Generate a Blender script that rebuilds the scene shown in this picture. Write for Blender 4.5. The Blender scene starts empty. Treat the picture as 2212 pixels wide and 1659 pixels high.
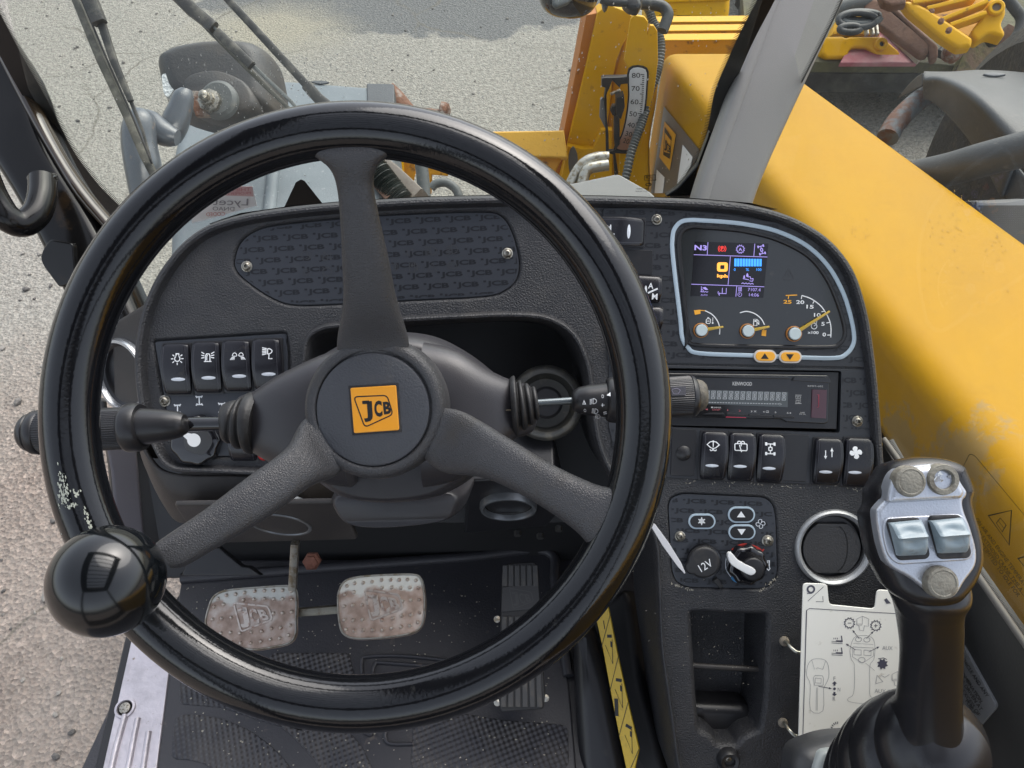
import bpy, bmesh, math, random
from mathutils import Vector, Matrix, geometry
random.seed(7)
R = math.radians
S = bpy.context.scene
COL = S.collection
# ------------------------------------------------------------------ camera
CAM = Vector((0, 0, 2.0)); PITCH = 50.0
cd = bpy.data.cameras.new('camera'); cam = bpy.data.objects.new('camera', cd); COL.objects.link(cam)
cam.location = CAM; cam.rotation_euler = (R(90 - PITCH), 0, 0)
cd.sensor_width = 36; cd.lens = 36 * 1642 / 2212; cd.clip_start = 0.02; cd.clip_end = 300
S.camera = cam
# ------------------------------------------------------------------ sky and sun
SUN_EL, SUN_AZ = 52.0, 35.0           # azimuth: clockwise from +Y
w = bpy.data.worlds.new('World'); S.world = w; w.use_nodes = True
nt = w.node_tree; nt.nodes.clear()
sky = nt.nodes.new('ShaderNodeTexSky'); sky.sky_type = 'NISHITA'; sky.sun_disc = False
sky.sun_elevation = R(SUN_EL); sky.sun_rotation = R(SUN_AZ); sky.air_density = 1.0; sky.dust_density = 3.0
hs = nt.nodes.new('ShaderNodeHueSaturation'); hs.inputs['Saturation'].default_value = 0.42
bg = nt.nodes.new('ShaderNodeBackground'); bg.inputs[1].default_value = 0.15
wo = nt.nodes.new('ShaderNodeOutputWorld')
nt.links.new(sky.outputs[0], hs.inputs['Color']); nt.links.new(hs.outputs[0], bg.inputs[0]); nt.links.new(bg.outputs[0], wo.inputs[0])
sl = bpy.data.lights.new('sun', 'SUN'); sl.energy = 1.0; sl.angle = R(60); sl.color = (1.0, 0.965, 0.91)
so = bpy.data.objects.new('sun', sl); COL.objects.link(so)
so.rotation_euler = (R(90 - SUN_EL), 0, R(180 - SUN_AZ))
so.location = (0, 0, 6)
S.view_settings.view_transform = 'Standard'; S.view_settings.look = 'None'
S.view_settings.exposure = 1.15; S.view_settings.gamma = 1.0
S.render.engine = 'CYCLES'
S.cycles.max_bounces = 7; S.cycles.transparent_max_bounces = 12
try: S.cycles.use_denoising = True
except Exception: pass

# ------------------------------------------------------------------ picture helpers: a traced point becomes a ray, then a point at real depth
FW = Vector((0, math.cos(R(PITCH)), -math.sin(R(PITCH))))
UP = Vector((0, math.sin(R(PITCH)), math.cos(R(PITCH))))
RT = Vector((1, 0, 0))
def ray(x, y): return FW + RT * ((x - 1106) / 1642) + UP * ((829.5 - y) / 1642)
def pt(x, y, d): return CAM + ray(x, y) * d
ZO = dict(A=(0, 0), B=(604.8, 0), C=(1123.2, 0), D=(1520.6, 0), E=(0, 432), F=(432, 388.8), G=(1209.6, 432), H=(1296, 777.6),
          I=(0, 864), J=(172.8, 1140.5), K=(604.8, 1036.8), L=(1209.6, 1140.5), N=(1641.6, 950.4))
def z1(k, x, y):
    f = .4272 if k == 'N' else .3125
    return (ZO[k][0] + x * f, ZO[k][1] + y * f)
def zz(k, pts): return [z1(k, p[0], p[1]) for p in pts]

class Pl:
    """a real plane: anchor point at a depth, normal n, x axis"""
    def __init__(s, x, y, d, n, xd=(1, 0, 0), p=None):
        s.o = Vector(p) if p is not None else pt(x, y, d)
        s.n = Vector(n).normalized(); xd = Vector(xd)
        s.x = (xd - s.n * xd.dot(s.n)).normalized(); s.y = s.n.cross(s.x)
        s.M = Matrix((( s.x.x, s.y.x, s.n.x, s.o.x), (s.x.y, s.y.y, s.n.y, s.o.y), (s.x.z, s.y.z, s.n.z, s.o.z), (0, 0, 0, 1)))
    def l(s, x, y, h=0):
        r = ray(x, y); o = s.o + s.n * h
        t = (o - CAM).dot(s.n) / r.dot(s.n)
        q = CAM + r * t - s.o
        return Vector((q.dot(s.x), q.dot(s.y)))
    def L(s, pts, h=0): return [s.l(p[0], p[1], h) for p in pts]
    def w(s, x, y, h=0):
        q = s.l(x, y, h); return s.o + s.x * q.x + s.y * q.y + s.n * h

# ------------------------------------------------------------------ materials
MATS = {}
def newmat(name):
    m = bpy.data.materials.new(name); m.use_nodes = True
    nt = m.node_tree; b = nt.nodes['Principled BSDF']
    MATS[name] = m
    return m, nt, b
def N(nt, t, **k):
    n = nt.nodes.new(t)
    for a, v in k.items(): setattr(n, a, v)
    return n
def mat(name, col, rough=.5, metal=0., bump=None, var=None, coat=0., dust=None, spec=.5, emit=None, rv=0.):
    """bump=(scale,distance,kind); var=(scale,colour2,low,high); dust=(scale,colour,low,high)"""
    if name in MATS: return MATS[name]
    m, nt, b = newmat(name)
    L = nt.links.new
    tc = N(nt, 'ShaderNodeTexCoord'); o = tc.outputs['Object']
    b.inputs['Roughness'].default_value = rough; b.inputs['Metallic'].default_value = metal
    b.inputs['Specular IOR Level'].default_value = spec
    b.inputs['Coat Weight'].default_value = coat; b.inputs['Coat Roughness'].default_value = .08
    rgb = N(nt, 'ShaderNodeRGB'); rgb.outputs[0].default_value = (*col, 1); c = rgb.outputs[0]
    fac = None
    for lay in (var, dust):
        if not lay: continue
        sc, c2, lo, hi = lay
        nz = N(nt, 'ShaderNodeTexNoise'); nz.inputs['Scale'].default_value = sc; nz.inputs['Detail'].default_value = 6; nz.inputs['Roughness'].default_value = .62
        L(o, nz.inputs['Vector'])
        mr = N(nt, 'ShaderNodeMapRange'); mr.inputs['From Min'].default_value = lo; mr.inputs['From Max'].default_value = hi
        L(nz.outputs[0], mr.inputs['Value'])
        mx = N(nt, 'ShaderNodeMix', data_type='RGBA'); L(mr.outputs[0], mx.inputs[0]); L(c, mx.inputs[6]); mx.inputs[7].default_value = (*c2, 1)
        c = mx.outputs[2]; fac = mr.outputs[0]
    L(c, b.inputs['Base Color'])
    if rv and fac is not None:
        ad = N(nt, 'ShaderNodeMath', operation='MULTIPLY_ADD'); L(fac, ad.inputs[0]); ad.inputs[1].default_value = rv; ad.inputs[2].default_value = rough
        L(ad.outputs[0], b.inputs['Roughness'])
    if bump:
        sc, dist, kind = bump
        if kind == 'v': t = N(nt, 'ShaderNodeTexVoronoi', feature='DISTANCE_TO_EDGE'); out = t.outputs['Distance']
        elif kind == 'f': t = N(nt, 'ShaderNodeTexVoronoi', feature='F1'); out = t.outputs['Distance']
        else: t = N(nt, 'ShaderNodeTexNoise'); t.inputs['Detail'].default_value = 3; out = t.outputs[0]
        t.inputs['Scale'].default_value = sc; L(o, t.inputs['Vector'])
        if kind == 'v':
            mr = N(nt, 'ShaderNodeMapRange'); mr.inputs['From Max'].default_value = .28; L(out, mr.inputs['Value']); out = mr.outputs[0]
        bp = N(nt, 'ShaderNodeBump'); bp.inputs['Distance'].default_value = dist; bp.inputs['Strength'].default_value = 1; L(out, bp.inputs['Height'])
        L(bp.outputs[0], b.inputs['Normal'])
    if emit: b.inputs['Emission Color'].default_value = (*emit[0], 1); b.inputs['Emission Strength'].default_value = emit[1]
    return m
DUSTC = (.16, .13, .10)
m_dash = mat('grained black plastic', (.028, .029, .033), .44, bump=(560, .0014, 'n'), var=(40, (.040, .040, .043), .4, .7), dust=(9, (.065, .060, .055), .56, .85))
m_dash2 = mat('brownish black plastic', (.030, .027, .026), .5, bump=(900, .0003, 'n'), dust=(12, (.06, .052, .045), .5, .8))
m_panel = mat('blue black panel film', (.034, .038, .047), .33, bump=(2500, .00008, 'n'), dust=(14, (.06, .06, .06), .62, .9))
m_panel2 = mat('charcoal panel film', (.028, .030, .035), .36, bump=(2500, .00008, 'n'), dust=(14, (.06, .055, .05), .62, .9))
m_jpat = mat('dark print on panel', (.007, .008, .011), .4)
m_jpat2 = mat('grey print on panel', (.012, .013, .016), .25)
m_blk = mat('satin black plastic', (.017, .017, .019), .34, dust=(30, (.05, .045, .04), .6, .9))
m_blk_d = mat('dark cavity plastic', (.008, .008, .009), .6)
m_gloss = mat('gloss black plastic', (.006, .006, .008), .06, coat=.6, dust=(60, (.02, .018, .016), .66, .9))
m_switch = mat('switch black plastic', (.012, .012, .016), .17, bump=(1500, .0001, 'n'), dust=(60, (.05, .045, .04), .62, .85))
m_white = mat('white print', (.80, .82, .84), .5)
m_lens = mat('pale lens', (.72, .76, .82), .3, coat=.4)
m_leath = mat('grained wheel leatherette', (.046, .046, .049), .38, bump=(640, .00016, 'v'), dust=(22, (.05, .043, .034), .56, .85))
m_rim = mat('polished rim rubber', (.0045, .005, .0065), .10, bump=(500, .00006, 'n'), var=(7, (.008, .009, .010), .4, .7), dust=(120, (.030, .030, .028), .64, .85), coat=.15, rv=.25)
m_ball = mat('polished ball', (.003, .004, .005), .11, coat=.25, dust=(9, (.010, .010, .010), .45, .8), rv=.14)
m_yel = mat('yellow badge', (.90, .36, .012), .35, coat=.5, bump=(900, .0001, 'n'))
m_ink = mat('black ink', (.012, .012, .012), .4)
m_paint = mat('yellow machine paint', (.62, .33, .002), .42, bump=(60, .0006, 'n'), var=(1.7, (.66, .36, .003), .3, .7), dust=(26, (.24, .12, .02), .62, .76), spec=.2)
m_paint_w = mat('worn orange paint', (.60, .27, .006), .5, bump=(80, .001, 'n'), dust=(22, (.13, .055, .02), .56, .68))
m_paint_o = mat('orange plate edge paint', (.42, .135, .004), .5, dust=(30, (.15, .07, .02), .62, .7))
m_paint_boom = mat('boom yellow paint', (.40, .214, .0003), .45, bump=(30, .0006, 'n'), var=(2.2, (.385, .195, .0008), .35, .7), dust=(11, (.34, .18, .002), .62, .80), spec=.12)
m_steelw = mat('worn zinc steel', (.42, .41, .37), .38, metal=.8, bump=(300, .0003, 'n'), dust=(70, (.24, .20, .14), .5, .62))
m_chrome = mat('silver ring', (.55, .57, .60), .25, metal=.9, bump=(900, .0001, 'n'))
m_silver = mat('silver plastic', (.52, .55, .60), .30, metal=.65, bump=(800, .0002, 'n'), dust=(55, (.3, .28, .26), .62, .8))
m_screw = mat('screw steel', (.40, .38, .33), .38, metal=.9, dust=(500, (.08, .06, .04), .5, .65))
m_rust = mat('rusty steel', (.17, .075, .040), .8, bump=(120, .003, 'n'), var=(22, (.30, .27, .24), .48, .62), dust=(60, (.10, .04, .02), .5, .65))
m_rustp = mat('brown primer steel', (.14, .075, .052), .75, bump=(60, .002, 'n'), var=(9, (.20, .115, .08), .4, .65), dust=(30, (.10, .06, .04), .55, .7))
m_fend = mat('blue grey fender plastic', (.135, .16, .178), .6, bump=(300, .0006, 'n'), var=(5, (.165, .19, .208), .35, .7), dust=(90, (.36, .37, .37), .62, .75))
m_fend2 = mat('dark grey fender plastic', (.045, .051, .058), .5, bump=(300, .0006, 'n'), var=(6, (.062, .068, .076), .4, .7), dust=(40, (.14, .14, .14), .62, .8))
m_mirr = mat('weathered mirror shell', (.045, .046, .048), .5, bump=(300, .0006, 'n'), dust=(12, (.085, .072, .058), .5, .8))
m_tube = mat('grey painted tube', (.075, .088, .104), .3, coat=.2, bump=(60, .0008, 'n'), dust=(26, (.22, .15, .10), .60, .72))
m_pil = mat('grey pillar trim', (.20, .195, .188), .42, bump=(1400, .0002, 'n'), var=(3, (.215, .21, .20), .4, .7))
m_pilb = mat('gloss black pillar', (.006, .0058, .006), .16, spec=.3, dust=(8, (.06, .035, .015), .60, .85))
m_rub = mat('black rubber', (.017, .017, .018), .5, bump=(260, .0004, 'n'), dust=(30, (.07, .06, .05), .58, .8))
m_mat = mat('floor mat rubber', (.034, .034, .040), .46, bump=(420, .0004, 'n'), var=(5, (.045, .044, .050), .4, .7), dust=(55, (.12, .10, .085), .64, .78))
m_sill = mat('brushed aluminium sill', (.60, .565, .60), .42, metal=.55, bump=(160, .0006, 'n'), var=(40, (.50, .47, .50), .45, .65), dust=(150, (.30, .25, .22), .66, .72))
m_label = mat('yellow safety label', (.74, .49, .035), .4, dust=(40, (.40, .26, .03), .55, .75), coat=.3)
m_card = mat('ivory instruction card', (.84, .83, .77), .4, dust=(60, (.50, .46, .38), .64, .75), coat=.2)
m_cardink = mat('card line ink', (.07, .07, .10), .5)
m_cardgr = mat('card grey line', (.35, .35, .36), .5)
m_wire = mat('galvanised wire', (.50, .49, .43), .3, metal=.9, dust=(150, (.30, .25, .17), .55, .66))
m_grot = mat('dirty grey button rubber', (.21, .20, .165), .6, bump=(600, .0006, 'n'), dust=(140, (.13, .115, .09), .5, .65))
m_btn = mat('blue grey button', (.24, .30, .33), .33, bump=(1500, .0001, 'n'), dust=(120, (.14, .15, .15), .6, .75))
m_bluering = mat('pale blue trim', (.42, .52, .60), .4)
m_face = mat('smoked instrument face', (.024, .027, .029), .12, coat=.5, dust=(60, (.07, .065, .055), .66, .85))
m_screen = mat('display glass', (.010, .010, .013), .1)
m_e_pur = mat('violet pixels', (.10, .08, .16), .4, emit=((.36, .29, .78), .5))
m_e_blu = mat('blue pixels', (.02, .09, .25), .4, emit=((.04, .26, .85), .85))
m_e_red = mat('red pixels', (.2, .02, .02), .4, emit=((.85, .04, .03), .7))
m_e_org = mat('orange pixels', (.3, .12, .02), .4, emit=((.90, .36, .05), .8))
m_orange = mat('orange print', (.86, .40, .03), .5)
m_needle = mat('amber needle', (.50, .33, .04), .25, coat=.6)
m_needleo = mat('amber needle hub edge', (.50, .20, .04), .3)
m_cap = mat('pale needle cap', (.50, .58, .60), .35)
m_redp = mat('red print', (.62, .05, .035), .45)
m_bluep = mat('blue print', (.05, .24, .50), .45)
m_lcd = mat('lcd grey', (.075, .085, .09), .18)
m_lcds = mat('lcd segments', (.36, .38, .40), .4)
m_usb = mat('smoked red cover', (.06, .02, .03), .15, coat=.5)
m_tyre = mat('tyre rubber', (.022, .021, .019), .8, bump=(90, .003, 'n'), dust=(20, (.06, .05, .035), .5, .7))
m_pink = mat('faded red panel', (.30, .075, .10), .6, var=(8, (.36, .18, .20), .4, .65), dust=(30, (.25, .17, .15), .58, .7))
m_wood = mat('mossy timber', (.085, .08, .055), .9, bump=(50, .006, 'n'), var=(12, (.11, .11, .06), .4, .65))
m_plinth = mat('dark shaded timber side', (.030, .030, .028), .8, bump=(30, .006, 'n'), var=(10, (.06, .06, .05), .45, .65))  # dark tone holds the shading of the deck's side
m_hose = mat('hydraulic hose', (.030, .034, .036), .5, bump=(160, .0008, 'n'), dust=(40, (.09, .09, .08), .6, .75))
m_hoseg = mat('faded grey hose', (.10, .11, .11), .55, bump=(160, .0008, 'n'), dust=(40, (.18, .17, .15), .6, .75))
m_stick = mat('white window sticker', (.84, .85, .85), .5)
m_stickp = mat('pink band', (.66, .45, .45), .5)
m_stickt = mat('faint sticker text', (.30, .30, .32), .5)
m_stickr = mat('faint red sticker text', (.55, .22, .22), .5)
m_gry = mat('grey decal', (.115, .115, .115), .35)
m_metp = mat('grey metal plate', (.16, .165, .165), .45, bump=(200, .0005, 'n'))
m_black = mat('flat black', (.006, .006, .006), .5)
m_speck = mat('dried speck', (.62, .62, .58), .6)
m_specy = mat('dirt fleck', (.18, .16, .12), .7)
m_frit = mat('ceramic frit', (.006, .006, .007), .35)
m_chaff = mat('dust grains', (.40, .37, .30), .8)
m_mesh = mat('grille mesh plastic', (.14, .15, .165), .6)
m_glasslamp = mat('lamp lens', (.55, .58, .58), .18, bump=(230, .002, 'f'), coat=.6)
m_hood = mat('dash top plastic', (.026, .028, .031), .36, bump=(520, .0010, 'n'), dust=(10, (.06, .058, .054), .6, .9))
m_dwhite = mat('pointer white', (.76, .77, .77), .35)
m_rustbolt = mat('rust brown bolt', (.20, .085, .06), .8, bump=(200, .002, 'n'), dust=(40, (.09, .04, .03), .5, .7))

def wear(m, centres, col):
    nt = m.node_tree; b = nt.nodes['Principled BSDF']; L = nt.links.new; src = b.inputs['Base Color'].links[0].from_socket
    tc = N(nt, 'ShaderNodeTexCoord'); nz = N(nt, 'ShaderNodeTexNoise'); nz.inputs['Scale'].default_value = 26; nz.inputs['Detail'].default_value = 8; nz.inputs['Roughness'].default_value = .75; L(tc.outputs['Object'], nz.inputs[0])
    for cx, cy, cz, r in centres:
        ds = N(nt, 'ShaderNodeVectorMath', operation='DISTANCE'); L(tc.outputs['Object'], ds.inputs[0]); ds.inputs[1].default_value = (cx, cy, cz)
        dv = N(nt, 'ShaderNodeMath', operation='DIVIDE'); L(ds.outputs['Value'], dv.inputs[0]); dv.inputs[1].default_value = r
        sb = N(nt, 'ShaderNodeMath', operation='MULTIPLY_ADD'); L(dv.outputs[0], sb.inputs[0]); sb.inputs[1].default_value = -.35; L(nz.outputs[0], sb.inputs[2])
        mr = N(nt, 'ShaderNodeMapRange'); mr.inputs['From Min'].default_value = .20; mr.inputs['From Max'].default_value = .29; mr.inputs['To Max'].default_value = .5; L(sb.outputs[0], mr.inputs[0])
        mx = N(nt, 'ShaderNodeMix', data_type='RGBA'); L(mr.outputs[0], mx.inputs[0]); L(src, mx.inputs[6]); mx.inputs[7].default_value = (*col, 1); src = mx.outputs[2]
    L(src, b.inputs['Base Color'])
def glass(name, tint, amt=1.0):
    m, nt, b = newmat(name); nt.nodes.remove(b); L = nt.links.new
    out = nt.nodes['Material Output']
    tr = N(nt, 'ShaderNodeBsdfTransparent'); tr.inputs[0].default_value = (*tint, 1)
    gl = N(nt, 'ShaderNodeBsdfGlossy'); gl.inputs['Roughness'].default_value = .02
    fr = N(nt, 'ShaderNodeFresnel'); fr.inputs[0].default_value = 1.45
    mu = N(nt, 'ShaderNodeMath', operation='MULTIPLY'); L(fr.outputs[0], mu.inputs[0]); mu.inputs[1].default_value = amt
    mx = N(nt, 'ShaderNodeMixShader'); L(mu.outputs[0], mx.inputs[0]); L(tr.outputs[0], mx.inputs[1]); L(gl.outputs[0], mx.inputs[2])
    df = N(nt, 'ShaderNodeBsdfDiffuse'); df.inputs[0].default_value = (.55, .54, .50, 1); tc = N(nt, 'ShaderNodeTexCoord')
    nz = N(nt, 'ShaderNodeTexNoise'); nz.inputs['Scale'].default_value = 7; nz.inputs['Detail'].default_value = 7; nz.inputs['Roughness'].default_value = .7; L(tc.outputs['Object'], nz.inputs[0])
    mr = N(nt, 'ShaderNodeMapRange'); mr.inputs['From Min'].default_value = .4; mr.inputs['From Max'].default_value = .75; mr.inputs['To Max'].default_value = .13; mr.inputs['To Min'].default_value = .015; L(nz.outputs[0], mr.inputs[0])
    m2 = N(nt, 'ShaderNodeMixShader'); L(mr.outputs[0], m2.inputs[0]); L(mx.outputs[0], m2.inputs[1]); L(df.outputs[0], m2.inputs[2])
    L(m2.outputs[0], out.inputs[0]); return m
m_glass = glass('tinted windscreen glass', (.93, .965, .925))
m_glass2 = glass('tinted side glass', (.94, .955, .90), .6)

def pedal_mat():
    m, nt, b = newmat('rusted pedal plate'); L = nt.links.new
    tc = N(nt, 'ShaderNodeTexCoord'); b.inputs['Metallic'].default_value = .25
    nz = N(nt, 'ShaderNodeTexNoise'); nz.inputs['Scale'].default_value = 60; nz.inputs['Detail'].default_value = 6; L(tc.outputs['Object'], nz.inputs[0])
    cr = N(nt, 'ShaderNodeValToRGB'); e = cr.color_ramp.elements
    e[0].position = .32; e[0].color = (.25, .175, .135, 1); e[1].position = .70; e[1].color = (.56, .50, .45, 1)
    x = cr.color_ramp.elements.new(.5); x.color = (.40, .30, .245, 1)
    L(nz.outputs[0], cr.inputs[0])
    sp = N(nt, 'ShaderNodeSeparateXYZ'); L(tc.outputs['Object'], sp.inputs[0])
    n2 = N(nt, 'ShaderNodeTexNoise'); n2.inputs['Scale'].default_value = 35; n2.inputs['Detail'].default_value = 5; L(tc.outputs['Object'], n2.inputs[0])
    ma = N(nt, 'ShaderNodeMath', operation='MULTIPLY_ADD'); L(n2.outputs[0], ma.inputs[0]); ma.inputs[1].default_value = .05; L(sp.outputs[1], ma.inputs[2])
    mr = N(nt, 'ShaderNodeMapRange'); mr.inputs['From Min'].default_value = .0415; mr.inputs['From Max'].default_value = .046; L(ma.outputs[0], mr.inputs[0])
    mx = N(nt, 'ShaderNodeMix', data_type='RGBA'); L(mr.outputs[0], mx.inputs[0]); L(cr.outputs[0], mx.inputs[6]); mx.inputs[7].default_value = (.60, .60, .55, 1)
    L(mx.outputs[2], b.inputs['Base Color']); b.inputs['Roughness'].default_value = .5
    bp = N(nt, 'ShaderNodeBump'); bp.inputs['Distance'].default_value = .0006; L(nz.outputs[0], bp.inputs['Height']); L(bp.outputs[0], b.inputs['Normal'])
    return m
m_pedal = pedal_mat()
def tread_mat():
    m, nt, b = newmat('dimpled tread rubber'); L = nt.links.new
    tc = N(nt, 'ShaderNodeTexCoord'); sp = N(nt, 'ShaderNodeSeparateXYZ')
    mp = N(nt, 'ShaderNodeMapping'); mp.inputs['Rotation'].default_value = (0, 0, R(24)); L(tc.outputs['Object'], mp.inputs[0]); L(mp.outputs[0], sp.inputs[0])
    hs_ = []
    for i in (0, 1):
        mu = N(nt, 'ShaderNodeMath', operation='MULTIPLY'); L(sp.outputs[i], mu.inputs[0]); mu.inputs[1].default_value = 2 * math.pi / .0085
        sn = N(nt, 'ShaderNodeMath', operation='SINE'); L(mu.outputs[0], sn.inputs[0]); hs_.append(sn)
    pr = N(nt, 'ShaderNodeMath', operation='MULTIPLY'); L(hs_[0].outputs[0], pr.inputs[0]); L(hs_[1].outputs[0], pr.inputs[1])
    bp = N(nt, 'ShaderNodeBump'); bp.inputs['Distance'].default_value = .0009; L(pr.outputs[0], bp.inputs['Height']); L(bp.outputs[0], b.inputs['Normal'])
    nz = N(nt, 'ShaderNodeTexNoise'); nz.inputs['Scale'].default_value = 18; nz.inputs['Detail'].default_value = 6; L(tc.outputs['Object'], nz.inputs[0])
    cr = N(nt, 'ShaderNodeValToRGB'); e = cr.color_ramp.elements; e[0].position = .4; e[0].color = (.036, .036, .043, 1); e[1].position = .75; e[1].color = (.085, .078, .075, 1)
    L(nz.outputs[0], cr.inputs[0]); L(cr.outputs[0], b.inputs['Base Color']); b.inputs['Roughness'].default_value = .42
    return m
m_tread = tread_mat()
def ground_mat():
    m, nt, b = newmat('worn aggregate concrete'); L = nt.links.new
    tc = N(nt, 'ShaderNodeTexCoord'); o = tc.outputs['Object']
    def noise(sc, d=6, r=.6):
        n = N(nt, 'ShaderNodeTexNoise'); n.inputs['Scale'].default_value = sc; n.inputs['Detail'].default_value = d; n.inputs['Roughness'].default_value = r; L(o, n.inputs[0]); return n.outputs[0]
    def mr(v, a, c, lo=0, hi=1):
        n = N(nt, 'ShaderNodeMapRange'); n.inputs['From Min'].default_value = a; n.inputs['From Max'].default_value = c
        n.inputs['To Min'].default_value = lo; n.inputs['To Max'].default_value = hi; L(v, n.inputs[0]); return n.outputs[0]
    def mix(f, a, c):
        n = N(nt, 'ShaderNodeMix', data_type='RGBA'); L(f, n.inputs[0])
        for i, q in ((6, a), (7, c)):
            if isinstance(q, tuple): n.inputs[i].default_value = (*q, 1)
            else: L(q, n.inputs[i])
        return n.outputs[2]
    vo = N(nt, 'ShaderNodeTexVoronoi'); vo.inputs['Scale'].default_value = 95; L(o, vo.inputs[0])
    cr = N(nt, 'ShaderNodeValToRGB'); el = cr.color_ramp.elements
    el[0].position = 0; el[0].color = (.155, .135, .12, 1); el[1].position = 1; el[1].color = (.56, .50, .45, 1)
    for p, c in ((.35, (.26, .225, .20)), (.7, (.36, .315, .275)), (.9, (.43, .38, .335))):
        x = el.new(p); x.color = (*c, 1)
    for x in el: x.color = (x.color[0] * .66, x.color[1] * .60, x.color[2] * .565, 1)
    sp = N(nt, 'ShaderNodeSeparateColor'); L(vo.outputs['Color'], sp.inputs[0]); L(sp.outputs[0], cr.inputs[0])
    fine = mr(noise(70, 5, .7), .3, .7)
    c = mix(mr(noise(70, 5, .75), .42, .62, 0, .75), cr.outputs[0], (.215, .19, .165))
    c = mix(mr(noise(.9, 5), .45, .7, 0, .55), c, (.33, .30, .265))      # paler worn areas
    c = mix(mr(noise(2.3, 6), .56, .72, 0, .6), c, (.14, .12, .105))    # stains
    # older grey-white concrete in front of the machine
    sx = N(nt, 'ShaderNodeSeparateXYZ'); L(o, sx.inputs[0])
    ym = N(nt, 'ShaderNodeMath', operation='MULTIPLY_ADD'); L(noise(1.3, 5), ym.inputs[0]); ym.inputs[1].default_value = 1.0; L(sx.outputs[1], ym.inputs[2])
    c = mix(mr(ym.outputs[0], 1.9, 2.5, 0, .75), c, mix(mr(noise(45, 6, .8), .36, .62), (.125, .125, .110), (.36, .355, .315)))
    # darker asphalt repair, far: ellipse with torn edge
    def blob(cx, cy, rx, ry, w, sc=2.0):
        mp = N(nt, 'ShaderNodeMapping'); mp.inputs['Location'].default_value = (-cx / rx, -cy / ry, 0); mp.inputs['Scale'].default_value = (1 / rx, 1 / ry, 0); L(o, mp.inputs[0])
        ln = N(nt, 'ShaderNodeVectorMath', operation='LENGTH'); L(mp.outputs[0], ln.inputs[0])
        ad = N(nt, 'ShaderNodeMath', operation='MULTIPLY_ADD'); L(noise(sc, 7, .7), ad.inputs[0]); ad.inputs[1].default_value = .9; L(ln.outputs['Value'], ad.inputs[2])
        return mr(ad.outputs[0], 1.45, 1.45 - w)
    c = mix(blob(-.55, 4.95, 1.4, .75, .06), c, mix(fine, (.060, .063, .065), (.17, .172, .17)))
    c = mix(blob(-1.35, 4.3, .55, .42, .7, 5.), c, mix(fine, (.17, .155, .12), (.36, .335, .265)))
    # cracks
    v2 = N(nt, 'ShaderNodeTexVoronoi', feature='DISTANCE_TO_EDGE'); v2.inputs['Scale'].default_value = .9
    wz = N(nt, 'ShaderNodeTexNoise'); wz.inputs['Scale'].default_value = 2.2; wz.inputs['Detail'].default_value = 6; L(o, wz.inputs[0])
    va = N(nt, 'ShaderNodeVectorMath', operation='MULTIPLY_ADD'); L(wz.outputs['Color'], va.inputs[0]); va.inputs[1].default_value = (.35, .35, 0); L(o, va.inputs[2]); L(va.outputs[0], v2.inputs[0])
    cm = N(nt, 'ShaderNodeMath', operation='MULTIPLY'); L(mr(v2.outputs['Distance'], .009, .002), cm.inputs[0]); L(mr(noise(.8, 4), .46, .58, 0, .75), cm.inputs[1])
    c = mix(cm.outputs[0], c, (.12, .11, .09))
    L(c, b.inputs['Base Color']); b.inputs['Roughness'].default_value = .85
    bp = N(nt, 'ShaderNodeBump'); bp.inputs['Distance'].default_value = .008; bp.inputs['Strength'].default_value = .8
    hh = N(nt, 'ShaderNodeMath', operation='ADD'); L(vo.outputs['Distance'], hh.inputs[0]); L(noise(55, 5, .7), hh.inputs[1])
    L(hh.outputs[0], bp.inputs['Height']); L(bp.outputs[0], b.inputs['Normal'])
    return m
m_ground = ground_mat()

# ------------------------------------------------------------------ objects
W = {}
def tag(o, label=None, cat=None, group=None, kind=None):
    if label: o['label'] = label
    if cat: o['category'] = cat
    if group: o['group'] = group
    if kind: o['kind'] = kind
    return o
def thing(name, loc, label, cat, group=None):
    o = bpy.data.objects.new(name, None); COL.objects.link(o); o.location = loc; o.empty_display_size = .05
    W[o.name] = Matrix.Translation(Vector(loc)); return tag(o, label, cat, group)
def link(name, me, m, parent=None, M=None, smooth=35, wn=False):
    me.materials.append(m) if m and not me.materials else None
    o = bpy.data.objects.new(name, me); COL.objects.link(o)
    M = M if M is not None else Matrix.Identity(4)
    if parent is not None:
        o.parent = parent; o.matrix_basis = W[parent.name].inverted() @ M
    else: o.matrix_basis = M
    W[o.name] = M
    if smooth:
        for p in me.polygons: p.use_smooth = True
        me.set_sharp_from_angle(angle=R(smooth))
    if wn:
        md = o.modifiers.new('wn', 'WEIGHTED_NORMAL'); md.keep_sharp = True; md.weight = 90
    return o
def done(name, bm, m, parent=None, M=None, smooth=35, wn=False, fix=True):
    bmesh.ops.remove_doubles(bm, verts=bm.verts, dist=1e-6)
    if fix: bmesh.ops.recalc_face_normals(bm, faces=bm.faces)
    me = bpy.data.meshes.new(name); bm.to_mesh(me); bm.free()
    return link(name, me, m, parent, M, smooth, wn)
def base_M(parent):     # world-space vertices are stored relative to the thing's base
    q = parent
    return W[q.name].to_translation() if q is not None else Vector((0, 0, 0))

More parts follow.
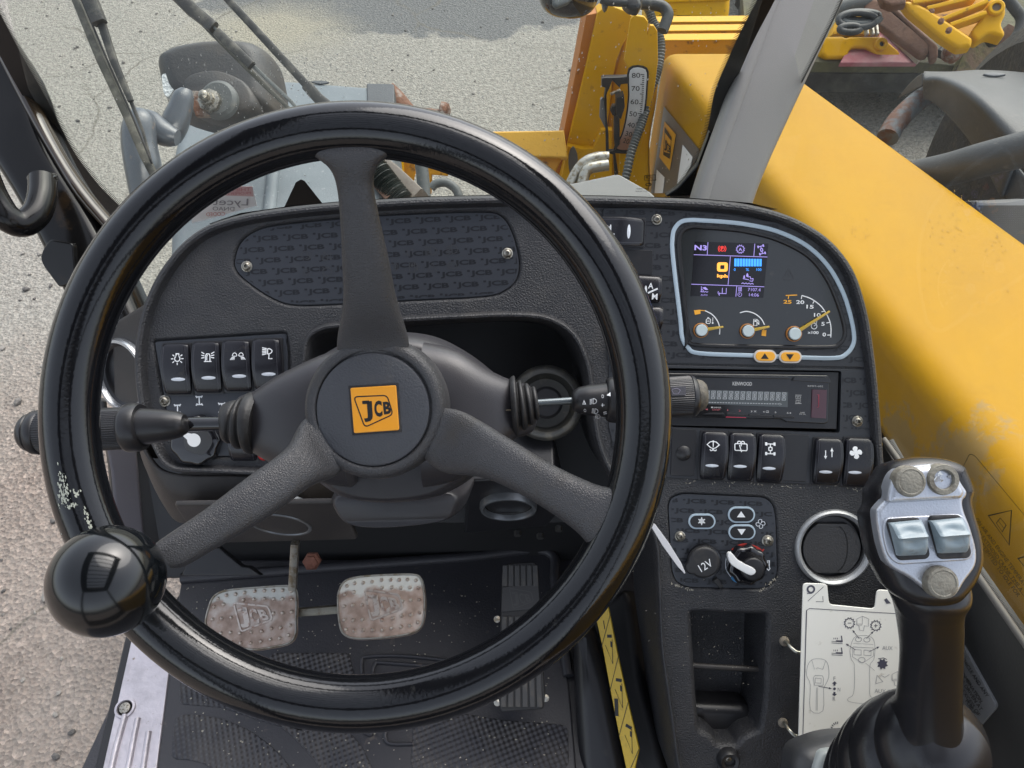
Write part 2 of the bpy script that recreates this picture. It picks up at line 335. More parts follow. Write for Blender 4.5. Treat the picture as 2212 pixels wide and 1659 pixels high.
def round_poly(pts, r, n=5):
    out = []; k = len(pts)
    for i in range(k):
        p = Vector(pts[i][:2]); a = Vector(pts[i - 1][:2]); b = Vector(pts[(i + 1) % k][:2])
        rr = pts[i][2] if len(pts[i]) > 2 else r
        da, db = a - p, b - p; la, lb = da.length, db.length
        q = min(rr, la * .48, lb * .48)
        if q < 1e-6: out.append(p); continue
        s, e = p + da * (q / la), p + db * (q / lb)
        for j in range(n + 1):
            t = j / n; out.append(s * (1 - t) ** 2 + p * 2 * t * (1 - t) + e * t * t)
    return out
def cat(pts, n=6, closed=True):
    pts = [Vector(p) for p in pts]; k = len(pts); out = []
    rng = range(k if closed else k - 1)
    for i in rng:
        p0 = pts[i - 1] if (closed or i > 0) else pts[0]; p1 = pts[i]; p2 = pts[(i + 1) % k]
        p3 = pts[(i + 2) % k] if (closed or i + 2 < k) else pts[-1]
        for j in range(n):
            t = j / n
            out.append(.5 * ((2 * p1) + (p2 - p0) * t + (2 * p0 - 5 * p1 + 4 * p2 - p3) * t * t + (3 * p1 - p0 - 3 * p2 + p3) * t ** 3))
    if not closed: out.append(pts[-1])
    return out
def area(l): return .5 * sum(l[i].x * l[(i + 1) % len(l)].y - l[(i + 1) % len(l)].x * l[i].y for i in range(len(l)))
def ccw(l):
    l = [Vector(p[:2]) for p in l]
    o = []
    for p in l:
        if not o or (p - o[-1]).length > 1e-5: o.append(p)
    if (o[0] - o[-1]).length < 1e-5: o.pop()
    return o if area(o) > 0 else o[::-1]
def inset(l, d):
    if abs(d) < 1e-9: return list(l)
    k = len(l); out = []
    for i in range(k):
        a = (l[i] - l[i - 1]).normalized(); b = (l[(i + 1) % k] - l[i]).normalized()
        na, nb = Vector((-a.y, a.x)), Vector((-b.y, b.x)); m = na + nb
        if m.length < 1e-4: m = na
        m.normalize(); c = max(.35, m.dot(na)); out.append(l[i] + m * (d / c))
    return out
def circ(c, r, n=32, ry=None, rot=0):
    ry = ry or r; o = []
    for i in range(n):
        a = 2 * math.pi * i / n; x, y = r * math.cos(a), ry * math.sin(a)
        o.append(Vector((c[0] + x * math.cos(rot) - y * math.sin(rot), c[1] + x * math.sin(rot) + y * math.cos(rot))))
    return o
def walls(bm, l, prof):
    """prof: list of (inset,z); returns vert rings"""
    rings = []
    for d, z in prof:
        q = inset(l, d); rings.append([bm.verts.new((p.x, p.y, z)) for p in q])
    for a, b in zip(rings, rings[1:]):
        k = len(a)
        for i in range(k): bm.faces.new((a[i], a[(i + 1) % k], b[(i + 1) % k], b[i]))
    return rings
def fill(bm, rings):
    vs = [v for r in rings for v in r]
    for t in geometry.tessellate_polygon([[v.co.copy() for v in r] for r in rings]):
        try: bm.faces.new([vs[i] for i in t])
        except ValueError: pass
def bev(z0, z1, b, n=4):
    """outer wall from z0 up to z1 with a rounded top edge of radius b"""
    return [(0, z0)] + [(b * (1 - math.cos(R(90) * i / n)), z1 - b + b * math.sin(R(90) * i / n)) for i in range(n + 1)]
def add_slab(bm, loop, z0, z1, b=.001, n=3, holes=(), bottom=False):
    loop = ccw(loop)
    rs = walls(bm, loop, bev(z0, z1, b, n))
    hr = [h if isinstance(h[0], bmesh.types.BMVert) else h for h in holes]
    fill(bm, [rs[-1]] + list(hr))
    if bottom: fill(bm, [rs[0]])
def slab(name, pl, loop, z0, z1, m, parent, b=.001, n=3, holes=None, wn=True):
    """loop is in plane-local metres; holes = list of (loop, profile, floor?)"""
    bm = bmesh.new(); hr = []
    for hl, prof, fl in (holes or []):
        rr = walls(bm, ccw(hl), prof); hr.append(rr[0])
        if fl: fill(bm, [rr[-1]])
    add_slab(bm, loop, z0, z1, b, n, hr)
    return done(name, bm, m, parent, pl.M, 35, wn)
def dome(name, pl, loop, z0, z1, m, parent, k=.5, n=6, wn=False):
    """puffy body: insets towards centroid"""
    loop = ccw(loop); c = sum(loop, Vector((0, 0))) / len(loop); bm = bmesh.new(); rings = []
    for i in range(n + 1):
        a = R(90) * i / n; s = 1 - k * (1 - math.cos(a)); z = z0 + (z1 - z0) * math.sin(a)
        rings.append([bm.verts.new((c.x + (p.x - c.x) * s, c.y + (p.y - c.y) * s, z)) for p in loop])
    for a, b in zip(rings, rings[1:]):
        q = len(a)
        for i in range(q): bm.faces.new((a[i], a[(i + 1) % q], b[(i + 1) % q], b[i]))
    fill(bm, [rings[-1]])
    return done(name, bm, m, parent, pl.M, 50, wn)

def ribbon(bm, pts, wd, h=0, closed=False, hf=None):
    pts = [Vector(p[:2]) for p in pts]; k = len(pts); L_, R_ = [], []
    for i in range(k):
        if closed: a, b = pts[i - 1], pts[(i + 1) % k]
        else: a, b = pts[max(0, i - 1)], pts[min(k - 1, i + 1)]
        t = b - a
        if t.length < 1e-9: t = Vector((1, 0))
        t.normalize(); nn = Vector((-t.y, t.x))
        sc = 1.
        if 0 < i < k - 1 or closed:
            e = (pts[i] - pts[i - 1])
            if e.length > 1e-9:
                e.normalize(); sc = 1 / max(.55, abs(Vector((-e.y, e.x)).dot(nn)))
        for lst, s in ((L_, 1), (R_, -1)):
            q = pts[i] + nn * (s * wd * .5 * sc); lst.append(bm.verts.new((q.x, q.y, (hf(q.x, q.y) if hf else 0) + h)))
    for i in range(k if closed else k - 1):
        j = (i + 1) % k; bm.faces.new((R_[i], R_[j], L_[j], L_[i]))
def disc(bm, loop, h=0, hf=None):
    vs = [bm.verts.new((p.x, p.y, (hf(p.x, p.y) if hf else 0) + h)) for p in ccw(loop)]
    fill(bm, [vs])
def lathe(bm, prof, M, n=32, cap0=True, cap1=True):
    """prof: (radius, along z)"""
    rings = []
    for r, z in prof:
        rings.append([bm.verts.new(M @ Vector((r * math.cos(2 * math.pi * i / n), r * math.sin(2 * math.pi * i / n), z))) for i in range(n)])
    for a, b in zip(rings, rings[1:]):
        for i in range(n): bm.faces.new((a[i], a[(i + 1) % n], b[(i + 1) % n], b[i]))
    if cap0: bm.faces.new(rings[0][::-1])
    if cap1: bm.faces.new(rings[-1])
def tube(bm, path, r, n=14, off=Vector((0, 0, 0)), cap=True, rf=None):
    path = [Vector(p) - off for p in path]; k = len(path); rings = []
    t0 = (path[1] - path[0]).normalized(); a = Vector((0, 0, 1)) if abs(t0.z) < .9 else Vector((1, 0, 0))
    u = t0.cross(a).normalized()
    for i, p in enumerate(path):
        t = (path[min(k - 1, i + 1)] - path[max(0, i - 1)]).normalized()
        u = (u - t * u.dot(t)).normalized(); v = t.cross(u); rr = rf(i / (k - 1)) * r if rf else r
        rings.append([bm.verts.new(p + (u * math.cos(2 * math.pi * j / n) + v * math.sin(2 * math.pi * j / n)) * rr) for j in range(n)])
    for a_, b in zip(rings, rings[1:]):
        for i in range(n): bm.faces.new((a_[i], a_[(i + 1) % n], b[(i + 1) % n], b[i]))
    if cap: bm.faces.new(rings[0][::-1]); bm.faces.new(rings[-1])
def tube_o(name, path, r, m, parent, n=14, rf=None, sm=0):
    if sm: path = cat(path, sm, False)
    bm = bmesh.new(); off = base_M(parent); tube(bm, path, r, n, off, True, rf)
    return done(name, bm, m, parent, Matrix.Translation(off), 50)
def loft(name, st, m, parent, n=24, pw=2., sm=0, cap=True, smooth=50):
    """st: (left point, right point, half thickness) in world space; superelliptic sections"""
    if sm:
        Ls = cat([s[0] for s in st], sm, False); Rs = cat([s[1] for s in st], sm, False)
        Ts = [v.x for v in cat([Vector((s[2], 0, 0)) for s in st], sm, False)]; st = list(zip(Ls, Rs, Ts))
    off = base_M(parent); bm = bmesh.new(); rings = []; k = len(st)
    mid = [(s[0] + s[1]) * .5 for s in st]
    for i, (l, r, th) in enumerate(st):
        a = (mid[min(k - 1, i + 1)] - mid[max(0, i - 1)]).normalized(); wv = (r - l); hw = wv.length * .5; wv = wv.normalized()
        tv = a.cross(wv).normalized(); ring = []
        for j in range(n):
            an = 2 * math.pi * j / n; c, s_ = math.cos(an), math.sin(an)
            cx = math.copysign(abs(c) ** (2 / pw), c); sy = math.copysign(abs(s_) ** (2 / pw), s_)
            ring.append(bm.verts.new(mid[i] + wv * (cx * hw) + tv * (sy * th) - off))
        rings.append(ring)
    for a_, b in zip(rings, rings[1:]):
        for i in range(n): bm.faces.new((a_[i], a_[(i + 1) % n], b[(i + 1) % n], b[i]))
    if cap: bm.faces.new(rings[0][::-1]); bm.faces.new(rings[-1])
    return done(name, bm, m, parent, Matrix.Translation(off), smooth)
def P(x, y, d): return pt(x, y, d)
def round_st(stations, zk=None, depth=.5):
    """stations: (x,y,halfwidth in px[,depth]) along a roughly straight axis: returns circular loft stations"""
    pts = []
    for s in stations:
        x, y = z1(zk, s[0], s[1]) if zk else (s[0], s[1]); hw = s[2] * (.4272 if zk == 'N' else .3125 if zk else 1)
        pts.append((x, y, hw, s[3] if len(s) > 3 else depth))
    out = []
    for i, (x, y, hw, d) in enumerate(pts):
        a = pts[max(0, i - 1)]; b = pts[min(len(pts) - 1, i + 1)]
        tx, ty = b[0] - a[0], b[1] - a[1]; q = math.hypot(tx, ty) or 1; nx, ny = -ty / q, tx / q
        out.append((pt(x - nx * hw, y - ny * hw, d), pt(x + nx * hw, y + ny * hw, d), hw * d / 1642))
    return out
# text as mesh, fitted in a box of the plane
TXT = {}
def txt_mesh(s, wt=0.):
    key = (s, wt)
    if key in TXT: return TXT[key]
    cu = bpy.data.curves.new('lettering', 'FONT'); cu.body = s; cu.fill_mode = 'FRONT'; cu.offset = wt; cu.resolution_u = 3
    o = bpy.data.objects.new('lettering', cu); COL.objects.link(o)
    dg = bpy.context.evaluated_depsgraph_get(); dg.update()
    me = bpy.data.meshes.new_from_object(o.evaluated_get(dg))
    vs = [v.co.copy() for v in me.vertices]; fs = [tuple(p.vertices) for p in me.polygons]
    bpy.data.objects.remove(o); bpy.data.curves.remove(cu); bpy.data.meshes.remove(me)
    x0 = min(v.x for v in vs); x1 = max(v.x for v in vs); y0 = min(v.y for v in vs); y1 = max(v.y for v in vs)
    vs = [Vector(((v.x - x0) / (x1 - x0) - .5, (v.y - y0) / (y1 - y0) - .5)) for v in vs]
    TXT[key] = (vs, fs); return TXT[key]
def add_text(bm, s, c, ex, ey, h=0, wt=0., hf=None):
    """c centre, ex full width vector, ey full height vector (plane-local)"""
    vs, fs = txt_mesh(s, wt); nv = []
    for v in vs:
        q = c + ex * v.x + ey * v.y; nv.append(bm.verts.new((q.x, q.y, (hf(q.x, q.y) if hf else 0) + h)))
    for f in fs:
        try: bm.faces.new([nv[i] for i in f])
        except ValueError: pass
def ptext(bm, pl, s, k, cx, cy, w, hgt, ang=0, h=0, wt=0., hf=None, flip=False, shear=0.):
    """text centred at traced point, w and hgt in traced pixels, ang degrees anticlockwise on picture"""
    a = R(ang); ca, sa = math.cos(a), math.sin(a)
    f = (lambda x, y: pl.l(*z1(k, x, y), h)) if k else (lambda x, y: pl.l(x, y, h))
    c = f(cx, cy); ex = f(cx + w * .5 * ca, cy - w * .5 * sa) - f(cx - w * .5 * ca, cy + w * .5 * sa)
    ey = f(cx - sa * hgt * .5, cy - ca * hgt * .5) - f(cx + sa * hgt * .5, cy + ca * hgt * .5)
    if shear: ey = ey + ex.normalized() * shear * ey.length
    if flip: ex = -ex
    add_text(bm, s, c, ex, ey, h, wt, hf)
def flat(name, bm, m, parent, pl):
    # printing is laid face up
    bm.normal_update()
    for f in bm.faces:
        if f.normal.z < 0: f.normal_flip()
    me = bpy.data.meshes.new(name); bm.to_mesh(me); bm.free()
    return link(name, me, m, parent, pl.M, 0)
def clip(bm, loop):
    """cut everything outside a convex loop"""
    loop = ccw(loop)
    for i in range(len(loop)):
        a, b = loop[i], loop[(i + 1) % len(loop)]; d = b - a
        if d.length < 1e-6: continue
        nrm = Vector((d.y, -d.x, 0)).normalized()
        bmesh.ops.bisect_plane(bm, geom=list(bm.verts) + list(bm.edges) + list(bm.faces), plane_co=(a.x, a.y, 0), plane_no=nrm, clear_outer=True, dist=1e-7)
def arc(cx, cy, r, a0, a1, n=14, ry=None):
    ry = ry or r
    return [Vector((cx + r * math.cos(R(a0 + (a1 - a0) * i / n)), cy + ry * math.sin(R(a0 + (a1 - a0) * i / n)))) for i in range(n + 1)]
# icons in a unit box; each is a list of (points, closed, filled)
def icons():
    I = {}; V = lambda *p: [Vector(q) for q in p]
    I['bulb'] = [(arc(0, -.05, .42, -240, 60), 0, 0), (V((-.22, .42), (-.22, .72), (.22, .72), (.22, .42)), 0, 0)] + [(V((.62 * math.cos(R(a)), -.05 + .62 * math.sin(R(a))), (.98 * math.cos(R(a)), -.05 + .98 * math.sin(R(a)))), 0, 0) for a in (0, 40, 140, 180, 220, 270, 320)]
    I['beacon'] = [(V((-.36, -.6), (-.36, .2), (-.2, .5), (.2, .5), (.36, .2), (.36, -.6)), 0, 0), (V((-.6, -.68), (.6, -.68)), 0, 0), (V((-.14, -.5), (-.14, .2), (0, .3)), 0, 0)] + [(V((s * .52, y0), (s * 1.0, y1)), 0, 0) for s in (-1, 1) for y0, y1 in ((.5, .8), (.2, .32), (-.05, -.14))]
    I['worklights'] = [(cat([Vector(p) for p in ((x - .3, 0), (x - .28, .3), (x, .5), (x + .28, .3), (x + .3, 0))], 4), 1, 0) for x in (-.5, .5)] + [(V((x + s * .12 * j, -.15), (x + s * (.1 + .2 * j), -.6)), 0, 0) for x, s in ((-.5, -1), (.5, 1)) for j in range(4)]
    I['headlamp'] = [(V((.0, .8), (.0, -.05)) + arc(.0, .37, .7, -90, 90, 10, .42), 0, 0), (V((.25, -.05), (.2, -.8), (.8, -.8)), 0, 0)] + [(V((-.15, .78 - j * .2), (-.85, .95 - j * .28)), 0, 0) for j in range(5)]
    I['washer'] = [(V((-1, .25), (-.5, .7), (0, .8), (.5, .7), (1, .25), (.4, -.25), (0, -.35), (-.4, -.25)), 1, 0), (V((0, .95), (0, -.1)), 0, 0), (arc(-.3, -.5, .22, 180, 330, 6), 0, 0), (arc(.3, -.5, .22, 210, 360, 6), 0, 0), (V((-.12, -.45), (0, -.62), (.12, -.45)), 0, 0)]
    I['rearwash'] = [(round_poly([(-1, .5), (1, .5), (1, -.6), (-1, -.6)], .2, 3), 1, 0), (V((-.25, .3), (.1, -.85)), 0, 0), (arc(-.3, .62, .28, 0, 200, 8), 0, 0), (arc(.3, .62, .28, -20, 180, 8), 0, 0), (V((0, .6), (.05, .1)), 0, 0)]
    ax = []
    for y in (.72, -.72):
        for x in (-.62, .62): ax.append((round_poly([(x - .16, y - .24), (x + .16, y - .24), (x + .16, y + .24), (x - .16, y + .24)], .05, 2), 1, 1))
        ax.append((V((-.6, y), (.6, y)), 0, 0))
    I['fourwheel'] = ax + [(V((0, .72), (0, .25)), 0, 0), (V((0, -.72), (0, -.25)), 0, 0), (round_poly([(-.24, -.24), (.24, -.24), (.24, .24), (-.24, .24)], .08, 2), 1, 0)]
    I['steer'] = [(V((-.55, .78), (.55, .78)), 0, 0), (V((-.55, -.78), (.55, -.78)), 0, 0), (V((0, .78), (0, -.78)), 0, 0)] + [(V((sx * .55 - .12, sy * .78 - .22 * sx * sy * 1), (sx * .55 + .12, sy * .78 + .22 * sx * sy * 1)), 0, 0) for sx in (-1, 1) for sy in (-1, 1)]
    I['arrows'] = [(V((-.5, .5), (-.5, -.75)), 0, 0), (V((-.75, -.35), (-.5, -.85), (-.25, -.35)), 1, 1), (V((.5, -.5), (.5, .75)), 0, 0), (V((.25, .4), (.5, .95), (.75, .4)), 1, 1)]
    def blade(a, s=1.):
        p = [(0, .0), (-.34, .35), (-.36, .75), (0, .98), (.4, .8), (.3, .4), (.12, .14)]
        return [Vector((x * math.cos(R(a)) - y * math.sin(R(a)), x * math.sin(R(a)) + y * math.cos(R(a)))) * s for x, y in p]
    I['fan'] = [(cat(blade(a), 3), 1, 1) for a in (10, 100, 190, 280)]
    I['fanline'] = [(cat(blade(a), 3), 1, 0) for a in (10, 100, 190, 280)]
    I['snow'] = [(V((-math.cos(R(a)) * .9, -math.sin(R(a)) * .9), (math.cos(R(a)) * .9, math.sin(R(a)) * .9)), 0, 0) for a in (30, 90, 150)] + [(arc(0, 0, .45, 0, 360, 12), 1, 0)] + [(V((.6 * math.cos(R(a - 18)), .6 * math.sin(R(a - 18))), (.45 * math.cos(R(a)), .45 * math.sin(R(a))), (.6 * math.cos(R(a + 18)), .6 * math.sin(R(a + 18)))), 0, 0) for a in range(30, 390, 60)]
    I['triup'] = [(V((-.9, -.6), (.9, -.6), (0, .7)), 1, 1)]
    I['tridown'] = [(V((-.9, .6), (.9, .6), (0, -.7)), 1, 1)]
    I['warn'] = [(V((-.9, -.7), (.9, -.7), (0, .85)), 1, 0), (V((0, .35), (0, -.2)), 0, 0), (V((0, -.38), (0, -.5)), 0, 0)]
    I['gear'] = [([Vector((r * math.cos(R(a)), r * math.sin(R(a)))) for a, r in [(i * 15, (.98 if i % 2 else .74)) for i in range(24)]], 1, 0)]
    I['gearfull'] = [([Vector((r * math.cos(R(a)), r * math.sin(R(a)))) for a, r in [(i * 22.5 + 6 * (i % 2), (.98 if i % 2 else .66)) for i in range(16)]], 1, 1)]
    I['beamfull'] = [(V((-.1, .7), (-.1, -.7)) + arc(-.1, 0, .9, -90, 90, 10, .7), 1, 0)] + [(V((-.3, .6 - j * .3), (-1, .6 - j * .3)), 0, 0) for j in range(5)]
    I['beamdip'] = [(V((-.1, .7), (-.1, -.7)) + arc(-.1, 0, .9, -90, 90, 10, .7), 1, 0)] + [(V((-.3, .6 - j * .3), (-1, .35 - j * .3)), 0, 0) for j in range(5)]
    I['screenwash'] = [(V((-1, .35), (-.4, .7), (.4, .7), (1, .35), (.5, -.5), (-.5, -.5)), 1, 0)]
    I['fuel'] = [(V((-.5, -.8), (-.5, .8), (.35, .8), (.35, -.8)), 1, 0), (V((-.3, .55), (.15, .55), (.15, .15), (-.3, .15)), 1, 1), (V((-.65, -.8), (.5, -.8)), 0, 0), (V((.35, 0), (.6, -.1), (.65, -.5), (.85, -.5), (.85, .3), (.55, .65)), 0, 0)]
    I['coolant'] = [(V((-.9, -.5), (-.9, .3), (-.6, .5), (-.1, .5), (.1, .3), (.1, -.3), (-.1, -.6), (-.6, -.6)), 1, 0), (V((-.55, .5), (-.55, .75), (-.25, .75)), 0, 0), (V((-.7, -.05), (-.1, -.05)), 0, 0), (V((.6, .8), (.6, -.2)), 0, 0), (circ((.6, -.45), .2, 8), 1, 1)]
    I['engine'] = [(circ((0, -.2), .55, 14), 1, 0), (V((0, -.2), (.3, .1)), 0, 0), (V((.1, .35), (.2, .95)), 0, 0), (V((.4, .2), (.5, .8)), 0, 0)]
    I['park'] = [(arc(0, 0, .6, 0, 360, 16), 1, 0), (arc(0, 0, .95, 130, 230, 8), 0, 0), (arc(0, 0, .95, -50, 50, 8), 0, 0)]
    I['drops'] = [(cat([Vector(p) for p in ((-.1, .95), (-.3, .5), (-.1, .3), (.1, .5))], 3), 1, 1), (cat([Vector(p) for p in ((-.6, .6), (-.75, .2), (-.6, .05), (-.45, .2))], 3), 1, 1), (V((-.8, .0), (.2, -.15)), 0, 0), (cat([Vector(p) for p in ((.0, .3), (.4, .35), (.5, .0), (.85, .1), (.8, -.35), (.3, -.3))], 3, False), 0, 0), (V((-1, -.85), (-.75, -.7), (-.5, -.85), (-.25, -.7), (0, -.85), (.25, -.7), (.5, -.85), (.75, -.7), (1, -.85)), 0, 0)]
    I['bucket'] = [(V((-.7, .9), (-.7, -.3)), 0, 0), (V((-.5, .6), (.3, .1), (.9, .2), (.2, .8)), 1, 1), (V((-.7, .3), (-.1, -.1)), 0, 0), (V((-.9, -.35), (-.7, -.25), (-.5, -.4), (-.3, -.25), (0, -.4), (.3, -.25), (.6, -.4), (.9, -.25)), 0, 0)]
    I['forks'] = [(V((-.85, .1), (-.9, -.3), (-.6, -.8), (-.6, -.2)), 0, 0), (V((-.6, -.35), (.85, -.35), (.85, .85)), 0, 0), (V((0, .85), (0, -.35)), 0, 0)]
    I['hourglass'] = [(V((-.5, .8), (.5, .8), (-.4, -.8), (.4, -.8)), 1, 0), (V((-.7, .95), (.7, .95), (.7, -.95), (-.7, -.95)), 1, 0)]
    I['clock'] = [(arc(0, 0, .85, 0, 360, 16), 1, 0), (V((0, .5), (0, 0), (-.4, 0)), 0, 0)]
    I['blower'] = [(V((-.15, .95), (.2, .95), (.2, -.3), (.35, -.6), (.1, -.95), (-.3, -.6), (-.15, -.3)), 1, 0)]
    I['seat'] = [(V((-.9, .5), (-.4, .95), (.2, .8), (.2, .1), (.7, -.1), (.3, -.7), (-.3, -.5), (-.8, -.6)), 1, 0), (V((.2, .8), (.9, .5), (.9, -.3), (.3, -.7)), 0, 0)]
    return I
ICON = icons()
def add_icon(bm, pl, key, k, cx, cy, s, wd=.16, ang=0, h=.0002, hf=None, sy=None):
    """centre and half size in traced px; wd stroke width relative to half size"""
    f = (lambda x, y: pl.l(*z1(k, x, y), h)) if k else (lambda x, y: pl.l(x, y, h))
    c = f(cx, cy); sy = sy or s; a = R(ang)
    ex = f(cx + s * math.cos(a), cy - s * math.sin(a)) - c; ey = f(cx - sy * math.sin(a), cy - sy * math.cos(a)) - c
    T = lambda p: c + ex * p.x + ey * p.y
    for pts, cl, fl in ICON[key]:
        q = [T(p) for p in pts]
        if fl: disc(bm, q, h, hf)
        else: ribbon(bm, q, wd * ex.length, h, bool(cl), hf)
def icon_o(name, pl, key, k, cx, cy, s, m, parent, **kw):
    bm = bmesh.new(); add_icon(bm, pl, key, k, cx, cy, s, **kw); return flat(name, bm, m, parent, pl)
def logo(bm, pl, k, cx, cy, w, h_, ang=0, h=0, wt=.03, frame=True, hf=None, lw=.05):
    """slanted badge: tapered rounded outline with three leaning letters"""
    a = R(ang); f = (lambda x, y: pl.l(*z1(k, x, y), h)) if k else (lambda x, y: pl.l(x, y, h))
    c = f(cx, cy); ex = (f(cx + w * .5 * math.cos(a), cy - w * .5 * math.sin(a)) - c); ey = (f(cx - h_ * .5 * math.sin(a), cy - h_ * .5 * math.cos(a)) - c)
    T = lambda x, y: c + ex * x + ey * y
    if frame:
        q = [T(*p) for p in ((-1, 1), (.78, .72), (1, -.18), (-.62, -1))]
        q = round_poly([tuple(v) for v in q], ex.length * .16, 4)
        ribbon(bm, q, ex.length * 2 * lw * .8, h, True, hf)
    # letters follow the taper
    for ch, x0, x1, yt, yb in (('J', -.72, -.22, .68, -.72), ('C', -.16, .26, .58, -.46), ('B', .33, .76, .50, -.24)):
        cc = T((x0 + x1) / 2, (yt + yb) / 2); add_text(bm, ch, cc + ex * 0, ex * (x1 - x0), ey * (yt - yb) - ex * .22, h, wt, hf)
        if ch == 'J': 
            q = [T(-.82 + .02, .66), T(-.36, .60), T(-.37, .42), T(-.80, .46)]; disc(bm, q, h, hf)
def screw(pl, k, x, y, r, parent, h=.0, m=None):
    c = pl.l(*(z1(k, x, y) if k else (x, y)), h); s = (pl.l(*(z1(k, x + r, y) if k else (x + r, y)), h) - c).length
    bm = bmesh.new(); M = Matrix.Translation((c.x, c.y, h))
    lathe(bm, [(s * 1.0, 0), (s * 1.0, s * .18), (s * .8, s * .26), (s * .72, s * .5), (s * .52, s * .72), (s * .34, s * .76)], M, 20, False, False)
    lathe(bm, [(s * .34, s * .76), (s * .30, s * .2)], M, 6, False, True)
    o = done('screw', bm, m or m_screw, parent, pl.M, 40); return o
print('lib ok')
# ================================================================== ground
bm = bmesh.new()
vs = [bm.verts.new(p) for p in ((-40, -20, 0), (40, -20, 0), (40, 60, 0), (-40, 60, 0))]; bm.faces.new(vs)
o = done('ground', bm, m_ground, smooth=0); tag(o, 'worn pale concrete yard surface with aggregate and patches', 'ground', kind='structure')

bm = bmesh.new()
for _ in range(700):
    x, y = (random.uniform(-2.6, -.8), random.uniform(.2, 2.6)) if random.random() < .3 else (random.uniform(-3, 3.2), random.uniform(2.2, 5.6))
    s = random.uniform(.003, .012) * (1.6 if random.random() < .08 else 1); M_ = Matrix.Translation((x, y, s * .35)) @ Matrix.Rotation(random.random() * 6, 4, 'Z') @ Matrix.Diagonal((s, s * random.uniform(.6, 1), s * .6, 1))
    bmesh.ops.create_icosphere(bm, subdivisions=1, radius=1, matrix=M_)
for v in bm.verts: v.co += Vector((random.gauss(0, .001), random.gauss(0, .001), random.gauss(0, .0008)))
o = done('loose_stones', bm, mat('loose stone', (.27, .255, .23), .9, var=(3, (.10, .095, .09), .45, .55), dust=(4, (.40, .38, .34), .58, .62)), smooth=0); tag(o, 'loose small stones and grit scattered over the yard', 'stones', kind='stuff')

# ================================================================== dashboard
e = R(46)
DP = Pl(1000, 600, .76, (0, -math.cos(e), math.sin(e)))
dash = thing('dashboard', (0, .55, 1.45), 'black grained plastic dashboard and console with rocker switches around the steering column', 'dashboard')
outer = [(352, 1024), (312, 950), (290, 880), (279, 780), (292, 680), (330, 590), (385, 520), (440, 480), (520, 456), (640, 439), (760, 429), (900, 421), (1100, 416), (1300, 418), (1500, 424), (1620, 434), (1720, 462), (1800, 510), (1855, 580), (1885, 680), (1902, 800), (1912, 920), (1920, 1040), (1935, 1200), (1965, 1400), (2030, 1760, 130), (1470, 1760), (1450, 1580), (1424, 1400), (1415, 1170), (1376, 1095), (1318, 1040), (1285, 970), (1272, 890), (1262, 790), (1232, 725), (1180, 695), (1100, 690), (860, 702), (700, 717), (670, 735), (664, 790), (668, 900), (672, 1000), (640, 1036)]
wts = []
lo = []
for i, p in enumerate(outer): lo.append(p)
pxl = round_poly(lo, 45, 5)
loc_loop = [DP.l(p.x, p.y, .010) for p in pxl]
wt = [(.34 if (p.x > 1360 and p.x < 1460 and p.y > 1060) else .50 if (640 < p.x < 1440 and p.y > 600) or (p.x < 660 and p.y > 900) else .66) for p in pxl]
if area(loc_loop) < 0: loc_loop.reverse(); wt.reverse(); pxl.reverse()
bm = bmesh.new(); rings = []
lw = .0185
prof = [(0, -.15), (0, -.006), (.05, .000), (.18, .006), (.38, .0095), (.58, .010), (.76, .0085), (.88, .004), (.95, .0008), (1.0, 0)]
full = inset(loc_loop, 1.0)
dirs = [(b - a) for a, b in zip(loc_loop, full)]
for d, z in prof:
    rings.append([bm.verts.new((p.x + q.x * d * lw * k, p.y + q.y * d * lw * k, z)) for p, q, k in zip(loc_loop, dirs, wt)])
for a, b in zip(rings, rings[1:]):
    for i in range(len(a)): bm.faces.new((a[i], a[(i + 1) % len(a)], b[(i + 1) % len(a)], b[i]))
def recess(pl, loop, depth, b=.002, z1_=0., fl=True, taper=0.):
    return (loop, [(0, z1_), (b * .3, z1_ - b * .08), (b * .7, z1_ - b * .4), (b, z1_ - b)] + [(b + taper, z1_ - depth)], fl)
oval_px = [(498, 560), (512, 520), (545, 493), (600, 478), (760, 462), (900, 454), (1040, 450), (1085, 459), (1112, 495), (1129, 560), (1124, 604), (1098, 632), (1050, 648), (900, 656), (750, 664), (640, 667), (588, 653), (533, 618), (503, 588)]
oval = ccw(cat([DP.l(x, y) for x, y in oval_px], 4))
sw_px = [(322, 730), (612, 712), (624, 716), (630, 760), (632, 994), (384, 994), (359, 940)]
swl = ccw(round_poly([tuple(DP.l(x, y)) for x, y in sw_px], .008, 5))
clim_px = zz('H', [(452, 1010), (475, 940), (560, 905), (1150, 932), (1215, 985), (1238, 1080), (1250, 1480), (1210, 1570), (1120, 1604), (600, 1594), (510, 1550), (478, 1460)])
clm = ccw(round_poly([tuple(DP.l(x, y)) for x, y in clim_px], .012, 5))
cub_px = zz('L', [(868, 550), (1470, 570), (1450, 1180), (1415, 1430), (1290, 1470), (1235, 1540), (1080, 1540), (1020, 1460), (930, 1420), (905, 1180)])
cub = ccw(round_poly([tuple(DP.l(x, y)) for x, y in cub_px], .010, 5))
vc = DP.l(*z1('H', 1612, 1296)); vr = (DP.l(*z1('H', 1612 + 268, 1296)) - vc).length
vent_l = ccw(circ(vc, vr, 48))
radp_px = [(1392, 794), (1818, 801), (1814, 936), (1392, 921)]
radh = ccw(round_poly([tuple(DP.l(x, y)) for x, y in radp_px], .003, 3))
holes = []
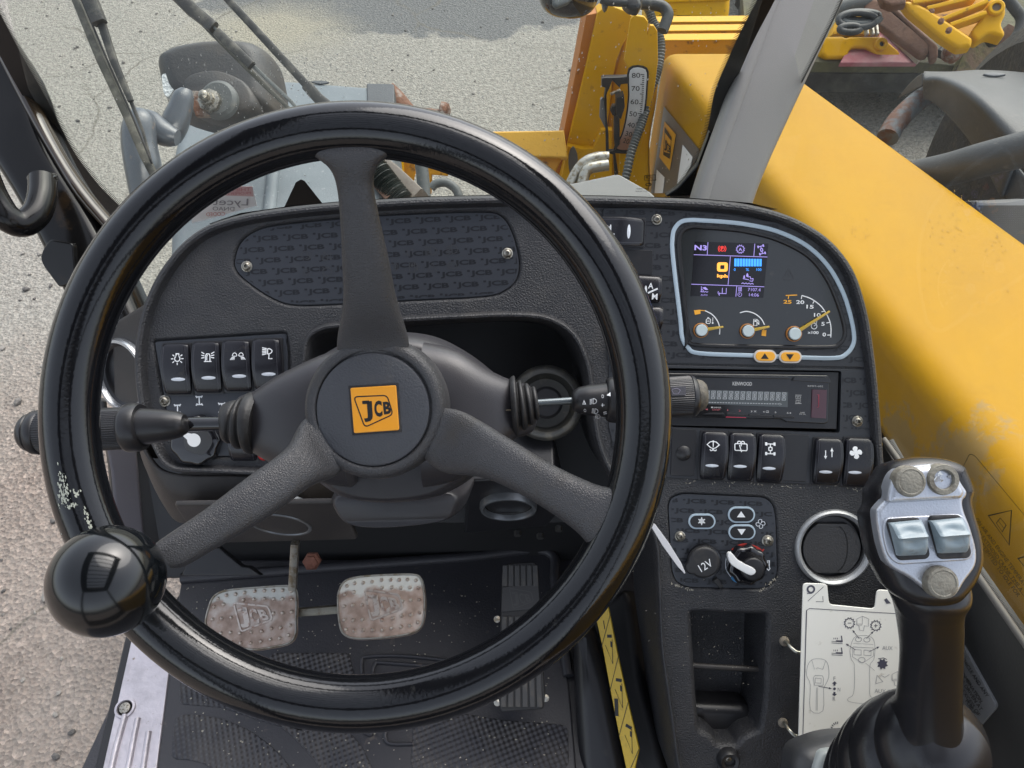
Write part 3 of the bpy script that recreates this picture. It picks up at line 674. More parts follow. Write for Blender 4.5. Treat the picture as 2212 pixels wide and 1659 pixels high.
for lp, dep, b, tp in ((oval, .0035, .0035, .0), (swl, .0035, .0035, .0), (clm, .004, .003, 0), (cub, .062, .006, .003), (vent_l, .03, .002, 0), (radh, .03, .0005, 0)):
    l_, pf, fl = recess(DP, lp, dep, b, 0., True, tp)
    rr = walls(bm, l_, pf); holes.append(rr[0])
    fill(bm, [rr[-1]])
fill(bm, [rings[-1]] + holes)
done('shell', bm, m_dash, dash, DP.M, 32, True)

# hood shelf behind the lip, seen as the grey shelf under the windscreen
bm = bmesh.new()
pa = [DP.w(x, y, -.002) for x, y in ((450, 484), (480, 473), (520, 460), (640, 443), (760, 433), (900, 425), (1100, 420), (1300, 422), (1500, 428), (1620, 438), (1680, 452))]
off = base_M(dash); rA = [bm.verts.new(p - off) for p in pa]; rB = [bm.verts.new(p - off + Vector((0, .055, -.045))) for p in pa]; rC = [bm.verts.new(p - off + Vector((0, .075, -.16))) for p in pa]
for a, b in ((rA, rB), (rB, rC)):
    for i in range(len(a) - 1): bm.faces.new((a[i], a[i + 1], b[i + 1], b[i]))
done('hood_back', bm, m_hood, dash, Matrix.Translation(off), 40)

def jpattern(pl, loop, px0, dx, dy, shift, rows, cols, wpx, hpx, h, rot, m, parent, excl=None, k=None, outline=False):
    """repeating maker's lettering, cut to the outline"""
    bm = bmesh.new(); a = R(rot)
    for r in range(rows):
        for c in range(cols):
            X = c * dx + (r * shift) % dx; Y = r * dy
            x = px0[0] + X * math.cos(a) + Y * math.sin(a); y = px0[1] - X * math.sin(a) + Y * math.cos(a)
            ptext(bm, pl, 'JCB', None, x + wpx * .06, y, wpx * .90, hpx * 1.0, rot, h, .04)
            q = wpx * .055
            xx = x - wpx * .47; yy = y - hpx * .36
            lp = [(xx - q, yy - hpx * .14), (xx + q, yy - hpx * .14), (xx + q, yy + hpx * .14), (xx - q, yy + hpx * .14)]
            disc(bm, [pl.l(u, v, h) for u, v in lp], h)
    clip(bm, loop)
    return flat('lettering', bm, m, parent, pl)
# warning light panel
wl = slab('warning_light_panel', DP, inset(oval, .0042), -.0035, -.0012, m_panel, dash, .0006, 2)
jpattern(DP, inset(oval, .0058), (440, 474), 64.5, 23.9, 34, 11, 13, 53, 14, -.0010, 2.6, m_jpat, wl)
screw(DP, 'F', 325, 598, 38, wl, -.0012); screw(DP, 'F', 2125, 508, 38, wl, -.0012)
m_ghost = mat('unlit warning symbols', (.045, .046, .05), .4)
bm = bmesh.new()
for key, x, y, s in (('seat', 735, 525, 36), ('bulb', 735, 640, 32), ('coolant', 880, 530, 40), ('gear', 880, 635, 36), ('arrows', 1450, 500, 34), ('beamfull', 1600, 490, 44), ('beamdip', 1745, 480, 44), ('park', 1330, 605, 40), ('fuel', 1470, 605, 40), ('warn', 1605, 605, 36), ('beamdip', 1745, 590, 36)):
    add_icon(bm, DP, key, 'F', x, y, s, .10, 2, -.0008)
flat('warning_symbols', bm, m_ghost, wl, DP)
# left switch panel
sp = slab('switch_panel', DP, inset(swl, .0042), -.0035, -.0012, m_panel, dash, .0006, 2)
jpattern(DP, inset(swl, .0055), (300, 735), 62, 23, 33, 13, 7, 52, 14, -.0010, 2, m_jpat2, sp)
screw(DP, 'E', 1140, 1388, 40, sp, -.0012)
for x, y in ((1227, 1445), (1377, 1387), (1533, 1435)):
    icon_o('steering_mode_symbol', DP, 'steer', 'E', x, y, 34, m_white, sp, wd=.24, h=-.0008, ang=2)

def rocker(k, cx, cy, w_, h_, ang, key=None, icx=None, icy=None, isz=36, lens=None, dark=False, horiz=False, parent=dash, base=.0):
    """barrel-shaped rocker switch with its symbol and lens; traced centre and size"""
    c = DP.l(*z1(k, cx, cy), base); sc = .3125 * .76 / 1642; W2, H2 = w_ * sc * .5, h_ * sc * .5
    a = R(ang); ux = Vector((math.cos(a), math.sin(a))); uy = Vector((-math.sin(a), math.cos(a)))
    if horiz: ux, uy = uy, -ux; 
    M = Matrix(((ux.x, uy.x, 0, c.x), (ux.y, uy.y, 0, c.y), (0, 0, 1, 0), (0, 0, 0, 1)))
    h0, bulge = base + .0042, .0042
    def hz(x, y):   # barrel along the length, slight crown across, soft shoulders
        t = y / H2; s = x / W2
        return h0 + bulge * (1 - t * t) + .0006 * (1 - s * s) + (.0012 * t)
    bm = bmesh.new(); nu, nv = 12, 22; rows = []
    for j in range(nv + 1):
        t = -1 + 2 * j / nv; y = H2 * t
        ww = W2 * (.87 + .13 * math.cos(t * 1.35) ** .8) if abs(t) < 1 else W2 * .87
        cr = 1.0
        if abs(t) > .93: cr = .94
        rows.append([bm.verts.new(M @ Vector((ww * cr * (-1 + 2 * i / nu), y, hz(ww * cr * (-1 + 2 * i / nu), y) - (.0007 if i in (0, nu) else 0) - (.0008 if j in (0, nv) else 0)))) for i in range(nu + 1)])
    for A_, B_ in zip(rows, rows[1:]):
        for i in range(nu): bm.faces.new((A_[i], A_[i + 1], B_[i + 1], B_[i]))
    rim = rows[0] + [r[-1] for r in rows[1:]] + rows[-1][-2::-1] + [r[0] for r in rows[-2:0:-1]]
    low = [bm.verts.new((v.co.x + (v.co.x - c.x) * .02, v.co.y + (v.co.y - c.y) * .015, base - .001)) for v in rim]
    for i in range(len(rim)): bm.faces.new((rim[i], rim[(i + 1) % len(rim)], low[(i + 1) % len(rim)], low[i]))
    o = done('rocker_switch', bm, m_switch, parent, DP.M, 50)
    inv = M.inverted(); hf = lambda x, y: hz(*(inv @ Vector((x, y, 0))).xy)
    # seat frame
    fr = [M @ Vector((sx * W2 * 1.07, sy * H2 * 1.05, 0)) for sx, sy in ((-1, -1), (1, -1), (1, 1), (-1, 1))]
    slab('switch_frame', DP, round_poly([tuple(v.xy) for v in fr], .002, 3), base - .002, base + .0012, m_blk, o, .0006, 2, wn=False)
    # fine side groove lines
    bm = bmesh.new()
    for s in (-1, 1):
        q = [M @ Vector((s * W2 * (.70 + .10 * math.cos(t * 1.3)), H2 * t, 0)) for t in [-.9 + .1 * i for i in range(19)]]
        ribbon(bm, [v.xy for v in q], .00035, .00006, False, hf)
    flat('groove', bm, mat('switch groove sheen', (.06, .06, .07), .3), o, DP)
    if key:
        bm = bmesh.new()
        add_icon(bm, DP, key, k, icx, icy, isz, .15 if key not in ('worklights',) else .11, ang, h0 + bulge, None)
        for v in bm.verts: v.co.z = hf(v.co.x, v.co.y) + .00025
        bmesh.ops.subdivide_edges(bm, edges=[e_ for e_ in bm.edges if e_.calc_length() > .003], cuts=2)
        for v in bm.verts: v.co.z = hf(v.co.x, v.co.y) + .00025
        flat('symbol', bm, m_white, o, DP)
    if lens:
        lc = DP.l(*z1(k, *lens[:2]), h0 + bulge); bm = bmesh.new()
        lx = lens[2] * sc * .5 if len(lens) > 2 else 49 * sc; ly = lens[3] * sc * .5 if len(lens) > 3 else 12.5 * sc
        lp = circ(lc, lx, 20, ly, a); vs_ = [bm.verts.new((p.x, p.y, hf(p.x, p.y) + .0003)) for p in lp]; cc_ = bm.verts.new((lc.x, lc.y, hf(lc.x, lc.y) + .0006))
        for i in range(20): bm.faces.new((vs_[i], vs_[(i + 1) % 20], cc_))
        flat('indicator_lens', bm, m_lens, o, DP)
    return o
for cx, cy, key, ix, iy, ly, lx in ((1232, 1170, 'bulb', 1227, 1095, 1240, 1230), (1442, 1158, 'beacon', 1437, 1086, 1230, 1440), (1648, 1148, 'worklights', 1645, 1078, 1218, 1652), (1855, 1137, 'headlamp', 1850, 1062, 1204, 1855)):
    rocker('E', cx, cy, 196, 350, 1, key, ix, iy, 44, (lx, ly))
# steering mode knob (low left, behind the stalk)
kc = DP.l(*z1('I', 1370, 270)); bm = bmesh.new()
def lobed(cx, cy, r, n, amp, seg=72): return [Vector((cx + (r + amp * math.cos(n * 2 * math.pi * i / seg)) * math.cos(2 * math.pi * i / seg), cy + (r + amp * math.cos(n * 2 * math.pi * i / seg)) * math.sin(2 * math.pi * i / seg))) for i in range(seg)]
ks = .3125 * .76 / 1642
add_slab(bm, lobed(kc.x, kc.y, 172 * ks, 9, 6 * ks), -.001, .011, .003, 3)
kn = done('mode_knob', bm, m_gloss, dash, DP.M, 40)
bm = bmesh.new(); c2 = DP.l(*z1('I', 1340, 278), .0115); disc(bm, circ(c2, 47 * ks, 24), .0115)
q = [DP.l(*z1('I', x, y), .0112) for x, y in ((1262, 246), (1290, 225), (1330, 235), (1310, 290))]; disc(bm, q, .0113)
flat('pointer', bm, m_dwhite, kn, DP)
bm = bmesh.new(); add_slab(bm, lobed(kc.x + .004, kc.y + .0, 100 * ks, 5, 3 * ks), .010, .0112, .0008, 2); done('knob_face', bm, mat('dark grey knob centre', (.035, .036, .038), .4), kn, DP.M, 40)
# half-hidden switch right of the knob with a red button edge
rocker('I', 1690, 320, 190, 200, 0, None, parent=dash)
bm = bmesh.new(); lathe(bm, [(.006, 0), (.006, .006), (.004, .008)], Matrix.Translation((*DP.l(*z1('I', 1835, 372)), 0)), 20); done('red_button', bm, mat('red plastic', (.45, .02, .02), .3), dash, DP.M)

# right instrument panel
p1 = [(1302, 450), (1400, 449), (1569, 463), (1678, 481), (1742, 508), (1790, 542), (1826, 590), (1849, 640), (1868, 700), (1875, 793), (1312, 782), (1304, 640)]
p1l = ccw(round_poly([tuple(DP.l(x, y)) for x, y in p1], .004, 3))
ip = slab('instrument_panel', DP, p1l, -.001, .0016, m_panel2, dash, .0006, 2)
jpattern(DP, inset(p1l, .002), (1240, 457), 64, 23.5, 33, 16, 12, 53, 13.5, .0018, -1.4, m_jpat, ip)
screw(DP, 'G', 668, 135, 36, ip, .0016)
p2 = [(1314, 786), (1875, 798), (1886, 1052), (1438, 1031), (1356, 1012), (1330, 985), (1314, 920)]
p2l = ccw(round_poly([tuple(DP.l(x, y)) for x, y in p2], .004, 3))
radh2 = ccw(round_poly([tuple(DP.l(x, y, .0016)) for x, y in radp_px], .003, 3))
rp = slab('radio_surround', DP, p2l, -.001, .0016, m_panel2, dash, .0006, 2, holes=[(radh2, [(0, .0016), (.0003, .0010), (.0006, -.01)], False)])
bm = bmesh.new()
for a_, b_ in (((1315, 800), 1), ((1826, 810), 2)):
    pass
bm.free()
jr = [(1820, 803), (1872, 805), (1879, 930), (1822, 925)]
jpattern(DP, ccw([DP.l(x, y, .0018) for x, y in jr]), (1782, 822), 48, 26.8, 20, 5, 4, 40, 15, .0018, -1.2, m_jpat, rp)
jl = [(1318, 792), (1386, 794), (1386, 1005), (1322, 975)]
jpattern(DP, ccw([DP.l(x, y, .0018) for x, y in jl]), (1300, 800), 60, 26.8, 22, 8, 3, 50, 14.5, .0018, -1.2, m_jpat, rp)
screw(DP, 'H', 1778, 423, 38, rp, .0016)
# blanks and rockers of the lower row
def blank(k, pts, parent, h=.003):
    return slab('blanking_plate', DP, round_poly([tuple(DP.l(*z1(k, x, y), h)) for x, y in pts], .0015, 3), .001, h, m_blk, parent, .0006, 2)
bl = blank('H', [(500, 472), (672, 482), (656, 805), (488, 798)], rp)
bm = bmesh.new(); c = DP.l(*z1('H', 578, 645), .003); lathe(bm, [(53 * ks, .003), (53 * ks, .0036), (30 * ks, .0058), (10 * ks, .0062)], Matrix.Translation((c.x, c.y, 0)), 28); q = done('immobiliser_lamp', bm, m_blk, bl, DP.M)
blank('H', [(1275, 510), (1447, 520), (1425, 845), (1258, 836)], rp)
for cx, cy, w_, h_, key, ix, iy, isz, lx, ly in ((780, 660, 186, 336, 'washer', 782, 596, 42, 775, 731), (970, 668, 188, 338, 'rearwash', 974, 600, 42, 970, 736), (1170, 679, 188, 340, 'fourwheel', 1177, 614, 46, 1170, 750), (1563, 699, 196, 322, 'arrows', 1580, 648, 44, 1562, 775), (1770, 706, 196, 340, 'fan', 1768, 640, 44, 1764, 778)):
    rocker('H', cx, cy, w_, h_, -2, key, ix, iy, isz, (lx, ly, 92, 22), base=.0016)
# upper switches beside the cluster, partly behind the wheel rim
o = rocker('G', 415, 222, 190, 330, -2, None, lens=(476, 218, 24, 96), horiz=True, base=.0016)
bm = bmesh.new(); ptext(bm, DP, 'L', 'G', 362, 205, 30, 70, 0, .0114, .0); add_icon(bm, DP, 'gear', 'G', 322, 205, 28, .2, 0, .0114); flat('symbol', bm, m_white, o, DP)
blank('G', [(300, 338), (642, 348), (640, 520), (300, 512)], ip)
o = rocker('G', 600, 618, 190, 180, -3, None, base=.0016)
bm = bmesh.new(); ptext(bm, DP, 'A', 'G', 628, 593, 36, 40, -4, .0114, .02); ptext(bm, DP, 'M', 'G', 655, 667, 38, 42, -4, .0114, .02)
ribbon(bm, [DP.l(*z1('G', 608, 643), .0114), DP.l(*z1('G', 676, 612), .0114)], .0016, .0114)
disc(bm, circ(DP.l(*z1('G', 594, 622), .0114), 8 * ks, 14, 30 * ks), .0114); flat('symbol', bm, m_white, o, DP)
rocker('G', 612, 818, 185, 160, -3, None, base=.0016)
bm = bmesh.new(); c = DP.l(*z1('G', 440, 990)); lathe(bm, [(.014, .001), (.014, .010), (.012, .012)], Matrix.Translation((c.x, c.y, 0)), 28); done('small_knob', bm, m_blk, ip, DP.M)

# climate panel
cp = slab('climate_panel', DP, inset(clm, .0032), -.004, -.0012, m_panel, dash, .0006, 2)
jpattern(DP, inset(clm, .0055), (1440, 1081), 61, 21.5, 37, 11, 6, 49, 12, -.0010, -2.5, m_jpat, cp)
screw(DP, 'H', 553, 1217, 36, cp, -.0012); screw(DP, 'H', 1157, 1248, 40, cp, -.0012)
def pill(k, cx, cy, w_, h_, m1, m2, key, isz, parent, pl=DP, h=-.0012, ang=0, mi=None, dz=.0016):
    rr = h_ * .5; pts = [(cx + s * (w_ / 2 - rr) + rr * math.cos(R(a)), cy - rr * math.sin(R(a))) for s, a0 in ((1, -90), (-1, 90)) for a in [a0 + 15 * i for i in range(13)]]
    ca, sa = math.cos(R(ang)), math.sin(R(ang)); pts = [(cx + (x - cx) * ca + (y - cy) * sa, cy - (x - cx) * sa + (y - cy) * ca) for x, y in pts]
    lo_ = ccw([pl.l(*z1(k, x, y), h) for x, y in pts])
    o = slab('button', pl, lo_, h - .0005, h + dz, m1, parent, .0005, 2)
    slab('button_face', pl, inset(lo_, 12 * ks), h + dz - .0003, h + dz + .0006, m2, o, .0004, 2)
    icon_o('symbol', pl, key, k, cx, cy, isz, mi or m_white, o, h=h + dz + .0009, wd=.22, ang=ang); return o
pill('H', 703, 1114, 188, 106, m_bluering, m_blk, 'snow', 30, cp)
pill('H', 976, 1068, 188, 112, m_bluering, m_blk, 'triup', 32, cp)
pill('H', 979, 1188, 188, 106, m_bluering, m_blk, 'tridown', 32, cp)
icon_o('fan_symbol', DP, 'fanline', 'H', 1110, 1133, 32, m_lens, cp, wd=.12, h=-.0008)
# 12 V socket cover
sk = .3125 * .76 / 1642; c = DP.l(*z1('H', 718, 1392)); bm = bmesh.new()
lathe(bm, [(120 * sk, -.0012), (120 * sk, .006), (112 * sk, .008)], Matrix.Translation((c.x, c.y + 8 * sk, 0)), 40)
so_ = done('socket_ring', bm, m_gloss, cp, DP.M)
c2 = DP.l(*z1('H', 722, 1402), .012); lp = []
for i in range(56):
    a = 2 * math.pi * i / 56; r = 112 * sk
    da = abs((math.degrees(a) - 205 + 180) % 360 - 180); r += 28 * sk * max(0, 1 - (da / 26) ** 2)
    lp.append(Vector((c2.x + r * math.cos(a), c2.y + r * math.sin(a))))
bm = bmesh.new(); add_slab(bm, lp, .007, .0125, .003, 4); cv = done('socket_cover', bm, mat('matt black rubber cap', (.020, .020, .022), .5, dust=(60, (.05, .045, .04), .55, .8)), so_, DP.M, 40, True)
bm = bmesh.new(); ptext(bm, DP, '12V', 'H', 730, 1420, 96, 54, 30, .0127, .0); 
# keep this one flat on the cap
flat('lettering', bm, m_white, cv, DP) if False else done('lettering', bm, m_white, so_, DP.M, 0)
slab('hinge_tab', DP, [DP.l(*z1('H', x, y)) for x, y in ((775, 1520), (805, 1500), (850, 1558), (822, 1572))], -.001, .004, m_rub, so_, .001)
# temperature knob
c = DP.l(*z1('H', 1020, 1418), .006); bm = bmesh.new()
add_slab(bm, lobed(c.x, c.y, 138 * sk, 9, 6 * sk), -.001, .010, .004, 4); kn = done('temperature_knob', bm, m_gloss, cp, DP.M, 40, True)
bm = bmesh.new(); c3 = DP.l(*z1('H', 1062, 1450), .014); add_slab(bm, circ(c3, 82 * sk, 36), .009, .014, .002, 3); done('knob_hub', bm, m_blk, kn, DP.M, 40)
bm = bmesh.new(); q = [DP.l(*z1('H', x, y), .0155) for x, y in ((884, 1345), (912, 1335), (965, 1392), (1062, 1440), (1078, 1470), (1050, 1490), (1015, 1480), (925, 1428), (895, 1395))]
add_slab(bm, cat(q, 3), .011, .0155, .001, 2); done('pointer', bm, m_dwhite, kn, DP.M, 40, True)
bm = bmesh.new(); ribbon(bm, cat([DP.l(*z1('H', x, y), -.0008) for x, y in ((912, 1312), (950, 1285), (1000, 1272), (1050, 1280), (1098, 1300), (1120, 1322))], 4, False) + [DP.l(*z1('H', 1134, 1308), -.0008)], 9 * sk, -.0009); flat('red_arc', bm, m_redp, cp, DP)
bm = bmesh.new(); ribbon(bm, [DP.l(*z1('H', x, y), -.0008) for x, y in ((908, 1502), (925, 1522), (948, 1534))], 14 * sk, -.0009); flat('blue_arc', bm, m_bluep, cp, DP)
bm = bmesh.new(); ribbon(bm, cat([DP.l(*z1('H', x, y), -.0008) for x, y in ((905, 1320), (875, 1365), (868, 1420), (878, 1460), (905, 1500))], 4, False), 5 * sk, -.0009); flat('white_arc', bm, m_lens, cp, DP)
icon_o('airflow_symbol', DP, 'blower', 'H', 1163, 1420, 36, m_lens, cp, wd=.14, h=-.0008)

# big round air vent of the console
bm = bmesh.new(); T_ = Matrix.Translation((vc.x, vc.y, 0))
lathe(bm, [(vr * 1.0, -.003), (vr * 1.0, .0015), (vr * .985, .0038), (vr * .93, .0052), (vr * .87, .0038), (vr * .84, .001), (vr * .83, -.004)], T_, 64, False, False)
av = done('air_vent', bm, mat('satin silver ring', (.40, .41, .42), .38, metal=.5, dust=(50, (.25, .25, .24), .6, .8)), dash, DP.M, 50)
bm = bmesh.new(); lathe(bm, [(vr * .86, .0005), (vr * .82, -.001), (vr * .79, -.004), (vr * .78, -.008)], T_, 64, False, True); done('vent_barrel', bm, m_blk, av, DP.M)
bm = bmesh.new()
lp = [p for p in circ((vc.x, vc.y - .002), vr * .755, 72) if abs(p.y - vc.y + .002) < vr * .66]; add_slab(bm, lp, -.012, -.0025, .0012, 3); fl_ = done('vent_flap', bm, mat('vent flap plastic', (.042, .042, .044), .42, bump=(600, .0004, 'n')), av, DP.M, 40, True)
bm = bmesh.new(); ribbon(bm, [Vector((vc.x + vr * (.10 + .30 * math.cos(R(a))), vc.y - .002 + vr * .60 * math.sin(R(a)))) for a in range(-78, 80, 6)], .0011, -.0022); flat('flap_seam', bm, m_blk_d, av, DP)
# cubby details: cross bar and moulded floor step
tube_o('cubby_rail', [DP.w(*z1('L', 880, 948), -.02), DP.w(*z1('L', 1100, 962), -.018), DP.w(*z1('L', 1405, 978), -.02)], .0032, m_dash2, dash, 10, sm=4)
slab('cubby_step', DP, round_poly([tuple(DP.l(*z1('L', x, y), -.03)) for x, y in ((905, 1215), (1290, 1230), (1400, 1300), (1400, 1440), (1290, 1470), (1240, 1540), (1070, 1540), (1010, 1460), (935, 1430))], .006), -.062, -.030, m_blk, dash, .012, 5)
bm = bmesh.new(); c = DP.l(*z1('L', 1160, 1590)); T_ = Matrix.Translation((c.x, c.y, 0)); lathe(bm, [(82 * sk, -.001), (80 * sk, .005), (62 * sk, .009), (40 * sk, .0085), (34 * sk, .005)], T_, 36, False, True); bo = done('console_boss', bm, m_blk, dash, DP.M)
screw(DP, 'L', 1160, 1588, 30, bo, .005)
# chaff and grit caught in the seams: fine grains
bm = bmesh.new()
def grains(bm, k, a, b, n, h, s0=.0003, s1=.0010, wob=6):
    for _ in range(n):
        t = random.random(); x = a[0] + (b[0] - a[0]) * t + random.gauss(0, wob); y = a[1] + (b[1] - a[1]) * t + random.gauss(0, wob)
        c = DP.l(*z1(k, x, y), h); s = random.uniform(s0, s1); an = random.random() * 3
        vs_ = [bm.verts.new((c.x + s * math.cos(an + j * 1.57) * (1.8 if j % 2 else .5), c.y + s * math.sin(an + j * 1.57) * (1.8 if j % 2 else .5), h + .0002 * (j % 2))) for j in range(4)]; bm.faces.new(vs_)
grains(bm, 'H', (490, 1545), (640, 1590), 30, .0003); grains(bm, 'H', (1100, 1600), (1230, 1500), 24, .0003); grains(bm, 'H', (520, 835), (1800, 890), 46, .0003, wob=10)
grains(bm, 'L', (760, 350), (1480, 1500), 70, .0003, .0002, .0006, 160); grains(bm, 'H', (1780, 905), (1880, 850), 14, .0003)
grains(bm, 'L', (880, 600), (1400, 1150), 40, -.061, .0003, .0008, 90)
o = flat('dust_grains', bm, m_chaff, dash, DP); o['kind'] = 'stuff'

# side vent of the dashboard, at its left end
SVP = Pl(262, 812, .80, (-.45, -.72, .55))
bm = bmesh.new(); c = SVP.l(262, 812); T_ = Matrix.Translation((c.x, c.y, 0)); lathe(bm, [(.040, -.02), (.040, 0), (.0385, .003), (.0355, .003), (.034, 0), (.033, -.006)], T_, 56, False, False); sv = done('side_air_vent', bm, m_chrome, dash, SVP.M, 50)
bm = bmesh.new(); lathe(bm, [(.0335, -.002), (.031, -.004), (.030, -.008)], T_, 48, False, True); done('vent_barrel', bm, m_blk, sv, SVP.M)
bm = bmesh.new(); ribbon(bm, [Vector((c.x + .004 + .014 * math.cos(R(a)), c.y + .028 * math.sin(R(a)))) for a in range(-80, 82, 8)], .0009, -.0078); flat('flap_seam', bm, m_blk_d, sv, SVP)
slab('side_cheek', SVP, round_poly([tuple(SVP.l(x, y)) for x, y in ((232, 700), (330, 640), (330, 1000), (300, 980), (238, 900))], .008), -.08, -.004, m_dash2, dash, .004)

# lower body of the dashboard
LP = Pl(520, 1100, .80, (0, -.82, .57))
None and slab('lower_body', LP, round_poly([tuple(LP.l(x, y)) for x, y in ((300, 950), (330, 1010), (392, 1090), (470, 1130), (700, 1130), (735, 1080), (735, 1000), (640, 960))], .03, 6), -.06, .012, m_dash2, dash, .03, 8)
KP = Pl(600, 1150, .80, (-.05, -.985, -.17))
kpl = round_poly([tuple(KP.l(x, y)) for x, y in ((372, 1100), (396, 1135), (456, 1182), (772, 1174), (752, 1128), (720, 1095))], .006)
slab('knee_panel', KP, kpl, -.009, -.004, m_dash2, dash, .003)
KV = Pl(605, 1132, .835, (-.10, -.80, .60))
def small_vent(pl, x, y, r, parent):
    c = pl.l(x, y); T_ = Matrix.Translation((c.x, c.y, 0)); bm = bmesh.new()
    lathe(bm, [(r, -.02), (r, 0), (r * .96, .003), (r * .88, .003), (r * .84, 0), (r * .82, -.006)], T_, 48, False, False); o = done('footwell_vent', bm, m_chrome if 0 else mat('dull silver ring', (.20, .21, .22), .35, metal=.6), parent, pl.M, 50)
    bm = bmesh.new(); lathe(bm, [(r * .83, -.003), (r * .76, -.007)], T_, 48, False, True); done('vent_barrel', bm, m_blk_d, o, pl.M)
    bm = bmesh.new(); add_slab(bm, [p for p in circ(c, r * .80, 48) if abs(p.y - c.y) < r * .62], -.008, -.003, .001, 2); done('vent_flap', bm, m_blk, o, pl.M, 40); return o
VP1 = Pl(607, 1130, .792, (-.05, -.985, -.17)); small_vent(VP1, 607, 1130, .033, dash)
VP2 = Pl(1098, 1098, .845, (0, -.985, -.14)); 
KR = Pl(1100, 1100, .86, (.0, -.985, -.14))
slab('knee_panel', KR, round_poly([tuple(KR.l(x, y)) for x, y in ((1012, 1040), (1003, 1153), (1180, 1138), (1215, 1100), (1200, 1030))], .004), -.05, .0, m_blk, dash, .003)
small_vent(VP2, 1098, 1098, .032, dash)
for x, y in ((1118, 1154), (1167, 1160), (1207, 1144)):
    bm = bmesh.new(); c = KR.l(x, y, 0); lathe(bm, [(.0045, -.004), (.0045, .002)], Matrix.Translation((c.x, c.y, 0)), 6); done('bracket_bolt', bm, mat('dull bolt', (.12, .12, .115), .4, metal=.7), dash, KR.M, 0)
# back wall of the column opening
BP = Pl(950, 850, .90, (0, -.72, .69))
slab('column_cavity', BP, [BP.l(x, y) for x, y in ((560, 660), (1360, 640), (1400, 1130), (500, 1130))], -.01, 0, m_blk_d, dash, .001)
# ignition barrel behind the right stalk
bm = bmesh.new(); IP = Pl(1180, 880, .80, (0, -.6, .8)); c = IP.l(1180, 870); T_ = Matrix.Translation((c.x, c.y, 0))
lathe(bm, [(.040, -.02), (.040, .0), (.036, .004), (.031, .004), (.029, -.001), (.026, -.010)], T_, 48, False, True); ig = done('ignition_surround', bm, mat('worn dark ring', (.09, .088, .08), .35, metal=.4, dust=(60, (.2, .18, .14), .5, .7)), dash, IP.M, 50)
bm = bmesh.new(); lathe(bm, [(.017, -.01), (.017, .006), (.014, .009)], T_, 30, False, True); done('ignition_lock', bm, m_blk, ig, IP.M)

# thin white tapered strip poking out beside the climate panel
bm = bmesh.new(); NP = Pl(1440, 1180, .745, (0, -math.cos(e), math.sin(e)))
q = [NP.l(*z1('H', x, y)) for x, y in ((352, 1150), (365, 1125), (385, 1140), (470, 1255), (560, 1400), (590, 1472), (583, 1476), (535, 1425), (430, 1280))]
add_slab(bm, q, -.0006, .0006, .0003, 1, bottom=True); o = done('white_strip', bm, mat('plain white', (.62, .62, .64), .4), None, NP.M, 30); tag(o, 'thin white tapered plastic strip sticking out between the wheel rim and the climate panel', 'plastic strip')

# ================================================================== instrument cluster
ic = thing('instrument_cluster', tuple(DP.w(1650, 620, .002)), 'smoked instrument display with small screen and three amber needles inside a pale blue outline', 'instrument display')
ring_px = zz('G', [(778, 270), (790, 205), (835, 152), (905, 138), (1000, 142), (1150, 152), (1300, 170), (1500, 215), (1700, 310), (1850, 450), (1950, 620), (2005, 780), (2033, 920), (2028, 1000), (1980, 1065), (1895, 1093), (1600, 1086), (1340, 1075), (965, 1060), (885, 1018), (846, 950), (832, 820), (800, 560), (778, 350)])
lp = ccw(cat([DP.l(x, y, .0028) for x, y in ring_px], 5)); bm = bmesh.new()
A_ = inset(lp, -.0021); B_ = inset(lp, .0021); rr = walls(bm, A_, [(0, .001), (0, .0024), (.0005, .0028)]); r2 = walls(bm, B_, [(0, .001), (0, .0024), (-.0005, .0028)]); fill(bm, [rr[-1], r2[-1]])
done('outline_band', bm, m_bluering, ic, DP.M, 40)
fc_px = zz('G', [(838, 330), (850, 235), (915, 202), (1010, 208), (1150, 218), (1300, 238), (1500, 292), (1700, 398), (1820, 540), (1895, 700), (1942, 850), (1950, 935), (1915, 985), (1850, 1002), (1500, 1000), (960, 988), (912, 950), (890, 860), (860, 560)])
fl0 = ccw(cat([DP.l(x, y, .002) for x, y in fc_px], 5)); bm = bmesh.new()
rr = walls(bm, inset(fl0, -.0042), [(0, .001), (0, .003), (.0012, .0042), (.003, .0042), (.0045, .0022), (.0048, .001)])
done('bezel', bm, m_blk, ic, DP.M, 40)
bm = bmesh.new(); disc(bm, fl0, .0026); fa = done('face', bm, m_face, ic, DP.M, 0)
FH = .0026
bm = bmesh.new(); disc(bm, [DP.l(*z1('G', x, y), FH) for x, y in ((932, 288), (1441, 302), (1405, 676), (903, 662))], FH + .0003); scr = done('screen', bm, m_screen, ic, DP.M, 0)
SH = FH + .0006
def sline(bm, pts, wd=2.2, k='G', h=SH): ribbon(bm, [DP.l(*z1(k, x, y), h) for x, y in pts], wd * ks, h)
bm = bmesh.new()
for q in (((925, 378), (1434, 394)), ((908, 582), (1412, 600)), ((1023, 292), (1018, 378)), ((1347, 302), (1340, 388)), ((1178, 390), (1162, 587)), ((1222, 596), (1216, 668))): sline(bm, q, 4.2)
ptext(bm, DP, 'N3', 'G', 973, 330, 86, 36, -2, SH, .03); add_icon(bm, DP, 'gear', 'G', 1247, 340, 30, .14, -2, SH); ptext(bm, DP, 'A', 'G', 1247, 341, 24, 20, -2, SH, .03)
add_icon(bm, DP, 'fourwheel', 'G', 1394, 345, 30, .18, 14, SH, sy=36); add_icon(bm, DP, 'drops', 'G', 1298, 545, 42, .11, -3, SH)
add_icon(bm, DP, 'bucket', 'G', 998, 625, 30, .13, -2, SH); add_icon(bm, DP, 'forks', 'G', 1122, 635, 32, .14, -2, SH)
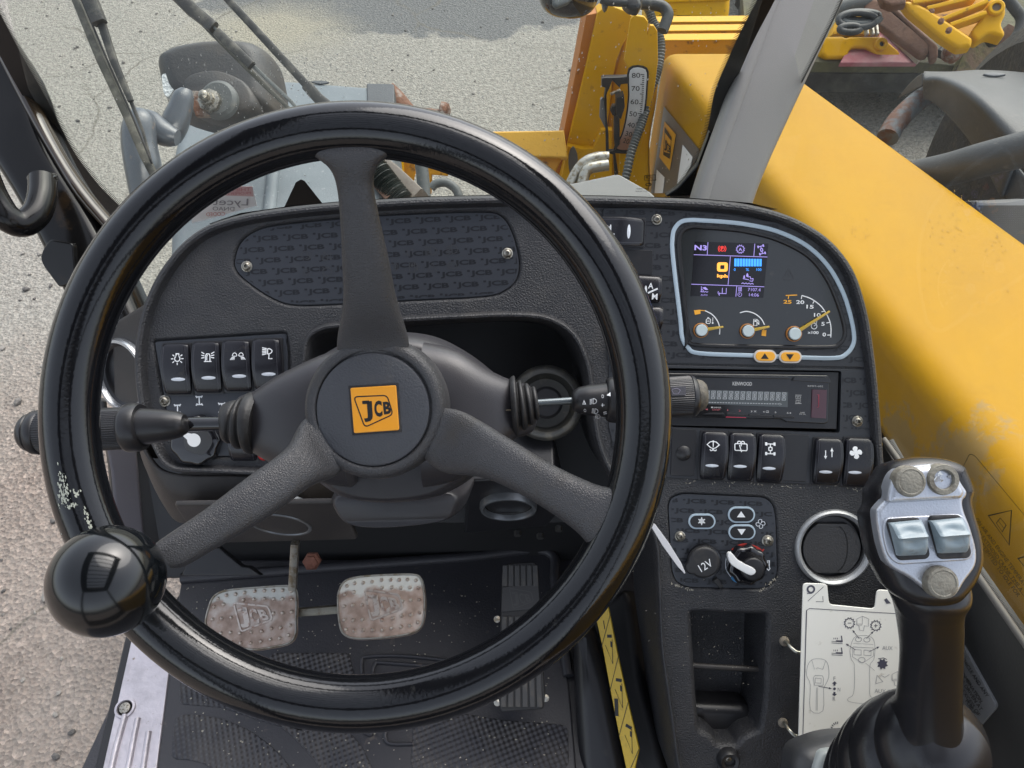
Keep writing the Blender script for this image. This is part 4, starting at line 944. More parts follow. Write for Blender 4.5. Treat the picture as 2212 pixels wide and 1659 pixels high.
ptext(bm, DP, 'AUTO', 'G', 996, 657, 46, 12, -2, SH); add_icon(bm, DP, 'hourglass', 'G', 1245, 617, 14, .18, 0, SH); add_icon(bm, DP, 'clock', 'G', 1243, 653, 16, .18, 0, SH)
ptext(bm, DP, '7107.4', 'G', 1343, 620, 88, 22, -2, SH); ptext(bm, DP, '14:06', 'G', 1341, 656, 68, 22, -2, SH)
flat('readout', bm, m_e_pur, scr, DP)
bm = bmesh.new(); add_icon(bm, DP, 'park', 'G', 1121, 337, 28, .13, 0, SH); ptext(bm, DP, 'P', 'G', 1122, 337, 16, 22, 0, SH, .02); flat('parking_brake_symbol', bm, m_e_red, scr, DP)
bm = bmesh.new()
for i in range(10):
    x = 1206 + i * 19.2; disc(bm, [DP.l(*z1('G', u, v), SH) for u, v in ((x, 405 + i * .3), (x + 15.5, 405 + i * .3), (x + 14.5, 459), (x - 1, 458))], SH)
for t_, x, w_ in (('0', 1208, 12), ('%', 1296, 22), ('100', 1375, 34)): ptext(bm, DP, t_, 'G', x, 481, w_, 18, -2, SH)
flat('level_bar', bm, m_e_blu, scr, DP)
bm = bmesh.new(); o_ = round_poly([tuple(DP.l(*z1('G', x, y), SH)) for x, y in ((1086, 431), (1161, 431), (1159, 496), (1085, 495))], 18 * ks, 4); i_ = round_poly([tuple(DP.l(*z1('G', x, y), SH)) for x, y in ((1108, 450), (1138, 450), (1137, 478), (1107, 478))], 6 * ks, 3)
ra = [bm.verts.new((p.x, p.y, SH)) for p in ccw(o_)]; rb = [bm.verts.new((p.x, p.y, SH)) for p in ccw(i_)]; fill(bm, [ra, rb]); ptext(bm, DP, 'kph', 'G', 1123, 528, 74, 30, -2, SH, .04); flat('speed_readout', bm, m_e_org, scr, DP)
DH = FH + .0004
def gauge(cx, cy, r_cap, tip, scale, marks=None, label=None):
    c = DP.l(*z1('G', cx, cy), DH); t = thing_part = None
    bm = bmesh.new(); lathe(bm, [(r_cap * 1.28 * ks, FH), (r_cap * 1.28 * ks, FH + .0025), (r_cap * 1.1 * ks, FH + .003)], Matrix.Translation((c.x, c.y, 0)), 30)
    g = done('needle_hub', bm, m_needleo, ic, DP.M, 40)
    bm = bmesh.new(); lathe(bm, [(r_cap * 1.16 * ks, FH + .003), (r_cap * 1.05 * ks, FH + .0036)], Matrix.Translation((c.x, c.y, 0)), 30); done('hub_disc', bm, m_blk, g, DP.M, 40)
    bm = bmesh.new(); lathe(bm, [(r_cap * ks, FH + .0032), (r_cap * ks, FH + .0052), (r_cap * .9 * ks, FH + .0058)], Matrix.Translation((c.x, c.y, 0)), 30); done('hub_cap', bm, m_cap, g, DP.M, 40)
    a = DP.l(*z1('G', *tip), FH + .003); d = (a - c); n_ = Vector((-d.y, d.x)).normalized(); s = c + d.normalized() * r_cap * 1.1 * ks
    bm = bmesh.new(); add_slab(bm, [s + n_ * 12 * ks, s - n_ * 12 * ks, a - n_ * 7 * ks, a + d.normalized() * 4 * ks, a + n_ * 7 * ks], FH + .0015, FH + .0036, .0007, 2); done('needle', bm, m_needle, g, DP.M, 30)
    return g
gauge(972, 901, 40, (1128, 877), None); gauge(1293, 906, 40, (1447, 876), None); gauge(1614, 925, 42, (1864, 770), None)
def spl(k, pts, n=4): return [tuple(p) for p in cat([Vector(p) for p in pts], n, False)]
bm = bmesh.new()
sline(bm, spl('G', ((1003, 765), (1050, 790), (1085, 830), (1104, 880), (1103, 930))), 7, h=DH)
sline(bm, spl('G', ((1244, 780), (1290, 770), (1345, 785), (1390, 820), (1414, 862))), 7, h=DH)
sline(bm, spl('G', ((1672, 660), (1740, 685), (1810, 740), (1858, 820), (1873, 880), (1872, 950))), 7, h=DH)
for q in (((1672, 660), (1668, 684)), ((1758, 696), (1748, 716)), ((1832, 768), (1808, 772)), ((1866, 845), (1842, 850)), ((1872, 933), (1848, 934))): sline(bm, q, 6, h=DH)
for t_, x, y, w_ in (('20', 1661, 706, 56), ('15', 1729, 738, 50), ('10', 1779, 795, 46), ('5', 1818, 856, 24), ('0', 1827, 930, 24), ('x100', 1750, 916, 76)): ptext(bm, DP, t_, 'G', x, y, w_, 26 if t_ != 'x100' else 20, -2, DH, .02)
add_icon(bm, DP, 'coolant', 'G', 1038, 836, 30, .14, -2, DH); add_icon(bm, DP, 'fuel', 'G', 1352, 846, 27, .14, -2, DH); add_icon(bm, DP, 'engine', 'G', 1757, 865, 36, .13, -2, DH)
flat('white_markings', bm, m_white, ic, DP)
bm = bmesh.new()
disc(bm, [DP.l(*z1('G', x, y), DH) for x, y in ((926, 762), (971, 758), (972, 786), (933, 794))], DH); sline(bm, ((971, 763), (1003, 765)), 6, h=DH)
disc(bm, [DP.l(*z1('G', x, y), DH) for x, y in ((1396, 900), (1427, 898), (1424, 942), (1393, 938))], DH); sline(bm, ((1412, 880), (1408, 900)), 6, h=DH)
ptext(bm, DP, '25', 'G', 1573, 704, 56, 26, -2, DH, .03); sline(bm, ((1560, 660), (1640, 657)), 7, h=DH); sline(bm, ((1582, 660), (1577, 684)), 6, h=DH)
flat('orange_markings', bm, m_orange, ic, DP)
bm = bmesh.new(); add_icon(bm, DP, 'warn', 'G', 1580, 515, 44, .08, 0, DH); flat('unlit_warning_symbol', bm, m_ghost, ic, DP)
def cbtn(cx, cy, key):
    o = pill('G', cx, cy, 158, 88, mat('pale button edge', (.60, .56, .52), .4), m_orange, key, 30, ic, h=.003, ang=-1, mi=m_ink)
cbtn(1416, 1080, 'triup'); cbtn(1590, 1084, 'tridown')

# ================================================================== radio
RD = thing('car_radio', tuple(DP.w(1600, 860, -.004)), 'slim black car radio with grey segment display set in the console', 'radio')
RH = .0
rf = [DP.l(*z1('H', x, y), RH + .004) for x, y in ((330, 88), (1575, 106), (1590, 130), (1580, 430), (1555, 443), (1290, 430), (1250, 408), (330, 392))]
m_radio = mat('radio black gloss', (.010, .010, .011), .16, coat=.4, dust=(50, (.03, .03, .03), .6, .9))
slab('frame', DP, [DP.l(*z1('H', x, y), RH) for x, y in ((300, 70), (1655, 84), (1640, 480), (300, 450))], -.03, RH - .001, m_blk, RD, .001, 2)
body = slab('faceplate', DP, ccw(round_poly([tuple(p) for p in rf], .001, 2)), -.02, RH + .004, m_radio, RD, .0012, 3)
HR = RH + .0043
def hp(x, y, h=HR): return DP.l(*z1('H', x, y), h)
bm = bmesh.new(); disc(bm, [hp(*p) for p in ((560, 200), (1301, 222), (1297, 326), (560, 298))], HR); lcd = done('display', bm, m_lcd, RD, DP.M, 0)
bm = bmesh.new(); h2 = HR + .0003
for i in range(18):
    x = 560 + i * 40.8 + 8; y0 = 206 + i * .9 + 4; wq, hq = 26, 54
    T = lambda u, v: hp(x + u * wq - v * 4, y0 + v * hq, h2)
    for q in (((0, 0), (1, 0)), ((0, .5), (.45, .5)), ((.55, .5), (1, .5)), ((0, 1), (1, 1)), ((0, 0), (0, .47)), ((1, 0), (1, .47)), ((0, .53), (0, 1)), ((1, .53), (1, 1)), ((.5, .05), (.5, .47)), ((.5, .53), (.5, .95)), ((.08, .06), (.42, .44)), ((.92, .06), (.58, .44)), ((.42, .56), (.08, .94)), ((.58, .56), (.92, .94))):
        ribbon(bm, [T(*p) for p in q], 3.4 * ks, h2)
for i in range(34): 
    x = 600 + i * 19; y = 287 + i * .42; disc(bm, [hp(x, y, h2), hp(x + 13, y, h2), hp(x + 13, y + 6, h2), hp(x, y + 6, h2)], h2)
ribbon(bm, [hp(*p, h2) for p in ((1240, 298), (1256, 306), (1240, 313))], 3 * ks, h2)
flat('segments', bm, m_lcds, lcd, DP)
bm = bmesh.new()
for t_, x, y, w_, q in (('KENWOOD', 984, 164, 134, 26), ('KMM-602', 1490, 181, 106, 12), ('MP3', 1370, 256, 38, 9), ('WMA', 1370, 268, 38, 9), ('WAV', 1370, 280, 38, 9), ('FLAC', 1370, 292, 38, 9), ('DIMMER', 808, 329, 60, 9), ('USB', 1400, 364, 30, 8), ('5V 1A', 1400, 375, 44, 8), ('4', 1132, 358, 12, 11), ('3', 1047, 355, 12, 11), ('6', 1298, 366, 12, 11), ('5', 1213, 362, 12, 11)): ptext(bm, DP, t_, 'H', x, y, w_, q, -1.2, HR, .02 if t_ == 'KENWOOD' else 0)
for y in (243, 301): ribbon(bm, [hp(1350, y), hp(1393, y + .5)], 3 * ks, HR)
disc(bm, [hp(*p) for p in ((768, 323), (780, 323), (780, 332), (768, 332))], HR); ribbon(bm, [hp(*p) for p in ((1150, 352), (1166, 352), (1166, 362), (1148, 362), (1148, 354))], 2.5 * ks, HR)
ribbon(bm, [hp(*p) for p in ((1064, 350), (1080, 361))], 2.5 * ks, HR); ribbon(bm, [hp(*p) for p in ((1064, 361), (1080, 350))], 2.5 * ks, HR); disc(bm, [hp(*p) for p in ((1312, 361), (1312, 372), (1324, 366))], HR)
flat('lettering', bm, mat('radio print', (.52, .52, .52), .5), body, DP)
bm = bmesh.new()
for t_, x, y, w_ in (('DISP', 805, 344, 54), ('1', 883, 347, 6), ('2', 966, 351, 16)): ptext(bm, DP, t_, 'H', x, y, w_, 11, -1.2, HR)
disc(bm, [hp(*p) for p in ((726, 340), (745, 336), (745, 348))], HR); flat('red_lettering', bm, mat('dim red print', (.40, .09, .11), .5), body, DP)
slab('usb_cover', DP, [hp(*p, .0) for p in ((1453, 200), (1556, 204), (1550, 402), (1446, 396))], 0, HR + .0008, m_usb, RD, .0006, 2)
bm = bmesh.new(); h3 = HR + .0012; ribbon(bm, [hp(*p, h3) for p in ((1500, 240), (1512, 240), (1512, 325), (1500, 328))], 4 * ks, h3); flat('usb_mark', bm, mat('dull red mark', (.28, .035, .06), .4), RD, DP)
for q in (((700, 372), (755, 360), (846, 362), (850, 376)), ((865, 362), (1012, 368), (1012, 384), (865, 378)), ((1020, 370), (1180, 378), (1180, 392), (1020, 386)), ((1190, 378), (1330, 384), (1330, 400), (1190, 394))):
    slab('preset_button', DP, [hp(*p, 0) for p in q], 0, HR + .0012, m_blk, RD, .0006, 2)
slab('top_ledge', DP, [hp(*p, 0) for p in ((330, 96), (1285, 112), (1300, 130), (330, 112))], 0, HR + .0022, m_radio, RD, .0008, 2)
slab('top_ledge', DP, [hp(*p, 0) for p in ((1330, 116), (1572, 122), (1580, 158), (1310, 140))], 0, HR + .0022, m_radio, RD, .0008, 2)
bm = bmesh.new(); disc(bm, [hp(*p) for p in ((870, 391), (1010, 396), (1010, 401), (870, 397))], HR + .0001); flat('red_trim', bm, mat('red trim', (.5, .04, .08), .3), RD, DP)

# ================================================================== steering column, stalks
SC = thing('steering_column', tuple(pt(835, 900, .66)), 'matt black steering column cowl behind the wheel with ribbed stalk bellows', 'steering column')
CP = Pl(835, 880, .62, (0, -.66, .75))
cow = [CP.l(x, y) for x, y in ((560, 905), (562, 858), (610, 818), (668, 776), (740, 736), (830, 716), (920, 722), (990, 750), (1050, 794), (1096, 836), (1108, 880), (1106, 905))]
def column_half(name, loop, z0, z1_, k, m):
    return dome(name, CP, ccw(loop), z0, z1_, m, SC, k, 9, True)
m_cowl = mat('matt cowl plastic', (.030, .029, .033), .36, bump=(1600, .0001, 'n'), var=(6, (.036, .034, .038), .4, .7), dust=(150, (.10, .10, .10), .68, .8))
up = ccw(cat([CP.l(x, y) for x, y in ((562, 930), (560, 868), (600, 822), (668, 774), (745, 732), (835, 714), (925, 722), (1000, 757), (1060, 802), (1102, 846), (1108, 930), (1040, 985), (835, 1010), (620, 990))], 5))
dome('upper_cowl', CP, up, -.035, .012, m_cowl, SC, .26, 10, False)
lo_ = ccw(cat([CP.l(x, y) for x, y in ((566, 908), (835, 905), (1106, 895), (1100, 950), (1060, 1000), (1010, 1050), (940, 1085), (835, 1098), (740, 1088), (680, 1058), (620, 1000), (575, 960))], 5))
dome('lower_cowl', CP, lo_, -.045, .002, m_cowl, SC, .24, 10, False)
bt = ccw(cat([CP.l(x, y, -.08) for x, y in ((712, 1060), (830, 1040), (1000, 1050), (1006, 1095), (985, 1118), (920, 1130), (830, 1137), (760, 1133), (722, 1112))], 4)); dome('column_base', CP, bt, -.16, -.06, m_cowl, SC, .2, 8)
bm = bmesh.new()
for q in (((560, 909), (655, 898)), ((985, 888), (1106, 886))): tube(bm, [pt(x, y, .584) for x, y in q], .0006, 6, base_M(SC))
done('cowl_seam', bm, mat('dusty seam', (.16, .13, .09), .8), SC, Matrix.Translation(base_M(SC)))
loft('cowl_arm', [(pt(*l, d), pt(*r, d), th) for l, r, d, th in (((560, 850), (560, 972), .615, .020), ((566, 843), (566, 978), .612, .023), ((620, 806), (622, 1010), .608, .030), ((700, 768), (704, 1040), .606, .036), ((760, 750), (764, 1050), .606, .036))], m_cowl, SC, 40, 3.2, 4)
loft('cowl_arm', [(pt(*l, d), pt(*r, d), th) for l, r, d, th in (((920, 740), (920, 1050), .606, .036), ((990, 757), (985, 1035), .606, .036), ((1056, 800), (1052, 990), .608, .030), ((1101, 822), (1100, 948), .612, .023), ((1108, 828), (1107, 942), .615, .020))], m_cowl, SC, 40, 3.2, 4)
def bellows(k, pts, dep):
    """pts: (x,y,half width) nodes alternating ridge and groove"""
    loft('bellows', round_st(pts, k, dep), m_rub, SC, 28, 2, 5)
D0 = .60
bellows('E', [(1785, 1545, 195), (1760, 1543, 212), (1735, 1542, 214), (1712, 1542, 205), (1695, 1542, 160), (1672, 1542, 178), (1650, 1540, 176), (1632, 1538, 140), (1612, 1534, 152), (1588, 1530, 148), (1566, 1526, 132), (1553, 1526, 110), (1548, 1528, 60)], D0)
bm = None
loft('stalk_shaft', round_st([(1560, 1548, 50), (1250, 1552, 52)], 'E', D0), m_gloss, SC, 24)
st1 = thing('control_stalk', tuple(pt(250, 940, .58)), 'black left-hand column stalk with ribbed grip and domed end button behind the wheel rim', 'control stalk')
def to_thing(o, t):
    Wm = W[o.name]; o.parent = t; o.matrix_basis = W[t.name].inverted() @ Wm; return o
loft('stalk_cone', round_st([(1284, 1548, 52), (1280, 1549, 68), (1240, 1552, 90), (1150, 1558, 108), (1060, 1563, 120), (980, 1567, 128)], 'E', .59), m_blk, st1, 32)
loft('collar', round_st([(990, 1567, 128), (984, 1568, 158), (960, 1570, 168), (900, 1574, 170), (882, 1575, 166), (866, 1576, 148)], 'E', .59), m_blk, st1, 40)
def ribbed(k, x0, x1, y0, y1, hw0, hw1, dep, t, n=26, gap=None):
    """grip with lengthwise fine ribs"""
    a = pt(*z1(k, x0, y0), dep); b = pt(*z1(k, x1, y1), dep); ax = (b - a).normalized(); q = ax.cross(FW).normalized(); v = ax.cross(q)
    f_ = .3125 if k != 'N' else .4272
    r0, r1 = hw0 * f_ * dep / 1642, hw1 * f_ * dep / 1642; bm = bmesh.new(); off = base_M(t); rings = []; seg = 180
    for s in (0, .02, .98, 1):
        p = a + (b - a) * s - off; r = r0 + (r1 - r0) * s; r *= .97 if s in (0, 1) else 1; ring = []
        for i in range(seg):
            an = 2 * math.pi * i / seg; smooth_band = math.sin(an * 1.0 + 4.9) > .93
            rr = r * (1 if smooth_band else (1 - .022 * (i % 3 == 0)) * .985); ring.append(bm.verts.new(p + (q * math.cos(an) + v * math.sin(an)) * rr))
        rings.append(ring)
    for A_, B_ in zip(rings, rings[1:]):
        for i in range(seg): bm.faces.new((A_[i], A_[(i + 1) % seg], B_[(i + 1) % seg], B_[i]))
    bm.faces.new(rings[0]); bm.faces.new(rings[-1][::-1])
    return done('ribbed_grip', bm, m_blk, t, Matrix.Translation(off), 30)
ribbed('E', 885, 290, 1578, 1604, 148, 152, .59, st1)
loft('end_button', round_st([(300, 1605, 148), (290, 1605, 156), (240, 1606, 152), (222, 1606, 128), (215, 1607, 134), (190, 1607, 128), (165, 1608, 106), (152, 1608, 64), (149, 1608, 20)], 'E', .59), m_blk, st1, 36)
# right
bellows('H', [(-590, 315, 118), (-600, 315, 126), (-592 + 20, 315, 110), (-545, 315, 84), (-530, 315, 92), (-515, 315, 78), (-500, 315, 84), (-487, 315, 68), (-474, 315, 72), (-460, 315, 50), (-450, 315, 30)] if 0 else [(-615, 318, 190), (-598, 317, 205), (-578, 316, 204), (-564, 315, 150), (-546, 313, 172), (-526, 311, 168), (-512, 309, 128), (-496, 306, 146), (-478, 304, 140), (-466, 302, 104), (-450, 300, 118), (-434, 298, 108), (-426, 297, 50)], .60)
loft('stalk_shaft', round_st([(-430, 297, 25), (-180, 281, 26)], 'H', .60), mat('grey steel shaft', (.16, .18, .19), .25, metal=.7), SC, 24)
st2 = thing('control_stalk', tuple(pt(1400, 870, .57)), 'black right-hand column stalk printed with lamp symbols, its worn end in front of the radio', 'control stalk')
loft('stalk_body', round_st([(82, 1386, 40), (90, 1386, 66), (130, 1386, 92), (200, 1384, 106), (280, 1383, 114), (330, 1382, 122)], 'G', .59), m_blk, st2, 40)
loft('collar', round_st([(316, 1382, 118), (322, 1382, 142), (345, 1382, 156), (400, 1382, 160), (440, 1382, 158), (450, 1382, 140)], 'G', .59), m_blk, st2, 40)
ribbed('G', 445, 905, 1381, 1357, 136, 146, .585, st2)
loft('end_cap', round_st([(895, 1358, 138), (905, 1358, 146), (930, 1357, 140), (945, 1356, 122)], 'G', .585), m_blk, st2, 36)
loft('end_button', round_st([(940, 1352, 112), (960, 1350, 112), (990, 1347, 100), (1008, 1346, 78), (1014, 1346, 30)], 'G', .585), mat('dusty worn cap', (.075, .068, .055), .6, bump=(500, .0004, 'n'), dust=(200, (.13, .115, .085), .5, .65)), st2, 36)
# printing on the right stalk: laid on a curved surface by casting the traced points on the stalk's cylinder
def on_cyl(bm_pts_fn, name, m, t, k, x0, y0, x1, y1, hw0, hw1, dep):
    a = pt(*z1(k, x0, y0), dep); b = pt(*z1(k, x1, y1), dep); ax = (b - a).normalized(); f_ = .3125; r0, r1 = hw0 * f_ * dep / 1642, hw1 * f_ * dep / 1642
    FP = Pl(0, 0, 0, (0, -.64, .77), p=pt(*z1(k, x0, y0), dep - .03)); bm = bmesh.new(); bm_pts_fn(bm, FP)
    bmesh.ops.triangulate(bm, faces=bm.faces)
    off = base_M(t)
    for v in bm.verts:
        p = FP.M @ v.co; d = (p - CAM).normalized(); rel = CAM - a
        dd = d - ax * d.dot(ax); rr = rel - ax * rel.dot(ax); s = (b - a).length
        r = r0
        for _ in range(3):
            rad = r * 1.006; A_ = dd.dot(dd); B_ = 2 * dd.dot(rr); C_ = rr.dot(rr) - rad * rad; disc_ = B_ * B_ - 4 * A_ * C_
            tt = (-B_ - math.sqrt(max(0, disc_))) / (2 * A_); q = CAM + d * tt; u = (q - a).dot(ax) / s; r = r0 + (r1 - r0) * u
        v.co = q - off
    me = bpy.data.meshes.new(name); bm.to_mesh(me); bm.free(); return link(name, me, m, t, Matrix.Translation(off), 0)
def pr(bm, FP):
    for t_, x, y, w_, h_, rot in (('O', 295, 1357, 24, 16, -88), ('I', 296, 1418, 4, 24, -88), ('II', 312, 1472, 16, 24, -80), ('O', 173, 1455, 22, 16, -75)): ptext(bm, FP, t_, 'G', x, y, w_, h_, rot, 0, .0)
    ribbon(bm, [FP.l(*z1('G', x, y)) for x, y in ((294, 1406), (294, 1430))], .0006); 
    add_icon(bm, FP, 'beamdip', 'G', 232, 1391, 26, .14, 0); add_icon(bm, FP, 'beamfull', 'G', 244, 1460, 24, .14, -8); add_icon(bm, FP, 'beamfull', 'G', 262, 1497, 20, .12, -14)
    q = [FP.l(*z1('G', x, y)) for x, y in ((158, 1412), (176, 1412), (166, 1386))]; ribbon(bm, q, .0006, 0, True)
on_cyl(pr, 'lettering', m_white, st2, 'G', 90, 1386, 330, 1382, 95, 125, .59)
def pr2(bm, FP): disc(bm, [FP.l(*z1('G', x, y)) for x, y in ((322, 1350), (348, 1328), (350, 1356))])
on_cyl(pr2, 'pointer_mark', m_white, st2, 'G', 316, 1382, 450, 1382, 158, 160, .59)
def pr3(bm, FP): disc(bm, [FP.l(*z1('G', x, y)) for x, y in ((772, 1290), (870, 1284), (872, 1350), (774, 1352))])
on_cyl(pr3, 'wiper_label', mat('label plastic', (.045, .045, .055), .3), st2, 'G', 445, 1381, 905, 1357, 138, 148, .585)
def pr4(bm, FP): add_icon(bm, FP, 'screenwash', 'G', 803, 1325, 30, .08, 0)
on_cyl(pr4, 'wiper_symbol', mat('faint violet print', (.20, .18, .25), .4), st2, 'G', 445, 1381, 905, 1357, 139, 149, .585)

# ================================================================== steering wheel
SW = thing('steering_wheel', tuple(pt(771, 900, .50)), 'large black three-spoke steering wheel with yellow centre badge and spinner knob', 'steering wheel')
WP = Pl(771, 900, .452, -FW); off = base_M(SW)
Rm, rt = .1706, .0162; bm = bmesh.new(); NS, NT = 144, 48; rings = []
for i in range(NS):
    a = 2 * math.pi * i / NS; cdir = WP.x * math.cos(a) + WP.y * math.sin(a); ring = []
    for j in range(NT):
        b = 2 * math.pi * j / NT; r = rt
        bd = math.degrees(b) % 360
        if 84 < bd < 128: r *= 1 - .007 * (j % 2)      # moulded fine ridges on the inner top
        rx = r * (1.0 + .02 * math.cos(2 * b)); 
        if 150 < bd < 290: rx *= 1 - .05 * max(0, math.cos(R(bd - 220) * 3 + 0) * .5 + .2)
        ring.append(bm.verts.new(WP.o + cdir * (Rm + rx * math.cos(b)) + WP.n * (r * math.sin(b)) - off))
    rings.append(ring)
for i in range(NS):
    A_, B_ = rings[i], rings[(i + 1) % NS]
    for j in range(NT): bm.faces.new((A_[j], A_[(j + 1) % NT], B_[(j + 1) % NT], B_[j]))
rim = done('rim', bm, m_rim, SW, Matrix.Translation(off), 60)
# spokes: left/right traced edges with depth
def sp_(st, n=28, pw=2.6):
    return loft('spoke', [(pt(*l, d), pt(*r, d), th) for l, r, d, th in st], m_leath, SW, n, pw, 5, True, 60)
sp_([((652, 318), (852, 302), .452, .004), ((675, 336), (850, 328), .450, .008), ((712, 362), (818, 356), .452, .0085), ((728, 400), (806, 398), .457, .0085), ((736, 470), (818, 468), .464, .009), ((740, 560), (838, 556), .474, .010), ((742, 650), (856, 646), .487, .011), ((728, 738), (882, 731), .5005, .0070), ((734, 790), (884, 785), .5055, .006)])
sp_([((338, 1172), (372, 1228), .450, .009), ((372, 1148), (402, 1222), .453, .010), ((440, 1102), (478, 1178), .460, .010), ((530, 1034), (580, 1118), .471, .011), ((618, 968), (670, 1052), .4865, .011), ((655, 908), (728, 1026), .5003, .0070), ((712, 880), (768, 975), .5055, .006)])
sp_([((1310, 1232), (1390, 1010), .450, .003), ((1272, 1178), (1340, 1040), .450, .008), ((1235, 1140), (1300, 1050), .453, .010), ((1150, 1082), (1195, 1004), .462, .010), ((1050, 1034), (1102, 948), .479, .011), ((952, 1018), (1002, 890), .4993, .0070), ((900, 970), (940, 880), .5055, .006)])
# hub
HP = Pl(812, 882, .505, -FW); c = HP.l(812, 882); s_ = .505 / 1642; T_ = Matrix.Translation((c.x, c.y, 0)); bm = bmesh.new()
lathe(bm, [(110 * s_, -.045), (150 * s_, -.035), (156 * s_, -.018), (154 * s_, -.003), (149 * s_, .005), (141 * s_, .0085), (130 * s_, .0092), (124 * s_, .0086), (122 * s_, .006)], T_, 72, True, True); done('hub', bm, m_leath, SW, HP.M, 60)
bm = bmesh.new(); pc = HP.l(808, 884, .005); T2 = Matrix.Translation((pc.x, pc.y, 0)); lathe(bm, [(121 * s_, .0), (121 * s_, .0075), (119 * s_, .0092), (114 * s_, .0100), (60 * s_, .0107), (4 * s_, .0108)], T2, 72, False, True)
m_pad = mat('soft horn pad', (.055, .058, .066), .40, bump=(700, .0005, 'n'), dust=(40, (.08, .075, .07), .6, .85)); pad = done('horn_pad', bm, m_pad, SW, HP.M, 40)
BD = Pl(0, 0, 0, -FW, p=HP.w(812, 886, .0112)); bl_ = [BD.l(x, y) for x, y in ((757, 838), (856, 832), (863, 929), (765, 936))]
sl_ = slab('badge_recess', BD, [p * 1.10 for p in bl_], -.004, -.0001, mat('recess edge', (.016, .016, .018), .5, dust=(80, (.08, .07, .05), .5, .8)), pad, .0006, 2, wn=False)
bdg = slab('logo_badge', BD, round_poly([tuple(p) for p in bl_], .0012, 3), -.002, .0012, m_yel, SW, .0007, 3)
bm = bmesh.new(); q = BD.l; T = lambda x, y: q(*z1('F', x, y), .0014)
fr_ = round_poly([tuple(T(x, y)) for x, y in ((1066, 1492), (1290, 1480), (1345, 1600), (1145, 1700))], .003, 5)
# frame and letters traced from the badge
def fpt(x, y): return BD.l(500 * .864 + x * .3125, 450 * .864 + y * .3125, .0014)
frp = [BD.l(x, y, .0014) for x, y in ((764, 857), (836, 854, ), (849, 895), (788, 923))]
ribbon(bm, round_poly([tuple(p) for p in frp], .0028, 5), .00075, .0014, True)
for ch, x, y, w_, h_ in (('J', 795, 889, 19, 44), ('C', 817, 883, 17, 35), ('B', 836, 881, 16, 27)):
    add_text(bm, ch, BD.l(x, y, .0014), (BD.l(x + w_ / 2, y - 1, .0014) - BD.l(x - w_ / 2, y + 1, .0014)), (BD.l(x - 1.5, y - h_ / 2, .0014) - BD.l(x + 1.5, y + h_ / 2, .0014)), .0014, .045)
disc(bm, [BD.l(x, y, .0014) for x, y in ((782, 866), (797, 865), (798, 872), (783, 873))], .0014)
flat('lettering', bm, m_ink, bdg, BD)
# scuffs: small raised flakes of worn rim coating on the left
bm = bmesh.new()
def scuff(cx, cy, sx, sy, n, ang):
    for _ in range(n):
        u, v = random.gauss(0, sx), random.gauss(0, sy); x = cx + u * math.cos(ang) - v * math.sin(ang); y = cy + u * math.sin(ang) + v * math.cos(ang)
        p = WP.l(x, y, 0); d_ = p.length; cd_ = p / d_; rr = d_ - Rm
        if abs(rr) > rt * .95: continue
        z = math.sqrt(rt * rt - rr * rr) + .0003; s = random.uniform(.0002, .0008); nn = Vector((cd_.x * rr, cd_.y * rr, z)).normalized(); t1 = Vector((-cd_.y, cd_.x, 0)); t2 = nn.cross(t1); k = random.randint(4, 7); a0 = random.random() * 6
        vs_ = [bm.verts.new(Vector((p.x, p.y, z)) + (t1 * math.cos(a0 + 2 * math.pi * j / k) * random.uniform(.8, 2.0) + t2 * math.sin(a0 + 2 * math.pi * j / k) * random.uniform(.3, .9)) * s) for j in range(k)]; bm.faces.new(vs_)
for a_ in ((168, 1040, 4, 20, 110, 0), (176, 1065, 6, 12, 60, .3), (197, 1060, 3, 4, 26, .3), (190, 1082, 6, 2, 30, -.4), (220, 1115, 2, 14, 60, -.35), (146, 1145, 6, 16, 16, -.5), (132, 1100, 2, 7, 6, 0)): scuff(*a_[:4], a_[4] * 2 // 3, a_[5])
for p_ in range(10): scuff(random.uniform(800, 830), random.uniform(340, 346) * 1, 2, 1, 1, 0)
for p_ in range(70): scuff(690 + 190 * random.random(), 1447 + random.uniform(-6, 6), 3, 2, 1, 0)
o = done('scuff_marks', bm, mat('worn whitish coating', (.42, .44, .37), .6), SW, WP.M, 0, fix=False)
# spinner ball
bc = pt(232, 1254, .395); rb = 118 / 1642 * .395; bm = bmesh.new()
lathe(bm, [(rb * math.sin(R(a)), -rb * math.cos(R(a))) for a in range(2, 180, 4)], Matrix.Identity(4), 72); 
ball = done('spinner_knob', bm, m_ball, SW, Matrix.Translation(bc), 60)
q = pt(262, 1222, .452); tube_o('knob_stem', [bc, q], .010, m_rim, ball, 20)
print('part2 ok')

# ================================================================== footwell
FZ = 1.02
FP = Pl(0, 0, 0, (0, 0, 1), p=(0, 0, FZ))
FL = thing('cab_floor', (-.1, .3, FZ), 'black cab floor tray and bulkhead under the pedals', 'cab floor')
slab('floor_tray', FP, [Vector(p) for p in ((-.62, -.55), (.46, -.55), (.40, .50), (-.44, .50), (-.50, .30))], -.05, 0, m_mat, FL, .004)
BK = Pl(0, 0, 0, (0, -.93, .36), p=(0, .50, FZ))
slab('bulkhead', BK, [Vector(p) for p in ((-.47, -.02), (.36, -.02), (.30, .33), (-.40, .33))], -.03, 0, m_blk_d, FL, .004)
mt = thing('floor_mat', (-.1, .3, FZ), 'dark rubber floor mat with dimpled tread fields under the pedals', 'floor mat')
ml = round_poly([tuple(FP.l(x, y, .006)) for x, y in ((392, 1246), (1185, 1186), (1200, 1260), (1232, 1500), (1250, 1720), (330, 1720), (352, 1520), (372, 1380))], .012)
slab('mat_sheet', FP, ml, 0, .006, m_mat, mt, .003, 3)
